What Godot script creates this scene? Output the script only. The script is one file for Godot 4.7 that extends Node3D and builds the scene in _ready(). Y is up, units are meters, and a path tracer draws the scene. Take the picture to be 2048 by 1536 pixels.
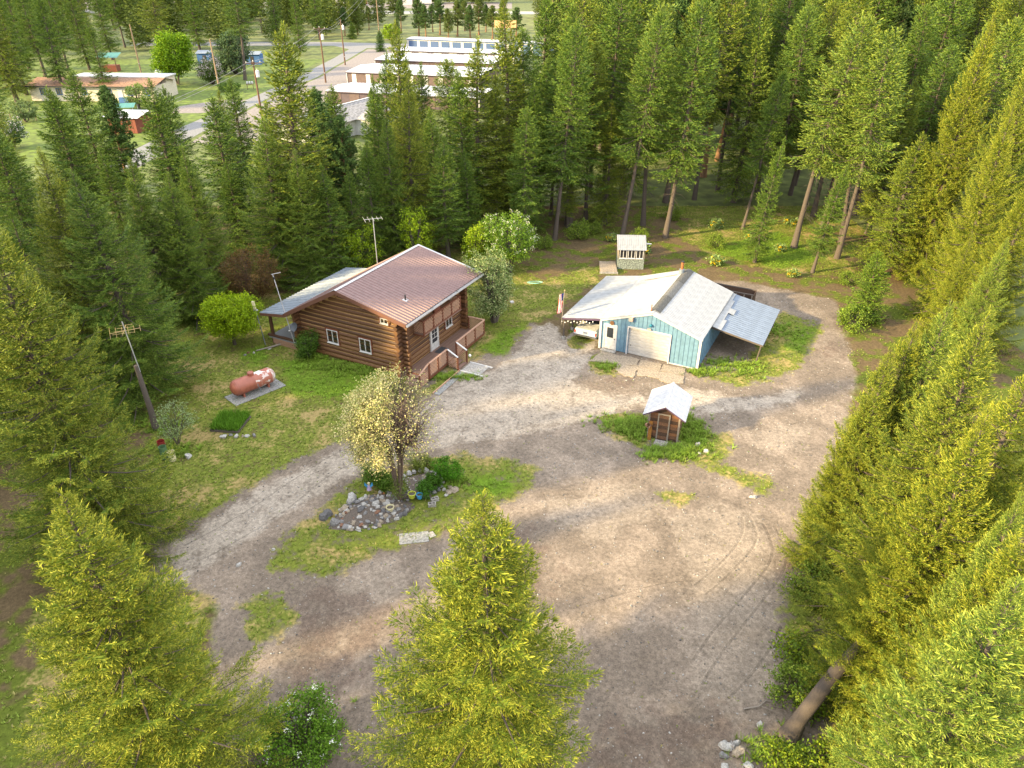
extends Node3D
# A clearing among firs with a log cabin, a blue garage and small sheds, seen from above; a storage yard and a mobile home lie behind.

var rng := RandomNumberGenerator.new()
var M := {}
var taken := {}
var tex := {}

# ---------------------------------------------------------------- mesh builder
class MB:
	var v := PackedVector3Array()
	var n := PackedVector3Array()
	var c := PackedColorArray()
	var col := Color(1, 1, 1)
	var flat := true
	func tri(a: Vector3, b: Vector3, d: Vector3) -> void:
		var m := (d - a).cross(b - a).normalized()
		v.append_array([a, b, d]); n.append_array([m, m, m]); c.append_array([col, col, col])
	func quad(a: Vector3, b: Vector3, d: Vector3, e: Vector3) -> void:
		tri(a, b, d); tri(a, d, e)
	# box given its centre, size and optional basis; edges chamfered by ch
	func box(at: Vector3, s: Vector3, ba := Basis.IDENTITY, ch := 0.0) -> void:
		var h := s * 0.5
		if ch <= 0.0:
			var p := []
			for i in 8:
				p.append(at + ba * Vector3(h.x if i & 1 else -h.x, h.y if i & 2 else -h.y, h.z if i & 4 else -h.z))
			for q in [[0, 2, 3, 1], [4, 5, 7, 6], [0, 1, 5, 4], [2, 6, 7, 3], [0, 4, 6, 2], [1, 3, 7, 5]]:
				fq(at, p[q[0]], p[q[1]], p[q[2]], p[q[3]])
			return
		var ax := [Vector3(1, 0, 0), Vector3(0, 1, 0), Vector3(0, 0, 1)]
		for a in 3:
			var b: int = (a + 1) % 3
			var d: int = (a + 2) % 3
			for sg in [-1.0, 1.0]:
				var pts := []
				for k in [[-1, -1], [1, -1], [1, 1], [-1, 1]]:
					pts.append(at + ba * (ax[a] * h[a] * sg + ax[b] * (h[b] - ch) * k[0] + ax[d] * (h[d] - ch) * k[1]))
				fq(at, pts[0], pts[1], pts[2], pts[3])
			for s1 in [-1.0, 1.0]:
				for s2 in [-1.0, 1.0]:
					var e := []
					for k in [-1.0, 1.0]:
						e.append(at + ba * (ax[b] * h[b] * s1 + ax[d] * (h[d] - ch) * s2 + ax[a] * (h[a] - ch) * k))
						e.append(at + ba * (ax[b] * (h[b] - ch) * s1 + ax[d] * h[d] * s2 + ax[a] * (h[a] - ch) * k))
					fq(at, e[0], e[1], e[3], e[2])
	# quad turned to face away from a centre
	func fq(ce: Vector3, a: Vector3, b: Vector3, d: Vector3, e: Vector3) -> void:
		if (d - a).cross(b - a).dot((a + b + d + e) * 0.25 - ce) < 0.0:
			quad(a, e, d, b)
		else:
			quad(a, b, d, e)
	# smooth tube along points with radii
	func tube(pts: Array, r: Array, sides := 8, caps := true) -> void:
		var rings := []
		var nn := []
		for i in pts.size():
			var t: Vector3 = (pts[mini(i + 1, pts.size() - 1)] - pts[maxi(i - 1, 0)]).normalized()
			var s := t.cross(Vector3.UP if absf(t.y) < 0.9 else Vector3.RIGHT).normalized()
			var w := s.cross(t)
			var ring := []
			var rn := []
			for k in sides:
				var a := TAU * k / sides
				var q := s * cos(a) + w * sin(a)
				ring.append(pts[i] + q * r[i]); rn.append(q)
			rings.append(ring); nn.append(rn)
		for i in pts.size() - 1:
			for k in sides:
				var l: int = (k + 1) % sides
				sq(rings[i][k], rings[i][l], rings[i + 1][l], rings[i + 1][k], nn[i][k], nn[i][l], nn[i + 1][l], nn[i + 1][k])
		if caps:
			for e in [0, pts.size() - 1]:
				if r[e] > 0.004:
					for k in range(1, sides - 1):
						if e == 0: tri(rings[e][0], rings[e][k], rings[e][k + 1])
						else: tri(rings[e][0], rings[e][k + 1], rings[e][k])
	func sq(a: Vector3, b: Vector3, d: Vector3, e: Vector3, na: Vector3, nb: Vector3, nd: Vector3, ne: Vector3) -> void:
		v.append_array([a, b, d, a, d, e]); n.append_array([na, nb, nd, na, nd, ne]); c.append_array([col, col, col, col, col, col])
	# surface of revolution about y; prof = [radius, height]
	func lathe(prof: Array, sides := 16, at := Vector3.ZERO, ba := Basis.IDENTITY) -> void:
		for i in prof.size() - 1:
			var r0: float = prof[i][0]
			var y0: float = prof[i][1]
			var r1: float = prof[i + 1][0]
			var y1: float = prof[i + 1][1]
			var sl := Vector2(y1 - y0, r0 - r1).normalized()
			for k in sides:
				var a := TAU * k / sides
				var b := TAU * (k + 1) / sides
				var u := Vector3(cos(a), 0, sin(a))
				var w := Vector3(cos(b), 0, sin(b))
				var nu := ba * (u * sl.x + Vector3(0, sl.y, 0))
				var nw := ba * (w * sl.x + Vector3(0, sl.y, 0))
				sq(at + ba * (u * r0 + Vector3(0, y0, 0)), at + ba * (w * r0 + Vector3(0, y0, 0)), at + ba * (w * r1 + Vector3(0, y1, 0)), at + ba * (u * r1 + Vector3(0, y1, 0)), nu, nw, nw, nu)
	# polygon (x, y) pushed out along z by depth, in a basis
	func prism(poly: PackedVector2Array, depth: float, at := Vector3.ZERO, ba := Basis.IDENTITY) -> void:
		var ix := Geometry2D.triangulate_polygon(poly)
		var ce := Vector2.ZERO
		for q in poly: ce += q
		ce /= poly.size()
		var mid := at + ba * Vector3(ce.x, ce.y, depth * 0.5)
		for i in range(0, ix.size(), 3):
			var t := []
			for k in 3: t.append(poly[ix[i + k]])
			for z in [0.0, depth]:
				var a: Vector3 = at + ba * Vector3(t[0].x, t[0].y, z)
				var b: Vector3 = at + ba * Vector3(t[1].x, t[1].y, z)
				var d: Vector3 = at + ba * Vector3(t[2].x, t[2].y, z)
				var want: Vector3 = ba * Vector3(0, 0, 1 if z > 0.0 else -1)
				if (d - a).cross(b - a).dot(want) * (1.0 if depth > 0 else -1.0) < 0: tri(a, d, b)
				else: tri(a, b, d)
		var cw := Geometry2D.is_polygon_clockwise(poly)
		for i in poly.size():
			var a := poly[i]
			var b := poly[(i + 1) % poly.size()]
			var p := [at + ba * Vector3(a.x, a.y, 0), at + ba * Vector3(b.x, b.y, 0), at + ba * Vector3(b.x, b.y, depth), at + ba * Vector3(a.x, a.y, depth)]
			var o := Vector2(b.y - a.y, a.x - b.x) * (-1.0 if cw else 1.0)
			if (p[2] - p[0]).cross(p[1] - p[0]).dot(ba * Vector3(o.x, o.y, 0)) < 0: quad(p[0], p[3], p[2], p[1])
			else: quad(p[0], p[1], p[2], p[3])
	# an uneven stone
	func stone(at: Vector3, s: Vector3, rg: RandomNumberGenerator, rows := 4, sides := 7) -> void:
		var g := []
		var sd := rg.randf() * 10.0
		for i in rows + 1:
			var ph := PI * i / rows
			var ring := []
			for k in sides:
				var th := TAU * k / sides
				var q := Vector3(sin(ph) * cos(th), cos(ph), sin(ph) * sin(th))
				var w := 1.0 + 0.22 * sin(q.x * 3.1 + sd) + 0.2 * sin(q.z * 4.3 + sd * 2.0) + 0.12 * sin(q.y * 5.0 + sd)
				if i == 0 or i == rows: w = 0.85
				ring.append(at + q * s * w)
			g.append(ring)
		for i in rows:
			for k in sides:
				var l: int = (k + 1) % sides
				if i > 0: fq3(at, g[i][k], g[i][l], g[i + 1][l])
				if i < rows - 1: fq3(at, g[i][k], g[i + 1][l], g[i + 1][k])
				elif i == rows - 1 and i == 0: pass
	func fq3(ce: Vector3, a: Vector3, b: Vector3, d: Vector3) -> void:
		if (d - a).cross(b - a).dot((a + b + d) / 3.0 - ce) < 0.0: tri(a, d, b)
		else: tri(a, b, d)
	func mesh(normals := true) -> ArrayMesh:
		var a := []
		a.resize(Mesh.ARRAY_MAX)
		a[Mesh.ARRAY_VERTEX] = v
		if normals: a[Mesh.ARRAY_NORMAL] = n
		if c.size() == v.size(): a[Mesh.ARRAY_COLOR] = c
		var m := ArrayMesh.new()
		m.add_surface_from_arrays(Mesh.PRIMITIVE_TRIANGLES, a)
		return m

# ---------------------------------------------------------------- scene helpers
func numbered(called: String) -> String:
	var k: int = taken.get(called, 0)
	taken[called] = k + 1
	return called if k == 0 else "%s_%03d" % [called, k]

func tag(o: Node3D, label: String, category: String, group := "") -> Node3D:
	o.set_meta("label", label)
	o.set_meta("category", category)
	if group: o.set_meta("group", group)
	return o

func thing(called: String, label: String, category: String, at := Vector3.ZERO, turn := 0.0, group := "") -> Node3D:
	var o := Node3D.new()
	o.name = numbered(called)
	add_child(o)
	o.position = at
	o.rotation.y = turn
	return tag(o, label, category, group)

func obj(called: String, m: Mesh, mt: Material, parent: Node3D = null, at := Vector3.ZERO, ba := Basis.IDENTITY) -> MeshInstance3D:
	var o := MeshInstance3D.new()
	o.name = called if parent else numbered(called)
	o.mesh = m
	o.material_override = mt
	o.transform = Transform3D(ba, at)
	if parent: parent.add_child(o, true)
	else: add_child(o)
	return o

func struct(called: String, m: Mesh, mt: Material) -> MeshInstance3D:
	var o := obj(called, m, mt)
	o.set_meta("kind", "structure")
	return o

func part(called: String, b: MB, mt: Material, parent: Node3D, normals := true) -> MeshInstance3D:
	return obj(called, b.mesh(normals), mt, parent)

func bx(called: String, mt: Material, parent: Node3D, at: Vector3, s: Vector3, ba := Basis.IDENTITY, ch := 0.0) -> MeshInstance3D:
	var b := MB.new()
	b.box(Vector3.ZERO, s, Basis.IDENTITY, ch)
	return obj(called, b.mesh(), mt, parent, at, ba)

func rnd(a: float, b: float) -> float:
	return rng.randf_range(a, b)

func yaw(a: float) -> Basis:
	return Basis(Vector3.UP, a)

# ---------------------------------------------------------------- materials
func lin(r: float, g: float, b: float) -> Color:
	return Color(r, g, b).linear_to_srgb()

func noise_tex(called: String, freq: float, lo: float, hi: float, octaves := 4, size := 256, kind := FastNoiseLite.TYPE_SIMPLEX_SMOOTH) -> NoiseTexture2D:
	var f := FastNoiseLite.new()
	f.noise_type = kind
	f.seed = called.hash() % 1000
	f.frequency = freq
	f.fractal_octaves = octaves
	var t := NoiseTexture2D.new()
	t.width = size; t.height = size
	t.seamless = true
	t.noise = f
	var g := Gradient.new()
	g.set_color(0, Color(lo, lo, lo)); g.set_color(1, Color(hi, hi, hi))
	t.color_ramp = g
	tex[called] = t
	return t

func mat(called: String, col: Color, rough := 0.8, t := "", sc := Vector3.ONE, metal := 0.0, bump := 0.0, vcol := false) -> StandardMaterial3D:
	var m := StandardMaterial3D.new()
	m.resource_name = called
	m.albedo_color = col
	m.roughness = rough
	m.metallic = metal
	if t:
		m.albedo_texture = tex[t]
		m.uv1_triplanar = true
		m.uv1_scale = sc
		if bump > 0.0:
			m.heightmap_enabled = true
			m.heightmap_texture = tex[t]
			m.heightmap_scale = bump
	m.vertex_color_use_as_albedo = vcol
	m.cull_mode = BaseMaterial3D.CULL_DISABLED
	M[called] = m
	return m

# ---------------------------------------------------------------- conifers
# A bough is made once along +x (length 1 m units as given) and laid round the trunk many times.
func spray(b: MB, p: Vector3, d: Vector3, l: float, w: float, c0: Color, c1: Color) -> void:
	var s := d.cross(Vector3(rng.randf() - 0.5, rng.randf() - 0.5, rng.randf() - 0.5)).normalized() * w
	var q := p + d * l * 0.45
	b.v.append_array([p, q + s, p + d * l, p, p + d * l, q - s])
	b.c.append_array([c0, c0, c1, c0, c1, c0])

func make_bough(L: float, ds: float, dt: float, tw: float, tl: float, k: Dictionary) -> MB:
	var b := MB.new()
	var sag: float = k.get("sag", 0.12)
	var lift: float = k.get("lift", 0.16)
	var wide: float = k.get("wide", 0.42)
	var hang: float = k.get("hang", 0.25)
	var x: float = L * k.get("bare", 0.14)
	var old: Color = k.old
	var fresh: Color = k.fresh
	var side := 1.0
	while x < L:
		var t := x / L
		var p := Vector3(x, (-sag * sin(t * 2.6) + lift * t * t) * L, 0.06 * L * sin(t * 5.0 + L * 9.0))
		var ax := Vector3(1, -sag * 2.6 * cos(t * 2.6) + 2.0 * lift * t, 0).normalized()
		var ls := (L * wide * pow(1.0 - t, 0.75) + tl) * rnd(0.65, 1.2)
		var an := lerpf(1.05, 0.55, t) + rnd(-0.15, 0.15)
		var d := (ax * cos(an) + Vector3(0, 0, side) * sin(an) + Vector3(0, rnd(-0.28, 0.12), 0)).normalized()
		var y := 0.0
		while y < ls:
			var s := y / ls
			var q := p + d * y + Vector3(0, -hang * s * s * ls, 0)
			var e := (d + Vector3(0, -2.0 * hang * s, 0)).normalized()
			var la := e.cross(Vector3.UP).normalized()
			var sh := rnd(0.8, 1.2)
			var tipc := fresh * rnd(0.75, 1.2)
			for m in [-1.0, 1.0]:
				var td: Vector3 = (e * 0.75 + la * m * rnd(0.45, 0.8) + Vector3(0, rnd(-0.45, 0.5), 0)).normalized()
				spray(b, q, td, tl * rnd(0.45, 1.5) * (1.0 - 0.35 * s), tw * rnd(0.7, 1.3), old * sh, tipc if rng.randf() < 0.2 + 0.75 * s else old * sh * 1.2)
			y += dt * rnd(0.75, 1.25)
		spray(b, p + d * ls + Vector3(0, -hang * ls, 0), (d + Vector3(0, 0.15, 0)).normalized(), tl * 1.3, tw, old, fresh)
		side = -side
		x += ds * 0.5 * rnd(0.7, 1.3)
	for i in 4:
		spray(b, Vector3(L * 0.97, (-sag * sin(2.5) + lift * 0.94) * L, 0), Vector3(1, rnd(0.0, 0.6), rnd(-0.5, 0.5)).normalized(), tl * 1.5, tw, old, fresh)
	b.v = Transform3D(Basis.IDENTITY, Vector3(0, 0, -0.06 * L * sin(L * 9.0))) * b.v
	return b

func boughs(k: Dictionary) -> Array:
	var out := []
	for L in k.lengths:
		for i in 2:
			out.append(make_bough(L, k.ds, k.dt, k.tw, k.tl, k))
	return out

# height, radius, where the crown begins (share of the height), spacing of whorls; returns [trunk mesh, crown mesh]
func conifer(h: float, R: float, low: float, step: float, bs: Array, k: Dictionary) -> Array:
	var cv := PackedVector3Array()
	var cc := PackedColorArray()
	var bark := MB.new()
	var r0: float = k.get("girth", h * 0.013 + 0.04)
	var pts := []
	var rs := []
	var bend := Vector3(rnd(-1, 1), 0, rnd(-1, 1)) * h * 0.008
	for i in 9:
		var t := i / 8.0
		pts.append(Vector3(0, h * t * 0.985, 0) + bend * sin(t * PI) * 2.0)
		rs.append(r0 * pow(1.0 - t, 0.85) + 0.008 + (0.35 * r0 if i == 0 else 0.0))
	bark.tube(pts, rs, 8)
	var y := h * low
	var a := rnd(0, TAU)
	var ch := h * (1.0 - low)
	var gap: float = k.get("gap", 0.0)
	while y < h * 0.985:
		var t := (h - y) / ch
		var prof: float = pow(t, k.get("shape", 0.7)) * (1.0 if t < 0.86 else lerpf(1.0, k.get("skirt", 0.8), (t - 0.86) / 0.14))
		var n: int = 3 + (1 if rng.randf() < 0.6 else 0) + (1 if t > 0.25 else 0)
		if k.has("whorl"): n += 2
		var face := a
		for i in n:
			if rng.randf() < gap: continue
			var an := face + TAU * i / n + rnd(-0.4, 0.4)
			var len := maxf(0.22, R * prof * (rnd(0.75, 1.15) if rng.randf() < 0.8 else rnd(0.4, 0.7)) * (1.0 + 0.14 * sin(an * 2.0 + y)))
			var best := 0
			for j in range(0, bs.size(), 2):
				if absf(bs[j][1] - len) < absf(bs[best][1] - len): best = j
			var src: Array = bs[best + (rng.randi() & 1)]
			var s: float = len / src[1]
			var pitch := lerpf(1.05, k.get("droop", -0.25), pow(t, 0.55)) + rnd(-0.13, 0.13)
			var up := Vector3(0, y + rnd(-0.5, 0.5) * step, 0) + bend * sin(y / h * PI) * 2.0
			var tr := Transform3D(Basis(Vector3.UP, an) * Basis(Vector3(0, 0, 1), pitch) * Basis(Vector3(1, 0, 0), rnd(-0.35, 0.35)).scaled(Vector3(s, s, s * (1 if rng.randf() < 0.5 else -1))), up)
			cv.append_array(tr * (src[0].v as PackedVector3Array))
			cc.append_array(src[0].c)
			var dir := (Basis(Vector3.UP, an) * Basis(Vector3(0, 0, 1), pitch)) * Vector3(1, 0, 0)
			var br := 0.008 + 0.011 * len
			bark.tube([up, up + dir * len * 0.5 - Vector3(0, 0.04 * len, 0), up + dir * len * 0.85], [br, br * 0.7, br * 0.25], 4, false)
		a += 2.4
		y += step * lerpf(0.55, 1.15, t) * rnd(0.8, 1.25)
	# leader
	var tip := MB.new()
	for i in 24:
		spray(tip, Vector3(0, h * 0.955 + i * h * 0.0022, 0), Vector3(rnd(-0.7, 0.7), 1, rnd(-0.7, 0.7)).normalized(), k.tl * 1.3, k.tw, k.old, k.fresh)
	for i in 5:
		var d5 := Vector3(rnd(-0.45, 0.45), 1, rnd(-0.45, 0.45)).normalized()
		for j in 10: spray(tip, Vector3(0, h * 0.94, 0) + d5 * h * 0.0055 * j, (d5 + Vector3(rnd(-0.7, 0.7), rnd(-0.3, 0.6), rnd(-0.7, 0.7))).normalized(), k.tl * 0.8, k.tw, k.old, k.fresh)
	cv.append_array(tip.v); cc.append_array(tip.c)
	# dead stubs on the bare stem
	var d: int = k.get("dead", 0)
	for i in d:
		var yy := h * low * rnd(0.35, 1.1)
		var an := rnd(0, TAU)
		var dl := rnd(0.4, 1.5)
		var dir := Vector3(cos(an), rnd(-0.6, 0.0), sin(an))
		bark.tube([Vector3(0, yy, 0), Vector3(0, yy, 0) + dir * dl * 0.6, Vector3(0, yy, 0) + dir * dl - Vector3(0, 0.25 * dl, 0)], [0.02, 0.014, 0.005], 3, false)
	var arr := []
	arr.resize(Mesh.ARRAY_MAX)
	arr[Mesh.ARRAY_VERTEX] = cv
	arr[Mesh.ARRAY_COLOR] = cc
	var am := ArrayMesh.new()
	am.add_surface_from_arrays(Mesh.PRIMITIVE_TRIANGLES, arr)
	return [bark.mesh(), am, cv.size() / 3]

# ---------------------------------------------------------------- forest
func foliage_mat(called: String, tint: Color, through := Color(0.34, 0.36, 0.16)) -> StandardMaterial3D:
	var m := StandardMaterial3D.new()
	m.resource_name = called
	m.albedo_color = tint
	m.vertex_color_use_as_albedo = true
	m.roughness = 0.6
	m.metallic_specular = 0.25
	m.backlight_enabled = true
	m.backlight = through
	m.cull_mode = BaseMaterial3D.CULL_DISABLED
	M[called] = m
	return m

func make_pine_bough(L: float, k: Dictionary) -> MB:
	var b := MB.new()
	for i in int(5 + L * 3.0):
		var t := rnd(0.3, 1.0)
		var side := rnd(-1, 1)
		var p := Vector3(L * t, L * (0.14 * t * t) + rnd(-0.1, 0.12) * L, side * L * 0.4 * (1.15 - t))
		for j in int(k.burst):
			var d := Vector3(rnd(-0.6, 1), rnd(-0.5, 1), rnd(-1, 1)).normalized()
			var sh := rnd(0.75, 1.25)
			spray(b, p, d, k.tl * rnd(0.7, 1.15), k.tw, k.old * sh, k.fresh * sh)
	return b

var protos := []

func with_len(raw: Array, k: Dictionary) -> Array:
	var bs := []
	for i in raw.size(): bs.append([raw[i], k.lengths[i / 2]])
	return bs

func build_protos() -> void:
	var old := Color(0.085, 0.13, 0.02)
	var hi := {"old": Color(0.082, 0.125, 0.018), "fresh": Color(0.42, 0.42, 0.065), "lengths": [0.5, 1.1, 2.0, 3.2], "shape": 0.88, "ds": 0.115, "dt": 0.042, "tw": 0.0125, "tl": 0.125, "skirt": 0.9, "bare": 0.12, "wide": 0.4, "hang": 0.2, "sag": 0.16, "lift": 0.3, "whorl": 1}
	var bh := with_len(boughs(hi), hi)
	var near := []
	for i in 4:
		hi.shape = [0.88, 0.8, 0.95, 0.84, 0.9, 0.76][i]
		hi.gap = [0.0, 0.1, 0.05, 0.12, 0.0, 0.08][i]
		hi.dead = 10
		near.append([14.0, 3.3, conifer(14.0, 3.3, [0.05, 0.07, 0.05, 0.1, 0.06, 0.08][i], [0.29, 0.33, 0.31, 0.34][i], bh, hi)])
	var mid := {"old": old, "fresh": Color(0.3, 0.32, 0.04), "lengths": [0.6, 1.3, 2.2, 3.0], "ds": 0.21, "dt": 0.12, "tw": 0.03, "tl": 0.2, "droop": -0.32, "dead": 12, "gap": 0.06, "bare": 0.16, "whorl": 1}
	var bm := with_len(boughs(mid), mid)
	var firs := []
	for i in 6:
		mid.shape = rnd(0.6, 0.85)
		firs.append([16.0, 2.7, conifer(16.0, 2.7, [0.1, 0.2, 0.15, 0.3, 0.12, 0.24][i], 0.38, bm, mid)])
	var tallk := {"old": old, "fresh": Color(0.3, 0.315, 0.045), "lengths": [0.6, 1.3, 2.2, 3.0], "ds": 0.23, "dt": 0.13, "tw": 0.034, "tl": 0.22, "droop": -0.42, "dead": 42, "gap": 0.16, "bare": 0.22, "shape": 0.5, "skirt": 0.7, "hang": 0.35, "girth": 0.21, "whorl": 1}
	var bt := with_len(boughs(tallk), tallk)
	var tall := []
	for i in 6:
		tall.append([20.0, 2.6, conifer(20.0, 2.6, [0.32, 0.4, 0.46, 0.38, 0.5, 0.35][i], 0.42, bt, tallk)])
	var pk := {"old": Color(0.085, 0.13, 0.035), "fresh": Color(0.17, 0.22, 0.06), "lengths": [0.6, 1.2, 2.0], "tw": 0.03, "tl": 0.26, "burst": 22, "droop": 0.1, "shape": 0.42, "skirt": 0.6, "gap": 0.15, "dead": 14}
	var rawp := []
	for L in pk.lengths:
		for i in 2: rawp.append(make_pine_bough(L, pk))
	var bp := with_len(rawp, pk)
	var pines := []
	for i in 3:
		pines.append([13.0, 2.4, conifer(13.0, 2.4, [0.3, 0.22, 0.36][i], 0.27, bp, pk)])
	var yk := {"old": Color(0.07, 0.13, 0.018), "fresh": Color(0.22, 0.28, 0.04), "lengths": [0.4, 0.9, 1.5], "ds": 0.13, "dt": 0.08, "tw": 0.022, "tl": 0.13, "skirt": 1.0, "bare": 0.06}
	var by := with_len(boughs(yk), yk)
	var young := []
	for i in 2: young.append([5.0, 1.35, conifer(5.0, 1.35, 0.03, 0.17, by, yk)])
	protos = [near, firs, tall, pines, young]
	var tot := 0
	for set_ in protos:
		for q in set_: tot += int(q[2][2])
	print("crown triangles ", tot)
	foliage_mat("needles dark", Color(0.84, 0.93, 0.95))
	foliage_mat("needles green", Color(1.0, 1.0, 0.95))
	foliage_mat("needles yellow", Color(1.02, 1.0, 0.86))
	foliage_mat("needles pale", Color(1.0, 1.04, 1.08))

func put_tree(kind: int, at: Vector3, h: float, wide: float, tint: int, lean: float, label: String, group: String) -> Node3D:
	var names := ["spruce_tree", "fir_tree", "tall_fir_tree", "pine_tree", "young_fir_tree"]
	var set_: Array = protos[kind]
	var q: Array = set_[rng.randi() % set_.size()]
	var o := thing(names[kind], label, "tree", at, 0.0, group)
	var s: float = h / q[0]
	var w := lerpf(s, 1.0, 0.35) * wide
	o.transform.basis = Basis(Vector3(0, 0, 1), -lean + rnd(-0.02, 0.02)) * Basis(Vector3(1, 0, 0), rnd(-0.02, 0.02)) * Basis(Vector3.UP, rnd(0, TAU)) * Basis.from_scale(Vector3(w, s, w))
	obj("trunk", q[2][0], M["pine bark"] if kind == 3 else M["bark"], o)
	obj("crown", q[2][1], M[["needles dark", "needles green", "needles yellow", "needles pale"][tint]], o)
	return o

func build_forest() -> void:
	build_protos()
	for t in TREES:
		put_tree(t[0], Vector3(t[1], 0, t[2]), t[3], t[4], t[5], t[6], t[7], t[8])

# ---------------------------------------------------------------- ground
const YX := -36.0
const YZ := -80.0
const YS := 72.0
const YN := 2048
var grass_map: PackedByteArray
var lush_map: PackedByteArray
var bare_map: PackedByteArray
var n_edge: PackedByteArray

func zone_mask(called: String, soft: int) -> PackedByteArray:
	var n := 512
	var im := Image.create(n, n, false, Image.FORMAT_L8)
	for flat in ZONES[called]:
		var poly := PackedVector2Array()
		var lo := Vector2(1e9, 1e9)
		var hi := Vector2(-1e9, -1e9)
		for i in range(0, flat.size(), 2):
			var q := Vector2((flat[i] - YX) / YS * n, (flat[i + 1] - YZ) / YS * n)
			poly.append(q)
			lo = lo.min(q); hi = hi.max(q)
		for y in range(maxi(0, int(lo.y)), mini(n, int(hi.y) + 1)):
			for x in range(maxi(0, int(lo.x)), mini(n, int(hi.x) + 1)):
				if Geometry2D.is_point_in_polygon(Vector2(x + 0.5, y + 0.5), poly):
					im.set_pixel(x, y, Color.WHITE)
	im.resize(soft, soft, Image.INTERPOLATE_LANCZOS)
	im.resize(YN, YN, Image.INTERPOLATE_CUBIC)
	return im.get_data()

func noise_bytes(freq: float, oct: int, sd: int) -> PackedByteArray:
	var f := FastNoiseLite.new()
	f.noise_type = FastNoiseLite.TYPE_SIMPLEX_SMOOTH
	f.seed = sd
	f.frequency = freq * YS / YN
	f.fractal_octaves = oct
	return f.get_image(YN, YN, false, false, true).get_data()

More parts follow.
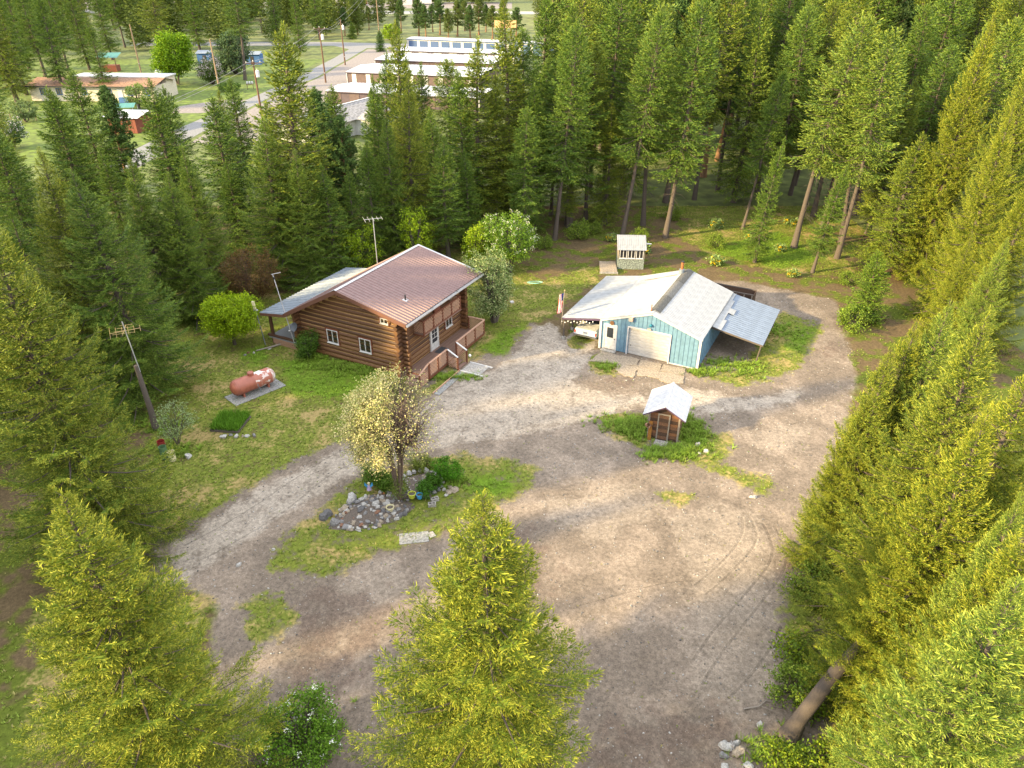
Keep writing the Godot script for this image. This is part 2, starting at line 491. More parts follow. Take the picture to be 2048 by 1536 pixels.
func build_yard() -> void:
	var gravel := zone_mask("gravel", 90)
	var track := zone_mask("track", 256)
	var dirt := zone_mask("dirt", 80)
	var dark := zone_mask("dark", 48)
	var sand := zone_mask("sand", 64)
	var grass := zone_mask("grass", 96)
	var lush := zone_mask("lush", 64)
	var n1 := noise_bytes(0.28, 4, 11)
	var n2 := noise_bytes(3.6, 3, 23)
	var n3 := noise_bytes(0.9, 3, 37)
	var nn := YN * YN
	n_edge = n3
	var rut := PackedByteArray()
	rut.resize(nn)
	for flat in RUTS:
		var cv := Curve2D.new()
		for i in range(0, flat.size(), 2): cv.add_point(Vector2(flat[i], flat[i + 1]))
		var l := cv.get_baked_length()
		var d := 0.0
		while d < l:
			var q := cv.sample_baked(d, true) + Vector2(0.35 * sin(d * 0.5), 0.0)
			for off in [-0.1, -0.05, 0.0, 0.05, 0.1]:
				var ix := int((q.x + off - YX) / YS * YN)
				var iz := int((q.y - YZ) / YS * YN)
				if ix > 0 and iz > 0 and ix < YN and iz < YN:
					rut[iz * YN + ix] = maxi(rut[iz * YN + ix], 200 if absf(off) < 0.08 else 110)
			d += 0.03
	var out := PackedByteArray()
	out.resize(nn * 3)
	var hgt := PackedByteArray()
	hgt.resize(nn)
	grass_map.resize(nn); lush_map.resize(nn); bare_map.resize(nn)
	var rg := RandomNumberGenerator.new()
	rg.seed = 5
	for i in nn:
		var a := n1[i] / 255.0
		var b := n2[i] / 255.0
		var c := n3[i] / 255.0
		var j := (c - 0.5) * 1.1 + (b - 0.5) * 0.5
		var w := clampf((a - 0.42) * 4.0 + (c - 0.5) * 2.0, 0.0, 1.0)
		# litter of needles, moss and low green
		var r := 98.0 - 14.0 * w
		var g := 84.0 + 10.0 * w
		var l := 62.0 - 26.0 * w
		var gr := w * 0.55
		var bare := 0.0
		var m := dirt[i]
		if m > 20:
			w = clampf((m / 255.0 - 0.45) * 2.5 + j * 0.8, 0.0, 1.0)
			var s := clampf((a - 0.4) * 3.0, 0.0, 1.0)
			r = lerpf(r, 113.0 + 20.0 * s, w); g = lerpf(g, 102.0 + 18.0 * s, w); l = lerpf(l, 91.0 + 16.0 * s, w)
			gr *= 1.0 - w * 0.85
			bare = w
		m = sand[i]
		if m > 20:
			w = clampf((m / 255.0 - 0.4) * 2.0 + j * 1.2, 0.0, 1.0) * 0.45
			r = lerpf(r, 150.0, w); g = lerpf(g, 138.0, w); l = lerpf(l, 124.0, w)
			gr *= 1.0 - w
		m = dark[i]
		if m > 20:
			w = clampf((m / 255.0 - 0.45) * 1.6 + (c - 0.5) * 2.6, 0.0, 1.0) * 0.62
			r = lerpf(r, 92.0, w); g = lerpf(g, 79.0, w); l = lerpf(l, 70.0, w)
		m = maxi(gravel[i], track[i])
		if m > 20:
			w = clampf((m / 255.0 - 0.44) * 2.0 + j * 1.3, 0.0, 1.0)
			r = lerpf(r, 140.0 + 14.0 * a, w); g = lerpf(g, 130.0 + 14.0 * a, w); l = lerpf(l, 118.0 + 14.0 * a, w)
			gr *= 1.0 - w
			bare = maxf(bare, w)
		m = grass[i]
		if m > 20 and m > gravel[i]:
			w = clampf((m / 255.0 - 0.38) * 2.0 + (c - 0.5) * 2.0 + (b - 0.5) * 1.3 + (a - 0.5) * 0.8, 0.0, 1.0)
			var dry := clampf((a - 0.5) * 3.2 + (b - 0.5) * 1.6 + (c - 0.5) * 1.2, 0.0, 1.0)
			r = lerpf(r, lerpf(101.0, 138.0, dry), w); g = lerpf(g, lerpf(109.0, 122.0, dry), w); l = lerpf(l, lerpf(45.0, 80.0, dry), w)
			gr = maxf(gr * (1.0 - w), w * (1.0 - 0.75 * dry))
			bare *= 1.0 - w
		m = lush[i]
		if m > 20:
			w = clampf((m / 255.0 - 0.4) * 1.8 + j * 1.2, 0.0, 1.0) * 0.85
			r = lerpf(r, 86.0, w); g = lerpf(g, 112.0, w); l = lerpf(l, 30.0, w)
			gr = maxf(gr, w)
			lush_map[i] = int(w * 255.0)
			bare *= 1.0 - w
		var v := 0.86 + 0.28 * b + 0.14 * (c - 0.5)
		var h := 90.0 + 80.0 * (b - 0.5) + 60.0 * (c - 0.5) + 30.0 * gr
		var k := rg.randi() & 1023
		if bare > 0.5:
			if k < 4: v *= 1.25; h += 50.0
			elif k < 9: v *= 0.66
			elif k < 220: v *= 0.88
			elif k < 400: v *= 1.1
		elif k < 160: v *= 0.87
		elif k < 300: v *= 1.1
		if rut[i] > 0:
			h -= rut[i] * 0.9; v *= 0.87 if rut[i] > 150 else 1.06  # besides the bump, groove shading is put into the colour: dark core, light rims
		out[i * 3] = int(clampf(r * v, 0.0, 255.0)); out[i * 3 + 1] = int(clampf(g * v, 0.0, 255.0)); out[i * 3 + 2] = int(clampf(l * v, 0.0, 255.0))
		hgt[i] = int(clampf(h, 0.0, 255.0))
		grass_map[i] = int(gr * 255.0)
		bare_map[i] = int(bare * 255.0)
	var m := StandardMaterial3D.new()
	m.resource_name = "yard soil"
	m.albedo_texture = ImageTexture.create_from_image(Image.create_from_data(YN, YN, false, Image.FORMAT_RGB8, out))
	m.heightmap_enabled = true
	m.heightmap_texture = ImageTexture.create_from_image(Image.create_from_data(YN, YN, false, Image.FORMAT_L8, hgt))
	m.heightmap_scale = 1.8
	m.roughness = 0.95
	m.metallic_specular = 0.2
	var st := SurfaceTool.new()
	st.begin(Mesh.PRIMITIVE_TRIANGLES)
	for q in [[0, 0], [1, 0], [1, 1], [0, 0], [1, 1], [0, 1]]:
		st.set_normal(Vector3.UP)
		st.set_uv(Vector2(q[0], q[1]))
		st.add_vertex(Vector3(YX + YS * q[0], 0.0, YZ + YS * q[1]))
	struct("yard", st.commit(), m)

func sheet(called: String, flat: Array, y: float, mt: Material) -> MeshInstance3D:
	var poly := PackedVector2Array()
	for i in range(0, flat.size(), 2): poly.append(Vector2(flat[i], flat[i + 1]))
	var ix := Geometry2D.triangulate_polygon(poly)
	var b := MB.new()
	for i in range(0, ix.size(), 3):
		b.fq3(Vector3(0, -1e5, 0), Vector3(poly[ix[i]].x, y, poly[ix[i]].y), Vector3(poly[ix[i + 1]].x, y, poly[ix[i + 1]].y), Vector3(poly[ix[i + 2]].x, y, poly[ix[i + 2]].y))
	return struct(called, b.mesh(), mt)

func tuft(blades: int, h: float, spread: float, w: float) -> ArrayMesh:
	var b := MB.new()
	for i in blades:
		var a := rnd(0, TAU)
		var p := Vector3(cos(a), 0, sin(a)) * rnd(0, spread * 0.4)
		var d := Vector3(cos(a), 0, sin(a)).rotated(Vector3.UP, rnd(-0.6, 0.6))
		var s := d.cross(Vector3.UP) * w
		var hh := h * rnd(0.6, 1.15)
		var top := p + d * spread * rnd(0.3, 1.0) + Vector3(0, hh, 0)
		var mid := p.lerp(top, 0.55) + Vector3(0, hh * 0.15, 0)
		b.v.append_array([p - s, p + s, mid + s * 0.7, p - s, mid + s * 0.7, mid - s * 0.7, mid - s * 0.7, mid + s * 0.7, top])
	b.n = b.v.duplicate()
	for i in b.v.size(): b.c.append(Color(1, 1, 1))
	return b.mesh(false)

func scatter(called: String, mesh: Mesh, mt: Material, xf: Array, cols: Array, label: String, category: String) -> void:
	var mm := MultiMesh.new()
	mm.transform_format = MultiMesh.TRANSFORM_3D
	mm.use_colors = true
	mm.mesh = mesh
	mm.instance_count = xf.size()
	for i in xf.size():
		mm.set_instance_transform(i, xf[i])
		mm.set_instance_color(i, cols[i])
	var o := MultiMeshInstance3D.new()
	o.name = numbered(called)
	o.multimesh = mm
	o.material_override = mt
	add_child(o)
	o.set_meta("kind", "stuff")
	tag(o, label, category)

func blade_color(kind: int) -> Color:
	var k := rnd(0.7, 1.25)
	if kind == 0: return Color(0.165, 0.225, 0.032) * k
	if kind == 1: return Color(0.28, 0.25, 0.09) * k
	return Color(0.175, 0.28, 0.03) * k

func build_grass() -> void:
	var short := tuft(9, 0.07, 0.12, 0.011)
	var tall := tuft(14, 0.2, 0.2, 0.012)
	var xf := []
	var cl := []
	var xt := []
	var ct := []
	for i in 150000:
		var u := rng.randf()
		var v := rng.randf()
		var at := int(v * YN) * YN + int(u * YN)
		var x := YX + u * YS
		var z := YZ + v * YS
		var gm := grass_map[at]
		if gm < 40 and bare_map[at] > 60 and rng.randf() < 0.035 * (n_edge[at] / 255.0):
			xf.append(Transform3D(yaw(rnd(0, TAU)).scaled(Vector3(0.7, 0.6, 0.7)), Vector3(x, 0, z)))
			cl.append(blade_color(1 if rng.randf() < 0.5 else 0))
		if gm < 40 or rng.randi() % 255 > gm: continue
		var s := rnd(0.6, 1.3)
		if lush_map[at] > 120 and rng.randf() < 0.1 and z > -60.0:
			xt.append(Transform3D(yaw(rnd(0, TAU)).scaled(Vector3(s, s, s)), Vector3(x, 0, z)))
			ct.append(blade_color(2))
		else:
			xf.append(Transform3D(yaw(rnd(0, TAU)).scaled(Vector3(s, s * rnd(0.5, 1.3), s)), Vector3(x, 0, z)))
			cl.append(blade_color(2 if lush_map[at] > 90 else (1 if rng.randf() < 0.22 else 0)))
	# rank growth round the sheds, along the cabin and in corners
	for q in RANK:
		for i in int(q[4]):
			var x: float = q[0] + rng.randfn(0, q[2])
			var z: float = q[1] + rng.randfn(0, q[3])
			var s := rnd(0.6, 1.3)
			xt.append(Transform3D(yaw(rnd(0, TAU)).scaled(Vector3(s, s, s)), Vector3(x, 0, z)))
			ct.append(blade_color(2 if rng.randf() < 0.7 else 0))
	var m := foliage_mat("grass blades", Color(1, 1, 1))
	scatter("grass", short, m, xf, cl, "short mown grass and moss over the lawns", "grass")
	scatter("tall_grass", tall, m, xt, ct, "rank tall grass round the sheds and the cabin wall", "grass")
	# small stones lying about on the bare earth and the drive
	var pb := MB.new()
	pb.stone(Vector3.ZERO, Vector3(1, 0.6, 0.8), rng, 3, 5)
	var xp := []
	var cp := []
	for i in 70000:
		var u := rng.randf()
		var v := rng.randf()
		var at := int(v * YN) * YN + int(u * YN)
		if bare_map[at] < 130: continue
		var s := 0.014 + 0.045 * pow(rng.randf(), 5.0)
		xp.append(Transform3D(yaw(rnd(0, TAU)).scaled(Vector3(s, s, s)), Vector3(YX + u * YS, s * 0.25, YZ + v * YS)))
		var k := rnd(0.07, 0.38)
		cp.append(Color(k, k * 0.95, k * 0.88))
	scatter("pebbles", pb.mesh(), mat("pebble", Color(1, 1, 1), 0.9, "", Vector3.ONE, 0.0, 0.0, true), xp, cp, "loose pale pebbles on the drive and bare earth", "pebbles")

# what covers the yard, as outlines on the ground (x, z)
const ZONES := {
	"gravel": [
		[-16.4, -25.7, -13.6, -29.6, -11.1, -32.2, -8.8, -34.4, -6.8, -36.8, -4.9, -39.4, -3.1, -41.9, -1.3, -42.5, 0.4, -45.5, 1.7, -49.1, 3.3, -50.4, 4.2, -46.3, 5.0, -45.1, 6.0, -46.3, 6.0, -45.1, 4.8, -42.6, 4.1, -40.9, 6.0, -39.7, 8.8, -39.4, 12.2, -40.3, 14.4, -39.1, 16.4, -39.4, 18.4, -40.6, 18.9, -39.4, 16.6, -37.9, 13.9, -37.3, 11.1, -37.0, 7.9, -37.9, 4.4, -36.2, 1.1, -35.0, -2.1, -34.1, -4.6, -33.2, -8.7, -30.9, -11.5, -27.5, -13.8, -24.2, -14.3, -23.3, -16.4, -24.1],
	],
	"track": [
		[3.8, -46.3, 4.6, -47.7, 5.7, -49.1, 5.3, -49.5, 3.5, -47.0],
		[4.7, -44.4, 6.3, -46.3, 6.8, -47.7, 6.1, -48.0, 4.4, -45.1],
	],
	"dirt": [
		[-19.7, -28.6, -12.8, -32.5, -7.0, -38.8, -4.4, -45.5, 1.4, -50.4, 6.2, -45.5, 9.3, -58.4, 19.7, -58.4, 26.6, -54.2, 22.9, -41.3, 16.3, -29.0, 14.6, -22.3, 10.5, -12.9, -10.3, -12.9, -13.1, -22.3, -17.4, -23.8],
		[-13.3, -22.9, -10.8, -25.1, -8.8, -24.4, -6.2, -25.1, -3.9, -26.1, -1.6, -28.2, -0.1, -29.6, 1.5, -32.0, 2.7, -33.9, 6.5, -34.1, 8.7, -32.0, 13.0, -31.8, 15.3, -30.7, 14.8, -23.8, 12.4, -19.7, 10.6, -14.8, 9.9, -12.9, -9.7, -12.9, -10.2, -17.4],
		[0.5, -33.4, 8.0, -34.4, 7.6, -32.0, 1.5, -31.1],
		[-9.8, -27.9, -8.4, -29.6, -4.9, -28.6, -4.8, -27.7, -6.7, -25.7, -8.3, -26.4],
	],
	"dark": [
		[-2.5, -26.8, 0.9, -27.5, 2.2, -23.8, 0.8, -21.5, -0.5, -22.9],
		[-10.1, -22.3, -7.3, -23.8, -4.3, -21.5, -6.1, -17.4, -7.8, -17.0],
		[5.2, -41.8, 8.9, -41.9, 8.9, -40.3, 5.3, -40.1],
		[21.7, -47.0, 24.3, -46.3, 23.0, -44.0, 21.2, -44.7],
		[12.8, -26.1, 15.7, -26.1, 14.3, -21.5, 12.0, -20.9],
		[3.2, -17.0, 8.9, -17.4, 7.7, -13.0, 2.0, -13.0],
	],
	"sand": [
		[7.6, -27.9, 10.7, -29.0, 12.6, -27.9, 11.6, -22.3, 10.9, -19.0, 8.6, -16.4, 6.6, -17.0, 7.5, -22.3],
		[0.7, -28.6, 6.0, -30.7, 8.0, -28.6, 4.1, -25.4],
		[13.4, -35.4, 17.9, -36.5, 16.4, -32.9, 13.4, -33.4],
		[-8.4, -22.9, -5.7, -25.4, -4.0, -22.9, -6.7, -20.7],
		[-5.7, -26.6, -4.2, -26.8, -3.7, -26.2, -5.3, -25.7],
	],
	"grass": [
		[-25.0, -44.0, -21.2, -51.3, -18.8, -54.2, -13.3, -44.0, -7.4, -41.3, -5.5, -39.4, -6.8, -37.3, -9.6, -34.4, -12.6, -31.5, -15.1, -27.9, -16.6, -26.1, -19.7, -29.8, -21.8, -35.9],
		[-4.8, -42.3, -2.2, -44.4, -0.1, -45.5, 1.4, -49.5, 3.4, -52.2, 7.6, -58.4, 9.5, -63.2, 2.4, -58.4, -3.2, -70.2, -6.8, -65.8, -6.7, -50.4],
		[-5.7, -40.6, -3.5, -43.0, -3.1, -41.9, -4.9, -39.4, -5.8, -39.1],
		[-2.9, -33.2, 1.5, -32.0, 0.9, -29.6, -1.6, -27.9, -3.5, -26.2, -6.2, -25.1, -8.6, -23.5, -11.4, -24.1, -11.1, -26.1, -9.7, -28.2, -8.8, -30.5, -6.6, -31.5],
		[5.0, -37.0, 8.2, -37.6, 7.8, -33.4, 5.9, -34.4],
		[10.0, -35.9, 13.0, -34.9, 11.7, -32.0, 14.2, -30.5, 13.2, -29.0, 11.4, -31.1, 8.8, -32.5],
		[7.4, -29.6, 9.8, -29.6, 9.1, -28.6, 7.6, -28.8],
		[11.9, -41.9, 14.8, -40.3, 19.4, -42.6, 23.7, -49.5, 21.1, -52.2, 15.4, -42.6],
		[5.0, -44.0, 6.2, -45.5, 7.9, -42.3, 5.8, -41.6],
		[3.9, -47.0, 6.2, -49.1, 5.6, -46.3, 4.1, -45.1],
		[15.8, -70.2, 26.7, -84.3, 33.9, -78.5, 30.0, -58.4, 25.4, -60.1, 20.6, -61.9, 17.9, -65.8],
		[14.1, -78.5, 45.2, -98.5, 36.4, -70.2, 24.3, -71.7],
		[11.8, -22.9, 14.0, -22.9, 11.7, -17.8, 10.9, -19.0],
		[-35.5, -58.4, -20.0, -58.4, -17.8, -50.4, -25.8, -41.3],
		[-11.8, -22.3, -10.2, -22.9, -8.8, -20.9, -10.5, -19.7],
		[-21.2, -22.9, -13.2, -22.6, -10.6, -15.4, -16.9, -15.4],
	],
	"lush": [
		[-16.0, -44.0, -13.5, -45.1, -8.1, -41.9, -9.6, -38.8, -12.1, -38.8, -14.8, -39.4],
		[-2.6, -45.5, -0.5, -48.7, 1.0, -50.4, -0.5, -44.0],
		[9.7, -35.9, 11.2, -36.2, 11.9, -33.9, 9.4, -33.2],
		[6.5, -36.8, 8.1, -37.0, 7.7, -34.4, 6.3, -34.9],
		[17.9, -65.8, 27.3, -71.7, 28.8, -63.2, 23.9, -60.7],
		[-2.5, -31.1, 1.0, -31.3, -0.6, -29.0, -2.4, -29.0],
		[19.5, -47.0, 23.6, -50.4, 19.9, -44.0],
		[-19.3, -45.5, -17.4, -46.3, -16.5, -43.3, -18.6, -43.3],
	],
}
const RUTS := [
	[11.4, -27.7, 10.8, -26.4, 9.4, -24.7, 8.0, -23.2],
	[11.8, -27.7, 11.4, -26.1, 10.0, -24.4, 8.4, -22.6],
	[12.3, -27.3, 11.8, -25.1, 10.2, -22.9, 8.6, -20.7, 7.4, -19.0],
	[12.8, -27.1, 12.3, -24.7, 10.7, -22.3, 9.0, -19.9, 7.6, -18.1],
	[11.2, -20.9, 9.4, -19.0, 7.8, -17.4],
	[2.9, -22.0, 6.1, -23.2, 8.8, -23.5],
	[-14.4, -24.7, -11.7, -28.2, -8.8, -31.8, -4.7, -34.4],
	[-15.5, -25.7, -12.6, -29.6, -9.2, -33.4, -5.0, -37.0],
]

const RANK := [[7.4, -35.4, 0.50, 0.60, 260], [9.4, -33.2, 0.70, 0.40, 300], [10.6, -35.4, 0.60, 0.80, 300], [8.0, -32.9, 0.50, 0.30, 100], [6.4, -35.9, 0.80, 0.50, 160], [-14.1, -44.6, 0.50, 0.30, 120], [-11.0, -43.0, 1.60, 0.35, 330], [-8.8, -42.1, 0.80, 0.30, 120], [-4.4, -41.6, 1.20, 0.25, 180], [12.6, -42.3, 0.50, 0.30, 120], [14.2, -43.3, 0.80, 0.60, 140], [15.8, -43.0, 0.80, 0.60, 140], [13.9, -21.5, 0.50, 0.50, 120], [11.6, -18.3, 0.60, 0.60, 140], [9.4, -15.4, 0.80, 0.40, 120], [-20.9, -35.9, 0.70, 0.50, 120], [-18.9, -33.2, 0.60, 0.40, 120], [-3.3, -30.7, 0.60, 0.40, 120], [6.5, -43.0, 0.40, 0.30, 80], [20.0, -48.7, 0.70, 0.90, 160], [-7.6, -16.2, 0.80, 0.50, 100]]

# kind (0 near spruce, 1 fir, 2 tall forest fir, 3 pine, 4 young fir), x, z, height, width, tint, lean, label, group
const TREES := [
	[0, -0.9, -13.6, 13.0, 1.32, 2, 0.00, "yellow green spruce in the bottom middle with bare earth on both sides", ""],
	[0, -10.4, -13.2, 13.3, 1.22, 2, 0.00, "golden lit spruce filling the bottom left corner of the picture", ""],
	[0, -18.4, -24.9, 17.0, 1.10, 1, 0.00, "tall spruce cut off by the left edge above the driveway", ""],
	[0, -23.2, -38.8, 14.3, 1.30, 0, 0.00, "broad dark spruce behind the antenna pole beside the propane tank lawn", ""],
	[0, -25.8, -40.2, 15.0, 1.00, 1, 0.00, "brownish tipped spruce between the left edge and the broad dark spruce", ""],
	[0, 14.0, -24.2, 9.0, 0.62, 2, 0.00, "first tree from the left in the sunlit stand at the right of the bare turnaround", "sunlit stand at the right of the bare turnaround"],
	[0, 14.2, -24.1, 11.5, 0.72, 1, 0.00, "second tree from the left in the sunlit stand at the right of the bare turnaround", "sunlit stand at the right of the bare turnaround"],
	[0, 15.2, -24.6, 12.2, 0.80, 2, 0.00, "third tree from the left in the sunlit stand at the right of the bare turnaround", "sunlit stand at the right of the bare turnaround"],
	[0, 16.2, -24.6, 13.0, 0.85, 3, 0.00, "fourth tree from the left in the sunlit stand at the right of the bare turnaround", "sunlit stand at the right of the bare turnaround"],
	[0, 13.0, -16.4, 13.5, 0.85, 2, 0.00, "sixth tree from the left in the sunlit stand at the right of the bare turnaround", "sunlit stand at the right of the bare turnaround"],
	[0, 14.8, -20.8, 14.5, 1.00, 1, 0.00, "fifth tree from the left in the sunlit stand at the right of the bare turnaround", "sunlit stand at the right of the bare turnaround"],
	[0, 15.2, -18.3, 14.0, 1.00, 2, 0.00, "eighth tree from the left in the sunlit stand at the right of the bare turnaround", "sunlit stand at the right of the bare turnaround"],
	[0, 12.8, -14.3, 12.5, 0.75, 3, 0.00, "seventh tree from the left in the sunlit stand at the right of the bare turnaround", "sunlit stand at the right of the bare turnaround"],
	[0, 12.8, -13.1, 13.5, 0.95, 2, 0.00, "ninth tree from the left in the sunlit stand at the right of the bare turnaround", "sunlit stand at the right of the bare turnaround"],
	[0, 10.0, -10.1, 13.5, 1.00, 3, 0.00, "pale soft spruce in the bottom right corner", ""],
	[1, -39.6, -65.8, 14.4, 1.20, 0, 0.00, "third tree from the left in the fir band between lawn and village road", "fir band between lawn and village road"],
	[1, -39.2, -70.2, 15.3, 1.10, 0, 0.00, "fourth tree from the left in the fir band between lawn and village road", "fir band between lawn and village road"],
	[3, -38.7, -73.3, 13.1, 1.00, 0, 0.00, "fifth tree from the left in the fir band between lawn and village road", "fir band between lawn and village road"],
	[1, -30.6, -65.8, 15.0, 1.25, 0, 0.00, "seventh tree from the left in the fir band between lawn and village road", "fir band between lawn and village road"],
	[1, -31.4, -70.2, 13.9, 1.00, 0, 0.00, "ninth tree from the left in the fir band between lawn and village road", "fir band between lawn and village road"],
	[1, -24.4, -63.2, 14.2, 1.15, 0, 0.00, "eleventh tree from the left in the fir band between lawn and village road", "fir band between lawn and village road"],
	[0, -26.1, -50.4, 12.2, 0.95, 0, 0.00, "sixth tree from the left in the fir band between lawn and village road", "fir band between lawn and village road"],
	[0, -24.0, -50.4, 11.2, 1.00, 0, 0.00, "eighth tree from the left in the fir band between lawn and village road", "fir band between lawn and village road"],
	[1, -32.0, -45.5, 10.1, 1.10, 0, 0.00, "second tree from the left in the fir band between lawn and village road", "fir band between lawn and village road"],
	[1, -40.2, -58.4, 13.2, 1.10, 0, 0.00, "first tree from the left in the fir band between lawn and village road", "fir band between lawn and village road"],
	[0, -24.6, -55.2, 12.0, 1.00, 0, 0.00, "tenth tree from the left in the fir band between lawn and village road", "fir band between lawn and village road"],
	[1, -23.4, -60.7, 9.6, 1.00, 0, 0.00, "twelfth tree from the left in the fir band between lawn and village road", "fir band between lawn and village road"],
	[1, -17.5, -60.1, 19.6, 1.35, 1, 0.00, "tall golden tipped fir rising in front of the utility poles", ""],
	[0, -19.0, -58.4, 13.2, 1.25, 0, 0.00, "first tree from the left in the thicket behind the grey porch roof of the cabin", "thicket behind the grey porch roof of the cabin"],
	[1, -15.2, -58.4, 9.8, 1.10, 0, 0.00, "fourth tree from the left in the thicket behind the grey porch roof of the cabin", "thicket behind the grey porch roof of the cabin"],
	[3, -16.9, -65.8, 14.0, 1.00, 0, 0.00, "third tree from the left in the thicket behind the grey porch roof of the cabin", "thicket behind the grey porch roof of the cabin"],
	[3, -15.2, -65.8, 12.0, 0.90, 0, 0.00, "fifth tree from the left in the thicket behind the grey porch roof of the cabin", "thicket behind the grey porch roof of the cabin"],
	[0, -16.7, -57.3, 11.2, 1.10, 0, 0.00, "second tree from the left in the thicket behind the grey porch roof of the cabin", "thicket behind the grey porch roof of the cabin"],
	[1, -13.4, -60.7, 9.2, 0.80, 0, 0.00, "sixth tree from the left in the thicket behind the grey porch roof of the cabin", "thicket behind the grey porch roof of the cabin"],
	[1, -10.1, -70.2, 19.1, 0.80, 1, 0.00, "slim tall fir standing in front of the white storage roofs", ""],
	[1, -12.4, -68.7, 14.9, 0.70, 0, 0.00, "second tree from the left in the clump of firs right behind the cabin roof ridge", "clump of firs right behind the cabin roof ridge"],
	[0, -8.8, -64.5, 15.5, 1.00, 1, 0.00, "fourth tree from the left in the clump of firs right behind the cabin roof ridge", "clump of firs right behind the cabin roof ridge"],
	[0, -10.3, -63.2, 12.7, 0.90, 0, 0.00, "third tree from the left in the clump of firs right behind the cabin roof ridge", "clump of firs right behind the cabin roof ridge"],
	[1, -7.2, -67.2, 12.6, 0.90, 0, 0.00, "fifth tree from the left in the clump of firs right behind the cabin roof ridge", "clump of firs right behind the cabin roof ridge"],
	[1, -5.8, -63.2, 11.1, 1.00, 0, 0.00, "sixth tree from the left in the clump of firs right behind the cabin roof ridge", "clump of firs right behind the cabin roof ridge"],
	[1, -12.0, -61.9, 10.9, 0.90, 0, 0.00, "first tree from the left in the clump of firs right behind the cabin roof ridge", "clump of firs right behind the cabin roof ridge"],
	[1, -3.1, -70.2, 17.9, 1.20, 1, 0.00, "third tree from the left in the forest between the cabin and the greenhouse", "forest between the cabin and the greenhouse"],
	[1, -0.7, -73.3, 21.1, 1.10, 1, 0.00, "fifth tree from the left in the forest between the cabin and the greenhouse", "forest between the cabin and the greenhouse"],
	[1, -4.8, -68.7, 15.5, 1.00, 0, 0.00, "first tree from the left in the forest between the cabin and the greenhouse", "forest between the cabin and the greenhouse"],
	[1, -1.8, -71.7, 14.7, 1.00, 1, 0.00, "fourth tree from the left in the forest between the cabin and the greenhouse", "forest between the cabin and the greenhouse"],
	[2, 1.0, -75.0, 18.1, 1.00, 0, 0.00, "seventh tree from the left in the forest between the cabin and the greenhouse", "forest between the cabin and the greenhouse"],
	[1, 2.1, -70.9, 13.9, 1.00, 0, 0.00, "eighth tree from the left in the forest between the cabin and the greenhouse", "forest between the cabin and the greenhouse"],
	[1, 5.9, -73.3, 20.4, 1.25, 0, 0.00, "eleventh tree from the left in the forest between the cabin and the greenhouse", "forest between the cabin and the greenhouse"],
	[2, 4.2, -76.7, 15.4, 1.00, 0, 0.00, "ninth tree from the left in the forest between the cabin and the greenhouse", "forest between the cabin and the greenhouse"],
	[2, 7.8, -75.0, 16.9, 1.00, 1, 0.00, "twelfth tree from the left in the forest between the cabin and the greenhouse", "forest between the cabin and the greenhouse"],
	[1, 9.6, -73.3, 12.2, 1.00, 1, 0.00, "thirteenth tree from the left in the forest between the cabin and the greenhouse", "forest between the cabin and the greenhouse"],
	[1, -4.2, -65.8, 9.3, 0.90, 0, 0.00, "second tree from the left in the forest between the cabin and the greenhouse", "forest between the cabin and the greenhouse"],
	[1, 5.7, -72.5, 7.8, 0.90, 1, 0.00, "tenth tree from the left in the forest between the cabin and the greenhouse", "forest between the cabin and the greenhouse"],
	[1, 0.8, -71.7, 6.5, 0.80, 0, 0.00, "sixth tree from the left in the forest between the cabin and the greenhouse", "forest between the cabin and the greenhouse"],
	[2, 4.2, -68.7, 19.0, 1.00, 0, 0.06, "slender pale trunked fir at the forest edge beside the flowering tree", ""],
	[2, 10.9, -69.4, 20.0, 1.00, 0, 0.09, "leaning fir with long pale trunk right behind the greenhouse", ""],
	[2, 15.2, -69.4, 21.0, 1.10, 0, 0.05, "dark straight trunked fir right of the greenhouse", ""],
	[2, 27.0, -66.5, 20.0, 1.20, 3, 0.10, "big dark trunked pine like fir on the meadow edge behind the garage", ""],
	[2, 23.6, -72.0, 15.0, 0.80, 0, 0.10, "thin dark trunked fir left of the big meadow tree", ""],
	[1, 22.1, -62.6, 11.0, 0.70, 0, 0.08, "short crowned slim fir with bare stem nearest the garage roof", ""],
	[1, 26.5, -60.1, 9.5, 0.75, 0, 0.10, "dark narrow fir on the forest edge right of the yellow flowers", ""],
	[1, 32.0, -59.5, 12.0, 1.25, 1, 0.06, "light green young fir at the right forest edge with wide skirt", ""],
	[4, 26.9, -50.4, 5.4, 1.20, 1, 0.00, "small bright green fir at the right end of the yard", ""],
	[3, 38.2, -65.2, 13.5, 1.15, 2, 0.06, "round crowned light green pine with orange trunk at the right", ""],
	[0, 33.0, -50.4, 15.8, 0.80, 2, 0.00, "fourth tree from the left in the forest edge at the right side of the picture", "forest edge at the right side of the picture"],
	[0, 35.0, -58.4, 20.6, 0.75, 2, 0.00, "second tree from the left in the forest edge at the right side of the picture", "forest edge at the right side of the picture"],
	[0, 28.1, -42.6, 9.5, 0.75, 2, 0.00, "first tree from the left in the forest edge at the right side of the picture", "forest edge at the right side of the picture"],
	[0, 28.2, -40.0, 10.1, 0.75, 3, 0.00, "third tree from the left in the forest edge at the right side of the picture", "forest edge at the right side of the picture"],
	[0, 35.9, -54.2, 19.8, 0.80, 1, 0.00, "sixth tree from the left in the forest edge at the right side of the picture", "forest edge at the right side of the picture"],
	[0, 32.6, -45.5, 12.9, 1.00, 2, 0.00, "fifth tree from the left in the forest edge at the right side of the picture", "forest edge at the right side of the picture"],
	[1, -94.6, -146.9, 21.0, 1.20, 1, 0.00, "second tree from the left in the tall trees around the brown roofed mobile home", "tall trees around the brown roofed mobile home"],
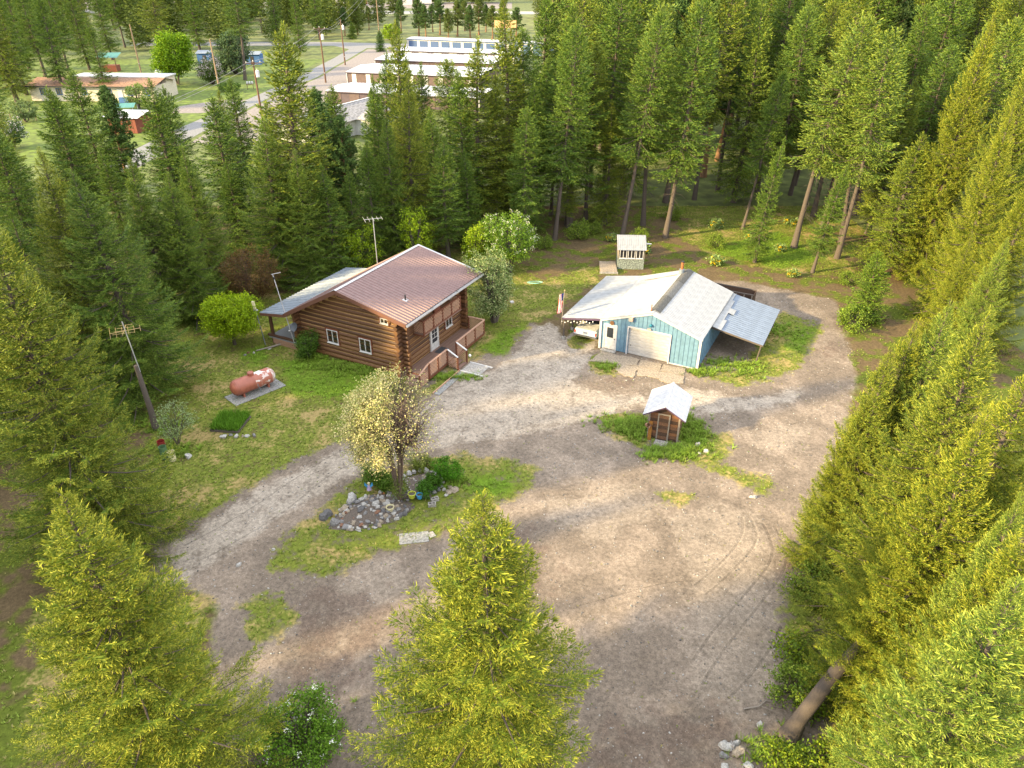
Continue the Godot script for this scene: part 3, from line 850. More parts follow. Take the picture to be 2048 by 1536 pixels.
	[1, -87.0, -149.7, 20.0, 1.00, 0, 0.00, "sixth tree from the left in the tall trees around the brown roofed mobile home", "tall trees around the brown roofed mobile home"],
	[1, -78.8, -149.7, 15.0, 1.00, 0, 0.00, "ninth tree from the left in the tall trees around the brown roofed mobile home", "tall trees around the brown roofed mobile home"],
	[2, -75.9, -172.5, 22.0, 1.30, 1, 0.00, "thirteenth tree from the left in the tall trees around the brown roofed mobile home", "tall trees around the brown roofed mobile home"],
	[2, -60.4, -176.3, 22.0, 1.40, 0, 0.00, "eighteenth tree from the left in the tall trees around the brown roofed mobile home", "tall trees around the brown roofed mobile home"],
	[1, -131.2, -224.9, 22.0, 1.00, 0, 0.00, "fifth tree from the left in the tall trees around the brown roofed mobile home", "tall trees around the brown roofed mobile home"],
	[1, -93.4, -237.7, 20.0, 1.10, 0, 0.00, "fifteenth tree from the left in the tall trees around the brown roofed mobile home", "tall trees around the brown roofed mobile home"],
	[1, -71.4, -244.7, 19.0, 1.00, 0, 0.00, "twentieth tree from the left in the tall trees around the brown roofed mobile home", "tall trees around the brown roofed mobile home"],
	[1, -60.2, -224.9, 19.0, 0.90, 0, 0.00, "twenty-first tree from the left in the tall trees around the brown roofed mobile home", "tall trees around the brown roofed mobile home"],
	[1, -64.4, -268.0, 20.0, 0.90, 0, 0.00, "twenty-second tree from the left in the tall trees around the brown roofed mobile home", "tall trees around the brown roofed mobile home"],
	[1, -119.0, -244.7, 22.0, 0.90, 0, 0.00, "eleventh tree from the left in the tall trees around the brown roofed mobile home", "tall trees around the brown roofed mobile home"],
	[1, -117.8, -259.8, 22.0, 1.00, 0, 0.00, "twelfth tree from the left in the tall trees around the brown roofed mobile home", "tall trees around the brown roofed mobile home"],
	[1, -133.5, -252.0, 23.0, 1.00, 1, 0.00, "eighth tree from the left in the tall trees around the brown roofed mobile home", "tall trees around the brown roofed mobile home"],
	[1, -142.6, -224.9, 23.0, 1.10, 1, 0.00, "third tree from the left in the tall trees around the brown roofed mobile home", "tall trees around the brown roofed mobile home"],
	[1, -102.4, -286.1, 22.0, 1.00, 0, 0.00, "seventeenth tree from the left in the tall trees around the brown roofed mobile home", "tall trees around the brown roofed mobile home"],
	[1, -92.0, -296.1, 22.0, 1.00, 0, 0.00, "nineteenth tree from the left in the tall trees around the brown roofed mobile home", "tall trees around the brown roofed mobile home"],
	[1, -170.2, -286.1, 24.0, 1.10, 0, 0.00, "fourth tree from the left in the tall trees around the brown roofed mobile home", "tall trees around the brown roofed mobile home"],
	[1, -164.4, -302.3, 24.0, 1.10, 0, 0.00, "seventh tree from the left in the tall trees around the brown roofed mobile home", "tall trees around the brown roofed mobile home"],
	[1, -151.4, -306.7, 24.0, 1.10, 0, 0.00, "tenth tree from the left in the tall trees around the brown roofed mobile home", "tall trees around the brown roofed mobile home"],
	[1, -132.3, -306.7, 24.0, 1.10, 0, 0.00, "fourteenth tree from the left in the tall trees around the brown roofed mobile home", "tall trees around the brown roofed mobile home"],
	[1, -120.6, -311.1, 23.0, 1.10, 0, 0.00, "sixteenth tree from the left in the tall trees around the brown roofed mobile home", "tall trees around the brown roofed mobile home"],
	[1, -192.6, -302.3, 24.0, 1.10, 0, 0.00, "first tree from the left in the tall trees around the brown roofed mobile home", "tall trees around the brown roofed mobile home"],
	[1, -89.7, -131.8, 19.0, 1.20, 0, 0.00, "second tree from the left in the dark trees left of the brown roofed mobile home", "dark trees left of the brown roofed mobile home"],
	[1, -97.8, -155.6, 20.0, 1.10, 0, 0.00, "fourth tree from the left in the dark trees left of the brown roofed mobile home", "dark trees left of the brown roofed mobile home"],
	[1, -103.0, -172.5, 21.0, 1.10, 0, 0.00, "sixth tree from the left in the dark trees left of the brown roofed mobile home", "dark trees left of the brown roofed mobile home"],
	[1, -104.3, -184.4, 21.0, 1.00, 0, 0.00, "eighth tree from the left in the dark trees left of the brown roofed mobile home", "dark trees left of the brown roofed mobile home"],
	[1, -111.9, -172.5, 22.0, 1.10, 0, 0.00, "third tree from the left in the dark trees left of the brown roofed mobile home", "dark trees left of the brown roofed mobile home"],
	[1, -104.0, -193.2, 21.0, 1.00, 0, 0.00, "ninth tree from the left in the dark trees left of the brown roofed mobile home", "dark trees left of the brown roofed mobile home"],
	[1, -118.8, -193.2, 22.0, 1.10, 0, 0.00, "fifth tree from the left in the dark trees left of the brown roofed mobile home", "dark trees left of the brown roofed mobile home"],
	[1, -108.0, -213.3, 21.0, 1.00, 0, 0.00, "tenth tree from the left in the dark trees left of the brown roofed mobile home", "dark trees left of the brown roofed mobile home"],
	[1, -109.3, -162.0, 22.0, 1.20, 0, 0.00, "first tree from the left in the dark trees left of the brown roofed mobile home", "dark trees left of the brown roofed mobile home"],
	[1, -122.2, -213.3, 22.0, 1.10, 0, 0.00, "seventh tree from the left in the dark trees left of the brown roofed mobile home", "dark trees left of the brown roofed mobile home"],
	[4, -38.6, -233.7, 5.5, 1.30, 0, 0.00, "small dark spruce on the grass by the storage yard entrance", ""],
	[3, -58.8, -282.3, 9.0, 1.20, 0, 0.00, "first tree from the left in the scrub pines on the field beyond the storage sheds", "scrub pines on the field beyond the storage sheds"],
	[3, -55.0, -286.1, 10.0, 1.30, 1, 0.00, "third tree from the left in the scrub pines on the field beyond the storage sheds", "scrub pines on the field beyond the storage sheds"],
	[3, -54.5, -306.7, 8.0, 1.20, 1, 0.00, "fourth tree from the left in the scrub pines on the field beyond the storage sheds", "scrub pines on the field beyond the storage sheds"],
	[3, -40.5, -294.0, 11.0, 1.20, 0, 0.00, "sixth tree from the left in the scrub pines on the field beyond the storage sheds", "scrub pines on the field beyond the storage sheds"],
	[3, -32.6, -280.5, 12.0, 1.50, 0, 0.00, "seventh tree from the left in the scrub pines on the field beyond the storage sheds", "scrub pines on the field beyond the storage sheds"],
	[3, -29.6, -275.0, 10.0, 1.30, 0, 0.00, "eighth tree from the left in the scrub pines on the field beyond the storage sheds", "scrub pines on the field beyond the storage sheds"],
	[3, -25.7, -286.1, 11.0, 1.50, 0, 0.00, "eleventh tree from the left in the scrub pines on the field beyond the storage sheds", "scrub pines on the field beyond the storage sheds"],
	[3, -21.7, -273.2, 9.0, 1.30, 1, 0.00, "twelfth tree from the left in the scrub pines on the field beyond the storage sheds", "scrub pines on the field beyond the storage sheds"],
	[3, -19.1, -280.5, 11.0, 1.50, 1, 0.00, "thirteenth tree from the left in the scrub pines on the field beyond the storage sheds", "scrub pines on the field beyond the storage sheds"],
	[3, -14.3, -275.0, 10.0, 1.40, 0, 0.00, "sixteenth tree from the left in the scrub pines on the field beyond the storage sheds", "scrub pines on the field beyond the storage sheds"],
	[3, -11.8, -286.1, 12.0, 1.50, 1, 0.00, "seventeenth tree from the left in the scrub pines on the field beyond the storage sheds", "scrub pines on the field beyond the storage sheds"],
	[3, -6.6, -271.5, 10.0, 1.40, 1, 0.00, "nineteenth tree from the left in the scrub pines on the field beyond the storage sheds", "scrub pines on the field beyond the storage sheds"],
	[3, -35.5, -379.4, 7.0, 1.00, 0, 0.00, "tenth tree from the left in the scrub pines on the field beyond the storage sheds", "scrub pines on the field beyond the storage sheds"],
	[3, -23.6, -382.7, 8.0, 1.10, 0, 0.00, "fourteenth tree from the left in the scrub pines on the field beyond the storage sheds", "scrub pines on the field beyond the storage sheds"],
	[3, -3.4, -268.0, 11.0, 1.50, 1, 0.00, "twentieth tree from the left in the scrub pines on the field beyond the storage sheds", "scrub pines on the field beyond the storage sheds"],
	[3, 1.3, -261.4, 10.0, 1.50, 0, 0.00, "twenty-first tree from the left in the scrub pines on the field beyond the storage sheds", "scrub pines on the field beyond the storage sheds"],
	[4, -41.4, -290.0, 5.0, 1.40, 1, 0.00, "fifth tree from the left in the scrub pines on the field beyond the storage sheds", "scrub pines on the field beyond the storage sheds"],
	[4, -54.1, -271.5, 5.0, 1.40, 1, 0.00, "second tree from the left in the scrub pines on the field beyond the storage sheds", "scrub pines on the field beyond the storage sheds"],
	[3, -29.3, -298.1, 9.0, 1.30, 0, 0.00, "ninth tree from the left in the scrub pines on the field beyond the storage sheds", "scrub pines on the field beyond the storage sheds"],
	[3, -17.7, -302.3, 10.0, 1.40, 1, 0.00, "fifteenth tree from the left in the scrub pines on the field beyond the storage sheds", "scrub pines on the field beyond the storage sheds"],
	[3, -9.7, -298.1, 9.0, 1.40, 0, 0.00, "eighteenth tree from the left in the scrub pines on the field beyond the storage sheds", "scrub pines on the field beyond the storage sheds"],
	[1, 17.4, -81.3, 21.4, 0.95, 1, 0.06, "seventh tree from the left in the front row of the forest behind the garage", "front row of the forest behind the garage"],
	[2, 29.0, -85.7, 22.9, 1.01, 0, 0.03, "tenth tree from the left in the front row of the forest behind the garage", "front row of the forest behind the garage"],
	[2, 32.5, -84.2, 20.2, 1.00, 1, 0.05, "thirteenth tree from the left in the front row of the forest behind the garage", "front row of the forest behind the garage"],
	[2, 10.0, -79.1, 21.9, 1.16, 0, 0.03, "fourth tree from the left in the front row of the forest behind the garage", "front row of the forest behind the garage"],
	[2, 6.7, -81.9, 22.5, 0.99, 1, 0.02, "second tree from the left in the front row of the forest behind the garage", "front row of the forest behind the garage"],
	[1, 25.1, -81.4, 21.4, 0.91, 3, 0.00, "ninth tree from the left in the front row of the forest behind the garage", "front row of the forest behind the garage"],
	[1, 12.7, -82.9, 23.9, 1.18, 3, 0.01, "fifth tree from the left in the front row of the forest behind the garage", "front row of the forest behind the garage"],
	[1, 29.0, -81.6, 21.3, 1.16, 3, 0.06, "eleventh tree from the left in the front row of the forest behind the garage", "front row of the forest behind the garage"],
	[2, 28.3, -78.0, 19.9, 1.16, 0, 0.01, "twelfth tree from the left in the front row of the forest behind the garage", "front row of the forest behind the garage"],
	[2, 32.3, -76.2, 21.9, 1.04, 1, 0.02, "fourteenth tree from the left in the front row of the forest behind the garage", "front row of the forest behind the garage"],
	[2, 13.6, -73.2, 20.4, 1.12, 3, 0.01, "sixth tree from the left in the front row of the forest behind the garage", "front row of the forest behind the garage"],
	[1, 2.9, -83.6, 21.2, 0.95, 0, 0.04, "first tree from the left in the front row of the forest behind the garage", "front row of the forest behind the garage"],
	[2, 9.2, -85.2, 19.7, 1.19, 3, 0.01, "third tree from the left in the front row of the forest behind the garage", "front row of the forest behind the garage"],
	[2, 20.9, -82.4, 23.5, 1.01, 1, 0.05, "eighth tree from the left in the front row of the forest behind the garage", "front row of the forest behind the garage"],
	[2, 56.2, -91.0, 24.2, 1.06, 1, 0.01, "twentieth tree from the left in the second row of the forest behind the garage", "second row of the forest behind the garage"],
	[2, 37.6, -96.6, 24.3, 1.15, 3, 0.03, "eleventh tree from the left in the second row of the forest behind the garage", "second row of the forest behind the garage"],
	[2, 33.1, -99.5, 23.5, 1.19, 0, 0.04, "ninth tree from the left in the second row of the forest behind the garage", "second row of the forest behind the garage"],
	[3, 6.0, -100.3, 24.3, 1.06, 1, 0.04, "first tree from the left in the second row of the forest behind the garage", "second row of the forest behind the garage"],
	[2, 57.7, -96.0, 23.7, 1.05, 3, 0.06, "nineteenth tree from the left in the second row of the forest behind the garage", "second row of the forest behind the garage"],
	[2, 24.5, -86.2, 24.0, 0.94, 0, 0.01, "eighth tree from the left in the second row of the forest behind the garage", "second row of the forest behind the garage"],
	[2, 42.1, -94.9, 23.2, 1.15, 0, 0.03, "thirteenth tree from the left in the second row of the forest behind the garage", "second row of the forest behind the garage"],
	[2, 34.4, -88.5, 24.9, 0.99, 3, 0.03, "twelfth tree from the left in the second row of the forest behind the garage", "second row of the forest behind the garage"],
	[2, 57.9, -101.7, 22.5, 1.06, 1, 0.04, "eighteenth tree from the left in the second row of the forest behind the garage", "second row of the forest behind the garage"],
	[3, 48.4, -101.6, 23.4, 1.12, 0, 0.00, "fifteenth tree from the left in the second row of the forest behind the garage", "second row of the forest behind the garage"],
	[3, 20.6, -94.7, 25.7, 1.06, 0, 0.03, "fourth tree from the left in the second row of the forest behind the garage", "second row of the forest behind the garage"],
	[2, 46.0, -86.8, 24.6, 1.04, 0, 0.05, "sixteenth tree from the left in the second row of the forest behind the garage", "second row of the forest behind the garage"],
	[3, 23.6, -102.0, 25.1, 0.99, 3, 0.06, "fifth tree from the left in the second row of the forest behind the garage", "second row of the forest behind the garage"],
	[2, 14.3, -94.3, 24.2, 1.19, 0, 0.03, "third tree from the left in the second row of the forest behind the garage", "second row of the forest behind the garage"],
	[2, 37.4, -101.2, 24.9, 1.15, 0, 0.04, "tenth tree from the left in the second row of the forest behind the garage", "second row of the forest behind the garage"],
	[2, 7.5, -90.4, 25.9, 1.11, 0, 0.01, "second tree from the left in the second row of the forest behind the garage", "second row of the forest behind the garage"],
	[2, 53.8, -100.2, 25.6, 1.11, 3, 0.01, "seventeenth tree from the left in the second row of the forest behind the garage", "second row of the forest behind the garage"],
	[3, 28.0, -100.8, 22.2, 0.94, 3, 0.05, "seventh tree from the left in the second row of the forest behind the garage", "second row of the forest behind the garage"],
	[3, 24.2, -92.4, 24.0, 1.01, 0, 0.01, "sixth tree from the left in the second row of the forest behind the garage", "second row of the forest behind the garage"],
	[3, 45.3, -97.4, 25.8, 1.09, 1, 0.00, "fourteenth tree from the left in the second row of the forest behind the garage", "second row of the forest behind the garage"],
	[1, 36.3, -122.0, 25.1, 0.93, 0, 0.01, "thirteenth tree from the left in the third row of the forest behind the garage", "third row of the forest behind the garage"],
	[1, 15.7, -111.3, 26.0, 1.04, 1, 0.01, "fifth tree from the left in the third row of the forest behind the garage", "third row of the forest behind the garage"],
	[2, 47.4, -112.5, 26.5, 1.18, 3, 0.04, "seventeenth tree from the left in the third row of the forest behind the garage", "third row of the forest behind the garage"],
	[1, 23.4, -122.3, 28.9, 1.05, 0, 0.01, "eighth tree from the left in the third row of the forest behind the garage", "third row of the forest behind the garage"],
	[1, 54.7, -116.8, 25.9, 1.18, 1, 0.05, "eighteenth tree from the left in the third row of the forest behind the garage", "third row of the forest behind the garage"],
	[1, 35.5, -108.4, 26.4, 1.14, 3, 0.06, "fourteenth tree from the left in the third row of the forest behind the garage", "third row of the forest behind the garage"],
	[2, 10.9, -124.2, 25.7, 0.91, 3, 0.04, "second tree from the left in the third row of the forest behind the garage", "third row of the forest behind the garage"],
	[1, 33.2, -115.2, 26.2, 1.18, 1, 0.03, "twelfth tree from the left in the third row of the forest behind the garage", "third row of the forest behind the garage"],
	[1, 18.4, -116.4, 26.5, 0.95, 1, 0.01, "sixth tree from the left in the third row of the forest behind the garage", "third row of the forest behind the garage"],
	[2, 69.8, -107.7, 27.7, 1.04, 0, 0.02, "twenty-fourth tree from the left in the third row of the forest behind the garage", "third row of the forest behind the garage"],
	[2, 64.7, -117.7, 25.2, 1.10, 3, 0.05, "nineteenth tree from the left in the third row of the forest behind the garage", "third row of the forest behind the garage"],
	[1, 18.2, -106.9, 26.3, 1.10, 0, 0.00, "seventh tree from the left in the third row of the forest behind the garage", "third row of the forest behind the garage"],
	[1, 61.8, -111.8, 27.6, 1.02, 1, 0.04, "twentieth tree from the left in the third row of the forest behind the garage", "third row of the forest behind the garage"],
	[2, 11.2, -102.2, 26.9, 0.95, 0, 0.06, "third tree from the left in the third row of the forest behind the garage", "third row of the forest behind the garage"],
	[1, 9.5, -112.4, 29.0, 1.07, 0, 0.04, "first tree from the left in the third row of the forest behind the garage", "third row of the forest behind the garage"],
	[1, 24.5, -106.5, 25.4, 0.92, 0, 0.04, "tenth tree from the left in the third row of the forest behind the garage", "third row of the forest behind the garage"],
	[1, 44.8, -107.0, 25.2, 1.03, 0, 0.05, "sixteenth tree from the left in the third row of the forest behind the garage", "third row of the forest behind the garage"],
	[2, 67.7, -123.0, 28.9, 1.08, 0, 0.04, "twenty-first tree from the left in the third row of the forest behind the garage", "third row of the forest behind the garage"],
	[1, 40.4, -116.8, 26.7, 1.06, 0, 0.04, "fifteenth tree from the left in the third row of the forest behind the garage", "third row of the forest behind the garage"],
	[1, 12.8, -107.2, 28.3, 0.94, 0, 0.03, "fourth tree from the left in the third row of the forest behind the garage", "third row of the forest behind the garage"],
	[1, 60.4, -106.6, 28.9, 0.97, 0, 0.03, "twenty-second tree from the left in the third row of the forest behind the garage", "third row of the forest behind the garage"],
	[1, 75.1, -123.3, 28.1, 1.13, 0, 0.05, "twenty-third tree from the left in the third row of the forest behind the garage", "third row of the forest behind the garage"],
	[1, 28.3, -123.5, 28.1, 0.91, 0, 0.00, "eleventh tree from the left in the third row of the forest behind the garage", "third row of the forest behind the garage"],
	[1, 24.0, -115.1, 26.4, 1.01, 0, 0.04, "ninth tree from the left in the third row of the forest behind the garage", "third row of the forest behind the garage"],
	[1, 45.0, -77.8, 18.3, 1.13, 3, 0.05, "tenth tree from the left in the shady forest right of the meadow", "shady forest right of the meadow"],
	[2, 41.4, -82.1, 19.9, 1.17, 0, 0.03, "seventh tree from the left in the shady forest right of the meadow", "shady forest right of the meadow"],
	[1, 36.9, -76.8, 17.4, 1.13, 0, 0.02, "fifth tree from the left in the shady forest right of the meadow", "shady forest right of the meadow"],
	[1, 35.6, -70.3, 14.6, 0.93, 1, 0.05, "sixth tree from the left in the shady forest right of the meadow", "shady forest right of the meadow"],
	[1, 44.4, -62.9, 15.1, 0.91, 0, 0.04, "eighteenth tree from the left in the shady forest right of the meadow", "shady forest right of the meadow"],
	[1, 45.8, -81.8, 14.9, 1.01, 0, 0.04, "ninth tree from the left in the shady forest right of the meadow", "shady forest right of the meadow"],
	[2, 44.7, -73.8, 14.5, 1.13, 3, 0.02, "eleventh tree from the left in the shady forest right of the meadow", "shady forest right of the meadow"],
	[2, 30.0, -63.6, 19.0, 1.12, 3, 0.01, "fourth tree from the left in the shady forest right of the meadow", "shady forest right of the meadow"],
	[2, 43.0, -70.2, 19.4, 1.08, 3, 0.05, "twelfth tree from the left in the shady forest right of the meadow", "shady forest right of the meadow"],
	[2, 31.6, -71.9, 16.2, 1.07, 3, 0.04, "first tree from the left in the shady forest right of the meadow", "shady forest right of the meadow"],
	[1, 47.1, -70.5, 18.1, 1.01, 1, 0.06, "fourteenth tree from the left in the shady forest right of the meadow", "shady forest right of the meadow"],
	[1, 51.1, -73.3, 14.7, 1.20, 0, 0.06, "sixteenth tree from the left in the shady forest right of the meadow", "shady forest right of the meadow"],
	[2, 40.2, -73.5, 17.0, 1.13, 0, 0.04, "eighth tree from the left in the shady forest right of the meadow", "shady forest right of the meadow"],
	[2, 39.9, -56.1, 14.9, 1.17, 0, 0.02, "seventeenth tree from the left in the shady forest right of the meadow", "shady forest right of the meadow"],
	[1, 51.8, -79.8, 19.3, 1.19, 1, 0.05, "thirteenth tree from the left in the shady forest right of the meadow", "shady forest right of the meadow"],
	[2, 31.9, -67.6, 18.2, 1.05, 0, 0.00, "third tree from the left in the shady forest right of the meadow", "shady forest right of the meadow"],
	[1, 45.2, -66.6, 16.8, 0.91, 0, 0.03, "fifteenth tree from the left in the shady forest right of the meadow", "shady forest right of the meadow"],
	[2, 36.8, -83.6, 17.9, 0.92, 1, 0.03, "second tree from the left in the shady forest right of the meadow", "shady forest right of the meadow"],
	[1, 42.0, -135.6, 28.9, 1.14, 0, 0.05, "tenth tree from the left in the farthest forest behind the garage", "farthest forest behind the garage"],
	[1, 64.0, -164.9, 29.1, 0.90, 0, 0.01, "twelfth tree from the left in the farthest forest behind the garage", "farthest forest behind the garage"],
	[1, 56.9, -147.5, 31.0, 0.99, 0, 0.00, "thirteenth tree from the left in the farthest forest behind the garage", "farthest forest behind the garage"],
	[1, 18.5, -151.4, 27.5, 1.17, 0, 0.01, "second tree from the left in the farthest forest behind the garage", "farthest forest behind the garage"],
	[1, 12.3, -147.8, 28.5, 1.02, 0, 0.05, "first tree from the left in the farthest forest behind the garage", "farthest forest behind the garage"],
	[1, 79.5, -156.3, 29.0, 0.94, 0, 0.02, "nineteenth tree from the left in the farthest forest behind the garage", "farthest forest behind the garage"],
	[1, 63.4, -156.9, 30.4, 1.13, 0, 0.06, "fourteenth tree from the left in the farthest forest behind the garage", "farthest forest behind the garage"],
	[1, 89.7, -148.4, 30.3, 1.12, 0, 0.02, "twenty-third tree from the left in the farthest forest behind the garage", "farthest forest behind the garage"],
	[1, 36.5, -137.7, 30.8, 1.15, 0, 0.02, "seventh tree from the left in the farthest forest behind the garage", "farthest forest behind the garage"],
	[1, 21.3, -140.8, 28.8, 1.09, 0, 0.00, "third tree from the left in the farthest forest behind the garage", "farthest forest behind the garage"],
	[1, 26.6, -148.0, 27.5, 1.11, 3, 0.06, "fifth tree from the left in the farthest forest behind the garage", "farthest forest behind the garage"],
	[1, 102.6, -161.8, 27.8, 1.20, 1, 0.04, "twenty-fourth tree from the left in the farthest forest behind the garage", "farthest forest behind the garage"],
	[1, 58.8, -132.9, 29.3, 1.08, 3, 0.01, "fifteenth tree from the left in the farthest forest behind the garage", "farthest forest behind the garage"],
	[1, 92.6, -155.8, 28.5, 1.13, 3, 0.01, "twenty-second tree from the left in the farthest forest behind the garage", "farthest forest behind the garage"],
	[1, 77.2, -141.2, 27.5, 1.02, 1, 0.02, "twenty-first tree from the left in the farthest forest behind the garage", "farthest forest behind the garage"],
	[1, 87.4, -163.3, 30.1, 1.18, 0, 0.05, "twentieth tree from the left in the farthest forest behind the garage", "farthest forest behind the garage"],
	[1, 33.2, -152.8, 29.1, 1.07, 0, 0.05, "sixth tree from the left in the farthest forest behind the garage", "farthest forest behind the garage"],
	[1, 48.9, -148.4, 27.8, 0.93, 1, 0.05, "eleventh tree from the left in the farthest forest behind the garage", "farthest forest behind the garage"],
	[1, 46.9, -160.8, 28.6, 1.00, 3, 0.04, "eighth tree from the left in the farthest forest behind the garage", "farthest forest behind the garage"],
	[1, 42.3, -146.6, 31.4, 1.05, 0, 0.05, "ninth tree from the left in the farthest forest behind the garage", "farthest forest behind the garage"],
	[1, 67.8, -146.9, 30.3, 1.18, 0, 0.01, "seventeenth tree from the left in the farthest forest behind the garage", "farthest forest behind the garage"],
	[1, 71.1, -141.4, 27.9, 0.94, 1, 0.00, "eighteenth tree from the left in the farthest forest behind the garage", "farthest forest behind the garage"],
	[1, 22.7, -134.8, 31.5, 1.18, 1, 0.04, "fourth tree from the left in the farthest forest behind the garage", "farthest forest behind the garage"],
	[1, 73.2, -160.6, 31.4, 1.18, 1, 0.06, "sixteenth tree from the left in the farthest forest behind the garage", "farthest forest behind the garage"],
	[2, 1.4, -66.0, 12.7, 1.01, 0, 0.01, "seventh tree from the left in the dim firs behind the flowering shrubs", "dim firs behind the flowering shrubs"],
	[2, -6.8, -79.4, 15.1, 1.17, 3, 0.01, "fifth tree from the left in the dim firs behind the flowering shrubs", "dim firs behind the flowering shrubs"],
	[1, -10.5, -76.7, 15.5, 1.17, 1, 0.01, "third tree from the left in the dim firs behind the flowering shrubs", "dim firs behind the flowering shrubs"],
	[1, -10.5, -83.4, 14.4, 0.91, 0, 0.06, "fourth tree from the left in the dim firs behind the flowering shrubs", "dim firs behind the flowering shrubs"],
	[1, -0.0, -78.5, 14.0, 1.12, 3, 0.05, "sixth tree from the left in the dim firs behind the flowering shrubs", "dim firs behind the flowering shrubs"],
	[1, 3.0, -80.1, 15.3, 0.98, 0, 0.04, "eighth tree from the left in the dim firs behind the flowering shrubs", "dim firs behind the flowering shrubs"],
	[1, -13.9, -81.3, 15.7, 1.00, 0, 0.06, "second tree from the left in the dim firs behind the flowering shrubs", "dim firs behind the flowering shrubs"],
	[1, -13.8, -73.5, 13.1, 1.07, 0, 0.01, "first tree from the left in the dim firs behind the flowering shrubs", "dim firs behind the flowering shrubs"],
	[1, -22.1, -77.2, 13.2, 1.13, 0, 0.01, "fourth tree from the left in the dim firs behind the brown leafless bush", "dim firs behind the brown leafless bush"],
	[1, -21.9, -67.1, 13.2, 0.97, 3, 0.04, "third tree from the left in the dim firs behind the brown leafless bush", "dim firs behind the brown leafless bush"],
	[1, -20.3, -82.1, 11.6, 1.14, 0, 0.04, "fifth tree from the left in the dim firs behind the brown leafless bush", "dim firs behind the brown leafless bush"],
	[1, -31.8, -83.7, 11.5, 1.10, 1, 0.02, "first tree from the left in the dim firs behind the brown leafless bush", "dim firs behind the brown leafless bush"],
	[1, -17.9, -77.5, 12.9, 1.11, 0, 0.00, "sixth tree from the left in the dim firs behind the brown leafless bush", "dim firs behind the brown leafless bush"],
	[1, -28.1, -77.2, 13.7, 1.14, 0, 0.03, "second tree from the left in the dim firs behind the brown leafless bush", "dim firs behind the brown leafless bush"],
	[1, -47.4, -78.9, 12.0, 1.18, 0, 0.05, "fifth tree from the left in the firs below the village lawn edge", "firs below the village lawn edge"],
	[1, -35.1, -63.2, 10.1, 1.00, 0, 0.02, "seventh tree from the left in the firs below the village lawn edge", "firs below the village lawn edge"],
	[1, -44.0, -63.1, 12.0, 1.11, 0, 0.03, "fourth tree from the left in the firs below the village lawn edge", "firs below the village lawn edge"],
	[1, -53.8, -76.0, 12.1, 1.19, 0, 0.01, "first tree from the left in the firs below the village lawn edge", "firs below the village lawn edge"],
	[1, -48.4, -68.1, 12.0, 1.16, 0, 0.00, "second tree from the left in the firs below the village lawn edge", "firs below the village lawn edge"],
	[1, -56.9, -83.3, 12.4, 1.06, 1, 0.04, "third tree from the left in the firs below the village lawn edge", "firs below the village lawn edge"],
	[1, -50.5, -84.0, 10.4, 0.97, 1, 0.05, "sixth tree from the left in the firs below the village lawn edge", "firs below the village lawn edge"],
	[1, -38.9, -83.8, 10.9, 0.94, 0, 0.02, "eighth tree from the left in the firs below the village lawn edge", "firs below the village lawn edge"],
	[0, -31.0, -36.0, 18.5, 1.15, 0, 0.00, "tall spruce left of the clearing that shades the yard", "shade trees left of the clearing"],
	[0, -30.5, -30.0, 18.5, 1.15, 0, 0.00, "tall spruce left of the clearing that shades the yard", "shade trees left of the clearing"],
	[0, -33.5, -40.0, 19.0, 1.15, 0, 0.00, "tall spruce left of the clearing that shades the yard", "shade trees left of the clearing"],
	[0, -35.0, -34.0, 20.0, 1.15, 0, 0.00, "tall spruce left of the clearing that shades the yard", "shade trees left of the clearing"],
	[0, -33.0, -13.5, 16.0, 1.15, 0, 0.00, "tall spruce left of the clearing that shades the yard", "shade trees left of the clearing"],
	[0, -31.0, -18.0, 15.6, 1.15, 0, 0.00, "tall spruce left of the clearing that shades the yard", "shade trees left of the clearing"],
	[0, -35.0, -17.5, 16.8, 1.15, 0, 0.00, "tall spruce left of the clearing that shades the yard", "shade trees left of the clearing"],
	[0, -30.0, -22.0, 15.2, 1.15, 0, 0.00, "tall spruce left of the clearing that shades the yard", "shade trees left of the clearing"],
	[0, -34.0, -22.0, 16.0, 1.15, 0, 0.00, "tall spruce left of the clearing that shades the yard", "shade trees left of the clearing"],
	[0, -36.0, -26.0, 20.0, 1.15, 0, 0.00, "tall spruce left of the clearing that shades the yard", "shade trees left of the clearing"],
	[0, -42.0, -34.0, 21.0, 1.15, 0, 0.00, "tall spruce left of the clearing that shades the yard", "shade trees left of the clearing"],
	[0, -44.0, -44.0, 19.0, 1.15, 0, 0.00, "tall spruce left of the clearing that shades the yard", "shade trees left of the clearing"],
	[0, -52.0, -50.0, 20.0, 1.15, 0, 0.00, "tall spruce left of the clearing that shades the yard", "shade trees left of the clearing"],
	[0, -54.0, -38.0, 21.0, 1.15, 0, 0.00, "tall spruce left of the clearing that shades the yard", "shade trees left of the clearing"],
	[0, -58.0, -30.0, 23.0, 1.15, 0, 0.00, "tall spruce left of the clearing that shades the yard", "shade trees left of the clearing"],
	[0, -47.0, 3.2, 16.9, 1.15, 0, 0.00, "tall spruce left of the clearing that shades the yard", "shade trees left of the clearing"],
	[0, -39.3, 7.3, 15.5, 1.15, 0, 0.00, "tall spruce left of the clearing that shades the yard", "shade trees left of the clearing"],
	[0, -51.7, 17.9, 17.0, 1.15, 0, 0.00, "tall spruce left of the clearing that shades the yard", "shade trees left of the clearing"],
	[0, -47.1, 25.8, 16.2, 1.15, 0, 0.00, "tall spruce left of the clearing that shades the yard", "shade trees left of the clearing"],
	[0, -34.4, -0.2, 14.6, 1.15, 0, 0.00, "tall spruce left of the clearing that shades the yard", "shade trees left of the clearing"],
	[0, -48.8, 7.7, 16.8, 1.15, 0, 0.00, "tall spruce left of the clearing that shades the yard", "shade trees left of the clearing"],
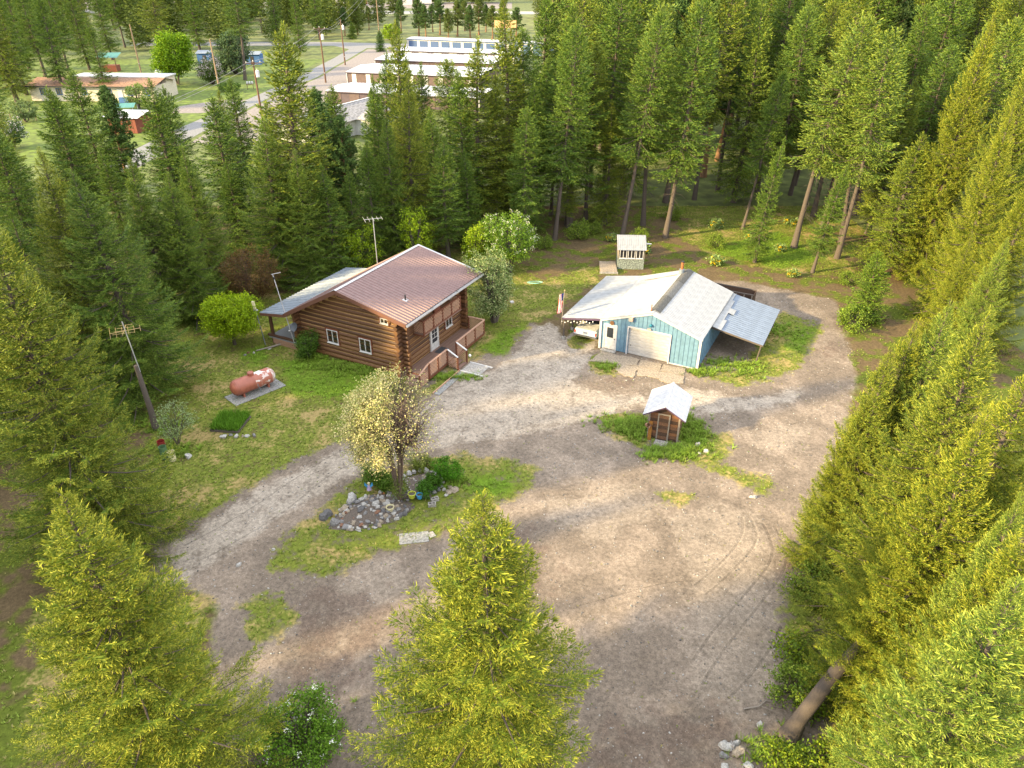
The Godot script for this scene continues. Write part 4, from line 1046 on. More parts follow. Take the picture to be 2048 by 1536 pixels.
	[0, -41.0, 13.1, 15.3, 1.15, 0, 0.00, "tall spruce left of the clearing that shades the yard", "shade trees left of the clearing"],
	[0, -50.7, 13.9, 16.6, 1.15, 0, 0.00, "tall spruce left of the clearing that shades the yard", "shade trees left of the clearing"],
	[0, -45.7, -22.4, 16.8, 1.15, 0, 0.00, "tall spruce left of the clearing that shades the yard", "shade trees left of the clearing"],
	[0, -33.5, 11.7, 15.5, 1.15, 0, 0.00, "tall spruce left of the clearing that shades the yard", "shade trees left of the clearing"],
	[0, -43.7, 16.0, 16.2, 1.15, 0, 0.00, "tall spruce left of the clearing that shades the yard", "shade trees left of the clearing"],
	[0, -32.4, 19.9, 16.1, 1.15, 0, 0.00, "tall spruce left of the clearing that shades the yard", "shade trees left of the clearing"],
	[0, -49.1, -13.2, 16.6, 1.15, 0, 0.00, "tall spruce left of the clearing that shades the yard", "shade trees left of the clearing"],
	[0, -43.9, -6.5, 13.5, 1.15, 0, 0.00, "tall spruce left of the clearing that shades the yard", "shade trees left of the clearing"],
	[0, -39.7, 21.2, 15.8, 1.15, 0, 0.00, "tall spruce left of the clearing that shades the yard", "shade trees left of the clearing"],
	[0, -47.6, 17.6, 16.0, 1.15, 0, 0.00, "tall spruce left of the clearing that shades the yard", "shade trees left of the clearing"],
	[0, -34.1, 25.5, 16.1, 1.15, 0, 0.00, "tall spruce left of the clearing that shades the yard", "shade trees left of the clearing"],
	[0, -48.8, -9.3, 12.6, 1.15, 0, 0.00, "tall spruce left of the clearing that shades the yard", "shade trees left of the clearing"],
	[0, -39.1, -21.8, 16.4, 1.15, 0, 0.00, "tall spruce left of the clearing that shades the yard", "shade trees left of the clearing"],
	[0, -31.0, -8.5, 13.6, 1.15, 0, 0.00, "tall spruce left of the clearing that shades the yard", "shade trees left of the clearing"],
	[0, -47.9, -3.6, 14.1, 1.15, 0, 0.00, "tall spruce left of the clearing that shades the yard", "shade trees left of the clearing"],
	[0, -44.1, -1.0, 12.4, 1.15, 0, 0.00, "tall spruce left of the clearing that shades the yard", "shade trees left of the clearing"],
	[0, -43.3, 5.0, 15.0, 1.15, 0, 0.00, "tall spruce left of the clearing that shades the yard", "shade trees left of the clearing"],
	[0, -44.6, 11.3, 17.0, 1.15, 0, 0.00, "tall spruce left of the clearing that shades the yard", "shade trees left of the clearing"],
	[0, -51.5, -21.0, 15.8, 1.15, 0, 0.00, "tall spruce left of the clearing that shades the yard", "shade trees left of the clearing"],
	[0, -39.5, -9.0, 14.4, 1.15, 0, 0.00, "tall spruce left of the clearing that shades the yard", "shade trees left of the clearing"],
	[0, -35.1, -12.1, 15.9, 1.15, 0, 0.00, "tall spruce left of the clearing that shades the yard", "shade trees left of the clearing"],
	[0, -42.5, -12.7, 16.6, 1.15, 0, 0.00, "tall spruce left of the clearing that shades the yard", "shade trees left of the clearing"],
	[0, -35.0, 8.1, 15.7, 1.15, 0, 0.00, "tall spruce left of the clearing that shades the yard", "shade trees left of the clearing"],
	[0, -44.7, -17.5, 15.2, 1.15, 0, 0.00, "tall spruce left of the clearing that shades the yard", "shade trees left of the clearing"],
	[0, -51.9, 23.2, 15.0, 1.15, 0, 0.00, "tall spruce left of the clearing that shades the yard", "shade trees left of the clearing"],
	[0, -35.6, -6.4, 13.4, 1.15, 0, 0.00, "tall spruce left of the clearing that shades the yard", "shade trees left of the clearing"],
	[0, -36.6, 4.2, 16.6, 1.15, 0, 0.00, "tall spruce left of the clearing that shades the yard", "shade trees left of the clearing"],
	[0, -51.5, -0.0, 14.4, 1.15, 0, 0.00, "tall spruce left of the clearing that shades the yard", "shade trees left of the clearing"],
	[0, -31.9, -4.5, 12.9, 1.15, 0, 0.00, "tall spruce left of the clearing that shades the yard", "shade trees left of the clearing"],
	[0, -38.8, -15.0, 15.0, 1.15, 0, 0.00, "tall spruce left of the clearing that shades the yard", "shade trees left of the clearing"],
]

func build_materials() -> void:
	noise_tex("fine", 0.12, 0.78, 1.0)
	noise_tex("blotch", 0.012, 0.6, 1.0, 5, 512)
	noise_tex("soft", 0.012, 0.84, 1.0, 3, 256)
	noise_tex("grain", 0.09, 0.55, 1.0, 4, 256)
	noise_tex("stain", 0.02, 0.45, 1.0, 5, 512)
	mat("bark", lin(0.15, 0.12, 0.1), 0.95, "grain", Vector3(2.5, 0.4, 2.5))
	mat("pine bark", lin(0.36, 0.2, 0.11), 0.95, "grain", Vector3(2.5, 0.4, 2.5))
	var gx := Vector3(0.35, 3.0, 3.0)
	mat("log", lin(0.175, 0.074, 0.03), 0.62, "grain", gx)
	mat("log dark", lin(0.12, 0.052, 0.023), 0.62, "grain", gx)
	mat("log light", lin(0.24, 0.11, 0.04), 0.62, "grain", gx)
	mat("chinking", lin(0.5, 0.3, 0.13), 0.9, "fine", Vector3.ONE)
	mat("roof wood", lin(0.16, 0.085, 0.05), 0.8, "grain", Vector3(1, 1, 0.3))
	mat("fascia", lin(0.17, 0.075, 0.05), 0.6, "fine", Vector3.ONE)
	mat("roof red", lin(0.225, 0.14, 0.132), 0.5, "soft", Vector3(0.5, 0.5, 0.5), 0.15)
	mat("white metal", lin(0.54, 0.54, 0.56), 0.4, "soft", Vector3.ONE)
	mat("white paint", lin(0.62, 0.61, 0.6), 0.5, "soft", Vector3.ONE)
	mat("roof white", lin(0.36, 0.37, 0.385), 0.45, "soft", Vector3(0.6, 0.6, 0.6), 0.1)
	mat("roof pale", lin(0.3, 0.31, 0.33), 0.55, "soft", Vector3(0.5, 0.5, 0.5))
	mat("galvanised", lin(0.21, 0.245, 0.29), 0.5, "soft", Vector3(0.7, 0.7, 0.7), 0.1)
	mat("galvanised blue", lin(0.19, 0.235, 0.31), 0.5, "soft", Vector3(0.4, 0.4, 0.4), 0.1)
	mat("iron", lin(0.035, 0.033, 0.035), 0.5, "fine", Vector3.ONE)
	mat("rust", lin(0.42, 0.15, 0.045), 0.85, "blotch", Vector3(2, 2, 2))
	mat("rust pale", lin(0.48, 0.27, 0.16), 0.85, "blotch", Vector3(1, 1, 1))
	mat("casing red", lin(0.19, 0.055, 0.025), 0.6, "fine", Vector3.ONE)
	mat("door red", lin(0.34, 0.12, 0.07), 0.6, "fine", Vector3.ONE)
	mat("stain red", lin(0.25, 0.085, 0.045), 0.65, "grain", Vector3(2, 2, 2))
	mat("lattice", lin(0.6, 0.36, 0.24), 0.7, "fine", Vector3.ONE)
	mat("rail tan", lin(0.5, 0.3, 0.21), 0.7, "fine", Vector3.ONE)
	mat("deck wood", lin(0.33, 0.2, 0.15), 0.75, "grain", Vector3(4, 4, 0.4))
	mat("deck wood b", lin(0.29, 0.175, 0.13), 0.75, "grain", Vector3(4, 4, 0.4))
	mat("deck grey", lin(0.28, 0.29, 0.3), 0.8, "fine", Vector3.ONE)
	mat("rubber", lin(0.045, 0.045, 0.05), 0.8, "fine", Vector3.ONE)
	mat("dark_room_sheet", lin(0.1, 0.1, 0.11), 0.9, "fine", Vector3.ONE)  # flat dark colour that stands in for unlit interiors behind the windows
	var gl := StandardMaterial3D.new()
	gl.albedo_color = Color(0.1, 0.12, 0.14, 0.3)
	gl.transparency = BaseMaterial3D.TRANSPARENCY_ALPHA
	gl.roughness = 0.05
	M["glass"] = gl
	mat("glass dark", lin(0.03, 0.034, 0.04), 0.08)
	mat("garage blue", lin(0.14, 0.26, 0.37), 0.5, "soft", Vector3(0.8, 0.8, 0.8))
	mat("garage blue b", lin(0.13, 0.245, 0.35), 0.5, "soft", Vector3(0.9, 0.9, 0.9))
	mat("door white", lin(0.52, 0.5, 0.475), 0.5, "soft", Vector3(0.9, 0.9, 0.9))
	mat("door white b", lin(0.49, 0.47, 0.45), 0.5, "soft", Vector3(1.1, 1.1, 1.1))
	mat("concrete", lin(0.5, 0.47, 0.43), 0.9, "blotch", Vector3(1, 1, 1))
	mat("concrete tan", lin(0.44, 0.36, 0.27), 0.9, "blotch", Vector3(1, 1, 1))
	mat("concrete green", lin(0.34, 0.4, 0.36), 0.9, "stain", Vector3(0.6, 0.6, 0.6))
	mat("box tan", lin(0.5, 0.4, 0.34), 0.7, "fine", Vector3.ONE)
	mat("teal", lin(0.02, 0.2, 0.28), 0.4, "fine", Vector3.ONE)
	mat("tar", lin(0.17, 0.165, 0.15), 0.9, "stain", Vector3(0.8, 0.8, 0.8))
	mat("tar b", lin(0.24, 0.235, 0.22), 0.9, "stain", Vector3(0.8, 0.8, 0.8))
	mat("weathered", lin(0.16, 0.13, 0.11), 0.9, "grain", Vector3(1, 1, 1))
	mat("weathered pale", lin(0.42, 0.36, 0.3), 0.9, "grain", Vector3(2, 0.6, 2))
	mat("plum trim", lin(0.1, 0.06, 0.12), 0.6, "fine", Vector3.ONE)
	mat("bulb white", lin(0.85, 0.85, 0.82), 0.3)
	mat("car white", lin(0.62, 0.62, 0.61), 0.3, "soft", Vector3.ONE)
	M["car white"].clearcoat_enabled = true
	M["car white"].clearcoat = 0.6
	mat("chrome", lin(0.5, 0.5, 0.53), 0.25, "", Vector3.ONE, 0.9)
	mat("lens red", lin(0.4, 0.03, 0.02), 0.2)
	mat("plate", lin(0.1, 0.12, 0.2), 0.5)
	var px := Vector3(0.4, 3.0, 3.0)
	mat("plank brown", lin(0.24, 0.12, 0.065), 0.85, "grain", px)
	mat("plank rust", lin(0.34, 0.15, 0.065), 0.85, "grain", px)
	mat("plank dark", lin(0.12, 0.065, 0.04), 0.85, "grain", px)
	mat("plank orange", lin(0.5, 0.22, 0.04), 0.8, "grain", Vector3(3, 0.4, 3))
	build_more_materials()

# ---------------------------------------------------------------- building pieces
# a sheet of ribbed metal: across +x, running along +z, ribs up
func ribbed(w: float, l: float, spacing: float, rw: float, rh: float) -> ArrayMesh:
	var pr := [Vector2(0, 0)]
	var n := maxi(1, int(round(w / spacing)))
	for i in n:
		var x := (i + 0.5) * w / n
		pr.append_array([Vector2(x - rw * 0.5, 0), Vector2(x - rw * 0.25, rh), Vector2(x + rw * 0.25, rh), Vector2(x + rw * 0.5, 0)])
	pr.append(Vector2(w, 0))
	var b := MB.new()
	for i in pr.size() - 1:
		b.fq(Vector3(w / 2, -50, l / 2), Vector3(pr[i].x, pr[i].y, 0), Vector3(pr[i + 1].x, pr[i + 1].y, 0), Vector3(pr[i + 1].x, pr[i + 1].y, l), Vector3(pr[i].x, pr[i].y, l))
	return b.mesh()

# panels laid side by side over a slope: from a corner at the top, across and down
func slope(called: String, parent: Node3D, mt: Material, top: Vector3, across: Vector3, down: Vector3, panel := 0.9, spacing := 0.225, rh := 0.022) -> void:
	var w := across.length()
	var n := maxi(1, int(round(w / panel)))
	var z := down.normalized()
	var x := across.normalized()
	var ba := Basis(x, z.cross(x), z)
	var me := ribbed(w / n, down.length(), spacing, spacing * 0.34, rh)
	for i in n:
		obj(called, me, mt, parent, top + across * (float(i) / n) + ba.y * (0.003 * (i % 2)), ba)

# a straight bar between two points
func beam(called: String, mt: Material, parent: Node3D, a: Vector3, b: Vector3, w: float, h: float, ch := 0.0) -> MeshInstance3D:
	var z := (b - a).normalized()
	var x := Vector3.UP.cross(z).normalized() if absf(z.y) < 0.99 else Vector3.RIGHT
	return bx(called, mt, parent, (a + b) * 0.5, Vector3(w, h, (b - a).length()), Basis(x, z.cross(x), z), ch)

func rod(called: String, mt: Material, parent: Node3D, a: Vector3, b: Vector3, r: float, r2 := -1.0, sides := 8) -> MeshInstance3D:
	var m := MB.new()
	m.tube([a, b], [r, r if r2 < 0.0 else r2], sides)
	return part(called, m, mt, parent)

func log_mesh(l: float, r: float) -> ArrayMesh:
	var b := MB.new()
	var pts := []
	var rs := []
	for i in 6:
		pts.append(Vector3(l * i / 5.0, rnd(-0.012, 0.012), rnd(-0.012, 0.012)))
		rs.append(r * rnd(0.93, 1.06))
	b.tube(pts, rs, 9)
	return b.mesh()

# crossed slats filling a frame in the x-y plane
func lattice_mesh(w: float, h: float, step := 0.15, sw := 0.035, both := true) -> ArrayMesh:
	var b := MB.new()
	var c := -h + step * 0.5
	while c < w:
		for s in ([1, -1] if both else [1]):
			var x0 := maxf(0.0, c)
			var x1 := minf(w, c + h)
			if x1 - x0 < 0.04: continue
			var a := Vector3(x0, x0 - c, 0)
			var e := Vector3(x1, x1 - c, 0)
			if s < 0: a.y = h - a.y; e.y = h - e.y
			var d := (e - a).normalized()
			b.box((a + e) * 0.5 + Vector3(0, 0, 0.009 * s), Vector3((e - a).length(), sw, 0.012), Basis(d, Vector3(0, 0, 1).cross(d), Vector3(0, 0, 1)))
		c += step
	return b.mesh()

func lattice(parent: Node3D, mt: Material, at: Vector3, ba: Basis, w: float, h: float, step := 0.15, both := true) -> void:
	var o := obj("lattice", lattice_mesh(w, h, step, 0.06 if not both else 0.035, both), mt, parent, at, ba)
	o.set_meta("kind", "stuff")

# a sliding window in the x-y plane facing +z: sashes with glass, sill and casing; parts of its wall's owner
func window(parent: Node3D, at: Vector3, ba: Basis, w: float, h: float, frame: Material, casing: Material, panes := 2, depth := 0.1) -> void:
	var b := MB.new()
	var t := 0.055
	for s in [-1, 1]:
		b.box(Vector3(s * (w - t) * 0.5, 0, 0), Vector3(t, h, depth))
		b.box(Vector3(0, s * (h - t) * 0.5, 0.002), Vector3(w - 2 * t, t, depth))
	for i in range(1, panes):
		b.box(Vector3(-w * 0.5 + w * i / panes, 0, 0.004), Vector3(t * 0.9, h - 2 * t, depth * 0.9))
	var o := obj("window", b.mesh(), frame, parent, at, ba)
	for i in panes:
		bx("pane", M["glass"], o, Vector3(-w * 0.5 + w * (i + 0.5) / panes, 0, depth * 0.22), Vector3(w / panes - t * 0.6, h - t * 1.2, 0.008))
	bx("dark_room_sheet", M["dark_room_sheet"], o, Vector3(0, 0, -depth * 0.38), Vector3(w - t, h - t, 0.02))  # dark sheet behind the panes, painted in place of the unlit room
	if casing:
		var k := MB.new()
		for s in [-1, 1]:
			k.box(Vector3(s * (w * 0.5 + 0.05), 0, -0.01), Vector3(0.1, h + 0.2, depth * 0.8))
			k.box(Vector3(0, s * (h * 0.5 + 0.05), -0.012), Vector3(w, 0.1, depth * 0.8))
		part("casing", k, casing, o)
	bx("sill", frame, o, Vector3(0, -h * 0.5 - 0.02, 0.04), Vector3(w + 0.06, 0.04, depth + 0.03))

# ---------------------------------------------------------------- the log cabin
func build_cabin() -> void:
	var c := thing("log_cabin", "brown two storey log cabin with red brown metal roof and front deck", "cabin", Vector3(-7.126, 0, -41.782), -0.476)
	var W := 8.6
	var L := 7.27
	var wing := 0.55
	var R := 0.152
	var dy := 0.31
	var lm := [M["log"], M["log dark"], M["log light"], M["log"]]
	# height of the roof's underside at x
	var under := func(x: float) -> float:
		return (5.52 - (x + 4.475) * 0.2263 if x > -4.475 else 5.52 + (x + 4.475) * 0.5566) - 0.24
	# gable walls at z = 0 and z = -L
	for gz in [0.0, -L]:
		var poly := PackedVector2Array([Vector2(-W, 0), Vector2(0, 0), Vector2(0, under.call(0.0) - 0.02), Vector2(-4.475, 5.2), Vector2(-W, under.call(-W) - 0.02)])
		var b := MB.new()
		b.prism(poly, 0.14, Vector3(0, 0, gz - 0.07))
		var wall := part("gable_wall", b, M["chinking"], c)
		var y := 0.16
		while y < 5.2:
			var x0 := -W - wing
			var x1 := wing
			if y + 0.14 > under.call(-W - wing): x0 = -4.475 - (5.28 - y - 0.14) / 0.5566
			if y + 0.14 > under.call(wing): x1 = minf(wing, -4.475 + (5.28 - y - 0.14) / 0.2263)
			x0 += rnd(-0.05, 0.02) if x0 < -W else 0.0
			x1 += rnd(-0.02, 0.06) if x1 > 0.0 else 0.0
			if x1 - x0 > 0.3:
				obj("log", log_mesh(x1 - x0, R * (1.08 if y < 0.3 else 1.0)), lm[rng.randi() % 4], wall, Vector3(x0, y, gz))
			y += dy
	# long walls at x = 0 and x = -W, laid half a log higher
	for gx in [0.0, -W]:
		var top: float = under.call(gx) - 0.05
		var b := MB.new()
		b.box(Vector3(gx, top * 0.5, -L * 0.5), Vector3(0.14, top, L - 0.15))
		var wall := part("long_wall", b, M["chinking"], c)
		var y := 0.31
		while y + 0.12 < top:
			var z0 := wing + rnd(-0.05, 0.06)
			var z1 := -L - wing - (0.35 if gx == 0.0 else 0.0) + rnd(-0.06, 0.05)
			obj("log", log_mesh(z0 - z1, R), lm[rng.randi() % 4], wall, Vector3(gx, y, z0), yaw(PI / 2))
			y += dy
	# roof: boarding, fascia, purlin ends, metal
	var db := MB.new()
	db.prism(PackedVector2Array([Vector2(0.93, 4.245), Vector2(-4.475, 5.475), Vector2(-9.25, 2.815), Vector2(-9.25, 2.68), Vector2(-4.475, 5.33), Vector2(0.93, 4.11)]), 9.6, Vector3(0, 0, -8.93))
	var roof := part("roof", db, M["roof wood"], c)
	slope("roof_panel", roof, M["roof red"], Vector3(-4.475, 5.52, 0.72), Vector3(0, 0, -9.7), Vector3(5.435, -1.23, 0), 0.9, 0.3, 0.045)
	slope("roof_panel", roof, M["roof red"], Vector3(-4.475, 5.515, -8.98), Vector3(0, 0, 9.7), Vector3(-4.83, -2.69, 0), 0.9, 0.3, 0.045)
	for z in [0.735, -8.985]:
		beam("fascia", M["fascia"], roof, Vector3(-4.475, 5.4, z), Vector3(0.95, 4.17, z), 0.045, 0.26)
		beam("fascia", M["fascia"], roof, Vector3(-4.475, 5.4, z), Vector3(-9.3, 2.715, z), 0.045, 0.26)
	for q in [[-4.475, 5.1], [-6.6, 3.95], [-0.4, 4.2]]:
		for e in [[0.0, 0.68], [-L - 0.9, -L]]:
			obj("purlin", log_mesh(e[1] - e[0], 0.12), M["log light"], roof, Vector3(q[0], q[1], e[1]), yaw(PI / 2))
	var rc := MB.new()
	rc.quad(Vector3(-4.475, 5.57, 0.74), Vector3(-4.475, 5.57, -9.0), Vector3(-4.98, 5.295, -9.0), Vector3(-4.98, 5.295, 0.74))
	rc.quad(Vector3(-4.475, 5.57, -9.0), Vector3(-4.475, 5.57, 0.74), Vector3(-4.32, 5.538, 0.74), Vector3(-4.32, 5.538, -9.0))
	part("ridge_cap", rc, M["white metal"], roof)
	var ft := MB.new()
	ft.quad(Vector3(-4.475, 5.565, -9.02), Vector3(0.96, 4.335, -9.02), Vector3(0.96, 4.335, -8.8), Vector3(-4.475, 5.565, -8.8))
	ft.quad(Vector3(-4.475, 5.565, -9.02), Vector3(0.96, 4.335, -9.02), Vector3(0.96, 4.16, -9.02), Vector3(-4.475, 5.39, -9.02))
	part("rake_trim", ft, M["white metal"], roof)
	var gt := MB.new()
	gt.box(Vector3(0.985, 4.2, -4.13), Vector3(0.012, 0.12, 9.74))
	gt.box(Vector3(1.04, 4.146, -4.13), Vector3(0.11, 0.012, 9.74))
	gt.box(Vector3(1.1, 4.21, -4.13), Vector3(0.014, 0.13, 9.74))
	var gutter := part("gutter", gt, M["white metal"], roof)
	rod("downpipe", M["fascia"], gutter, Vector3(1.02, 4.13, -8.2), Vector3(0.2, 3.85, -8.1), 0.035)
	for z in [-2.2, -5.3, -8.2]: bx("strap", M["iron"], gutter, Vector3(1.045, 4.275, z), Vector3(0.14, 0.02, 0.05))
	var vp := MB.new()
	vp.tube([Vector3(-0.7, 4.62, -1.7), Vector3(-0.7, 5.05, -1.7)], [0.05, 0.05], 8)
	var vent := part("roof_vent", vp, M["iron"], roof)
	bx("flashing", M["white metal"], vent, Vector3(-0.7, 4.68, -1.7), Vector3(0.34, 0.03, 0.34), Basis(Vector3(0, 0, 1), -0.223))
	# porch on the far side: grey metal roof, posts, floor
	var pd := MB.new()
	pd.prism(PackedVector2Array([Vector2(-9.3, 2.73), Vector2(-9.3, 2.6), Vector2(-11.56, 2.3), Vector2(-11.56, 2.4)]), 9.6, Vector3(0, 0, -8.93))
	var pr := part("porch_roof", pd, M["roof wood"], c)
	slope("roof_panel", pr, M["galvanised"], Vector3(-9.24, 2.81, -8.98), Vector3(0, 0, 9.7), Vector3(-2.38, -0.36, 0), 0.9, 0.3, 0.04)
	beam("fascia", M["fascia"], pr, Vector3(-9.3, 2.68, 0.735), Vector3(-11.6, 2.34, 0.735), 0.045, 0.18)
	bx("porch_floor", M["deck grey"], c, Vector3(-10.1, 0.5, -3.7), Vector3(2.6, 0.1, 8.2))
	for z in [0.2, -3.6, -7.6]:
		rod("porch_post", M["log dark"], c, Vector3(-11.2, 0.0, z), Vector3(-11.2, 2.32, z), 0.13, 0.12, 9)
	obj("porch_rail_log", log_mesh(2.4, 0.11), M["log dark"], c, Vector3(-11.5, 0.62, 0.32))
	lattice(c, M["lattice"], Vector3(-11.1, 0.0, 0.4), Basis.IDENTITY, 2.2, 0.46, 0.12)
	# windows of the near gable
	var face := Basis.IDENTITY
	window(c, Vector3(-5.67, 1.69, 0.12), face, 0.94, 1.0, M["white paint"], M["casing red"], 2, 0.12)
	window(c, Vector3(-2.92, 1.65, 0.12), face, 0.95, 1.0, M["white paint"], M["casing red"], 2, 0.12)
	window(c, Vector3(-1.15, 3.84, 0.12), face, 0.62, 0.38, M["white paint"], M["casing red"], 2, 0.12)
	# windows and doors of the front
	var fr := yaw(PI / 2)
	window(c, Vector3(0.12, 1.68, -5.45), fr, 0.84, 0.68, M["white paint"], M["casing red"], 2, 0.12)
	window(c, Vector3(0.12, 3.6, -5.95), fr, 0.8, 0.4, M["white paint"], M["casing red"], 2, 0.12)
	var door := bx("front_door", M["white paint"], c, Vector3(0.16, 1.3, -3.5), Vector3(0.08, 1.72, 0.86))
	for s in [-1, 1]: bx("jamb", M["white paint"], door, Vector3(0.0, 0.02, s * 0.47), Vector3(0.12, 1.78, 0.08))
	bx("lintel", M["white paint"], door, Vector3(0, 0.9, 0), Vector3(0.13, 0.08, 1.02))
	for i in 2:
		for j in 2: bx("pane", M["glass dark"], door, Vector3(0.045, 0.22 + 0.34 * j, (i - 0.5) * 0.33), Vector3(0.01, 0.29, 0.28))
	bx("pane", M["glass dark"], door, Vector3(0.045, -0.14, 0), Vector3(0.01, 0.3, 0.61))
	rod("handle", M["iron"], door, Vector3(0.05, -0.1, -0.36), Vector3(0.11, -0.1, -0.36), 0.025)
	var ud := bx("balcony_door", M["door red"], c, Vector3(0.16, 3.35, -4.05), Vector3(0.08, 1.3, 0.72))
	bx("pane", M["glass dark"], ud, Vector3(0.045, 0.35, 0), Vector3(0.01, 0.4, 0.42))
	for s in [-1, 1]: bx("casing", M["casing red"], ud, Vector3(0, 0, s * 0.41), Vector3(0.12, 1.32, 0.1))
	bx("wall_lamp", M["iron"], c, Vector3(0.22, 2.3, -4.25), Vector3(0.14, 0.1, 0.22), Basis.IDENTITY, 0.02)
	# balcony
	var ba := thing_part("balcony", c)
	for i in 6: bx("floor_board", M["deck wood"], ba, Vector3(0.22 + i * 0.145, 2.68, -3.53), Vector3(0.138, 0.04, 4.65))
	for z in [-1.25, -2.5, -3.6, -4.7, -5.8]: bx("joist", M["stain red"], ba, Vector3(0.46, 2.6, z), Vector3(0.92, 0.12, 0.06))
	bx("top_rail", M["stain red"], ba, Vector3(0.93, 3.66, -3.53), Vector3(0.1, 0.05, 4.75))
	bx("bottom_rail", M["stain red"], ba, Vector3(0.93, 2.76, -3.53), Vector3(0.05, 0.08, 4.65))
	for i in 5: bx("post", M["stain red"], ba, Vector3(0.93, 3.14, -1.24 - i * 1.145), Vector3(0.09, 1.0, 0.09))
	for i in 4: lattice(ba, M["lattice"], Vector3(0.92, 2.8, -1.285 - i * 1.145), yaw(PI / 2), 1.055, 0.84, 0.22, false)
	for z in [-1.24, -5.82]:
		lattice(ba, M["lattice"], Vector3(0.15, 2.8, z), Basis.IDENTITY, 0.74, 0.84, 0.15)
		bx("side_rail", M["stain red"], ba, Vector3(0.5, 3.66, z), Vector3(0.78, 0.05, 0.09))
	# deck
	var dk := thing_part("deck", c)
	for i in 13: bx("deck_board", [M["deck wood"], M["deck wood b"]][i % 2], dk, Vector3(0.24 + i * 0.138, 0.44, -3.7), Vector3(0.131, 0.04, 7.35))
	bx("rim_joist", M["stain red"], dk, Vector3(1.93, 0.33, -3.7), Vector3(0.05, 0.2, 7.3))
	bx("rim_joist", M["stain red"], dk, Vector3(1.05, 0.33, -0.02), Vector3(1.7, 0.2, 0.05))
	bx("door_mat", M["rubber"], dk, Vector3(0.72, 0.465, -3.5), Vector3(0.62, 0.015, 0.95))
	# railing along the outer edge with a gap for the steps
	var posts := [-0.05, -1.1, -2.25, -3.45, -4.7, -6.0, -7.3]
	for z in posts: bx("post", M["stain red"], dk, Vector3(1.96, 0.9, z), Vector3(0.1, 1.05, 0.1))
	for q in [[0, 1], [1, 2], [3, 4], [4, 5], [5, 6]]:
		var a: float = posts[q[0]]
		var e: float = posts[q[1]]
		bx("top_rail", M["rail tan"], dk, Vector3(1.97, 1.43, (a + e) * 0.5), Vector3(0.14, 0.04, a - e))
		lattice(dk, M["lattice"], Vector3(1.96, 0.5, a - 0.05), yaw(PI / 2), a - e - 0.1, 0.88, 0.22, false)
	bx("post", M["stain red"], dk, Vector3(0.66, 0.9, -7.36), Vector3(0.1, 1.05, 0.1))
	bx("top_rail", M["rail tan"], dk, Vector3(1.32, 1.43, -7.36), Vector3(1.36, 0.04, 0.14))
	lattice(dk, M["lattice"], Vector3(0.7, 0.5, -7.36), Basis.IDENTITY, 1.22, 0.88, 0.15)
	# steps out to the drive and steps at the near end
	for i in 3:
		bx("step", M["deck wood"], dk, Vector3(2.12 + i * 0.28, 0.34 - i * 0.13, -2.85), Vector3(0.28, 0.05, 1.05))
		bx("riser", M["deck wood b"], dk, Vector3(1.99 + i * 0.28, 0.27 - i * 0.13, -2.85), Vector3(0.03, 0.1, 1.05))
		bx("step", M["deck wood"], dk, Vector3(1.18, 0.34 - i * 0.13, 0.16 + i * 0.3), Vector3(1.25, 0.05, 0.3))
		bx("riser", M["deck wood b"], dk, Vector3(1.18, 0.27 - i * 0.13, 0.02 + i * 0.3), Vector3(1.25, 0.1, 0.03))
	for z in [-2.27, -3.43]:
		bx("post", M["stain red"], dk, Vector3(2.78, 0.5, z), Vector3(0.09, 1.0, 0.09))
		beam("stair_rail", M["white paint"], dk, Vector3(1.98, 1.43, z), Vector3(2.8, 1.0, z), 0.12, 0.04)
		lattice(dk, M["lattice"], Vector3(2.03, 0.12, z), Basis.IDENTITY, 0.7, 0.8, 0.15)
	bx("post", M["stain red"], dk, Vector3(1.86, 0.5, 0.95), Vector3(0.09, 1.0, 0.09))
	beam("stair_rail", M["rail tan"], dk, Vector3(1.95, 1.43, 0.0), Vector3(1.86, 1.0, 0.97), 0.12, 0.04)
	lattice(dk, M["lattice"], Vector3(1.9, 0.15, 0.9), yaw(PI / 2), 0.86, 0.75, 0.15)

# a part that only holds pieces
func thing_part(called: String, parent: Node3D) -> Node3D:
	var o := Node3D.new()
	o.name = called
	parent.add_child(o, true)
	return o

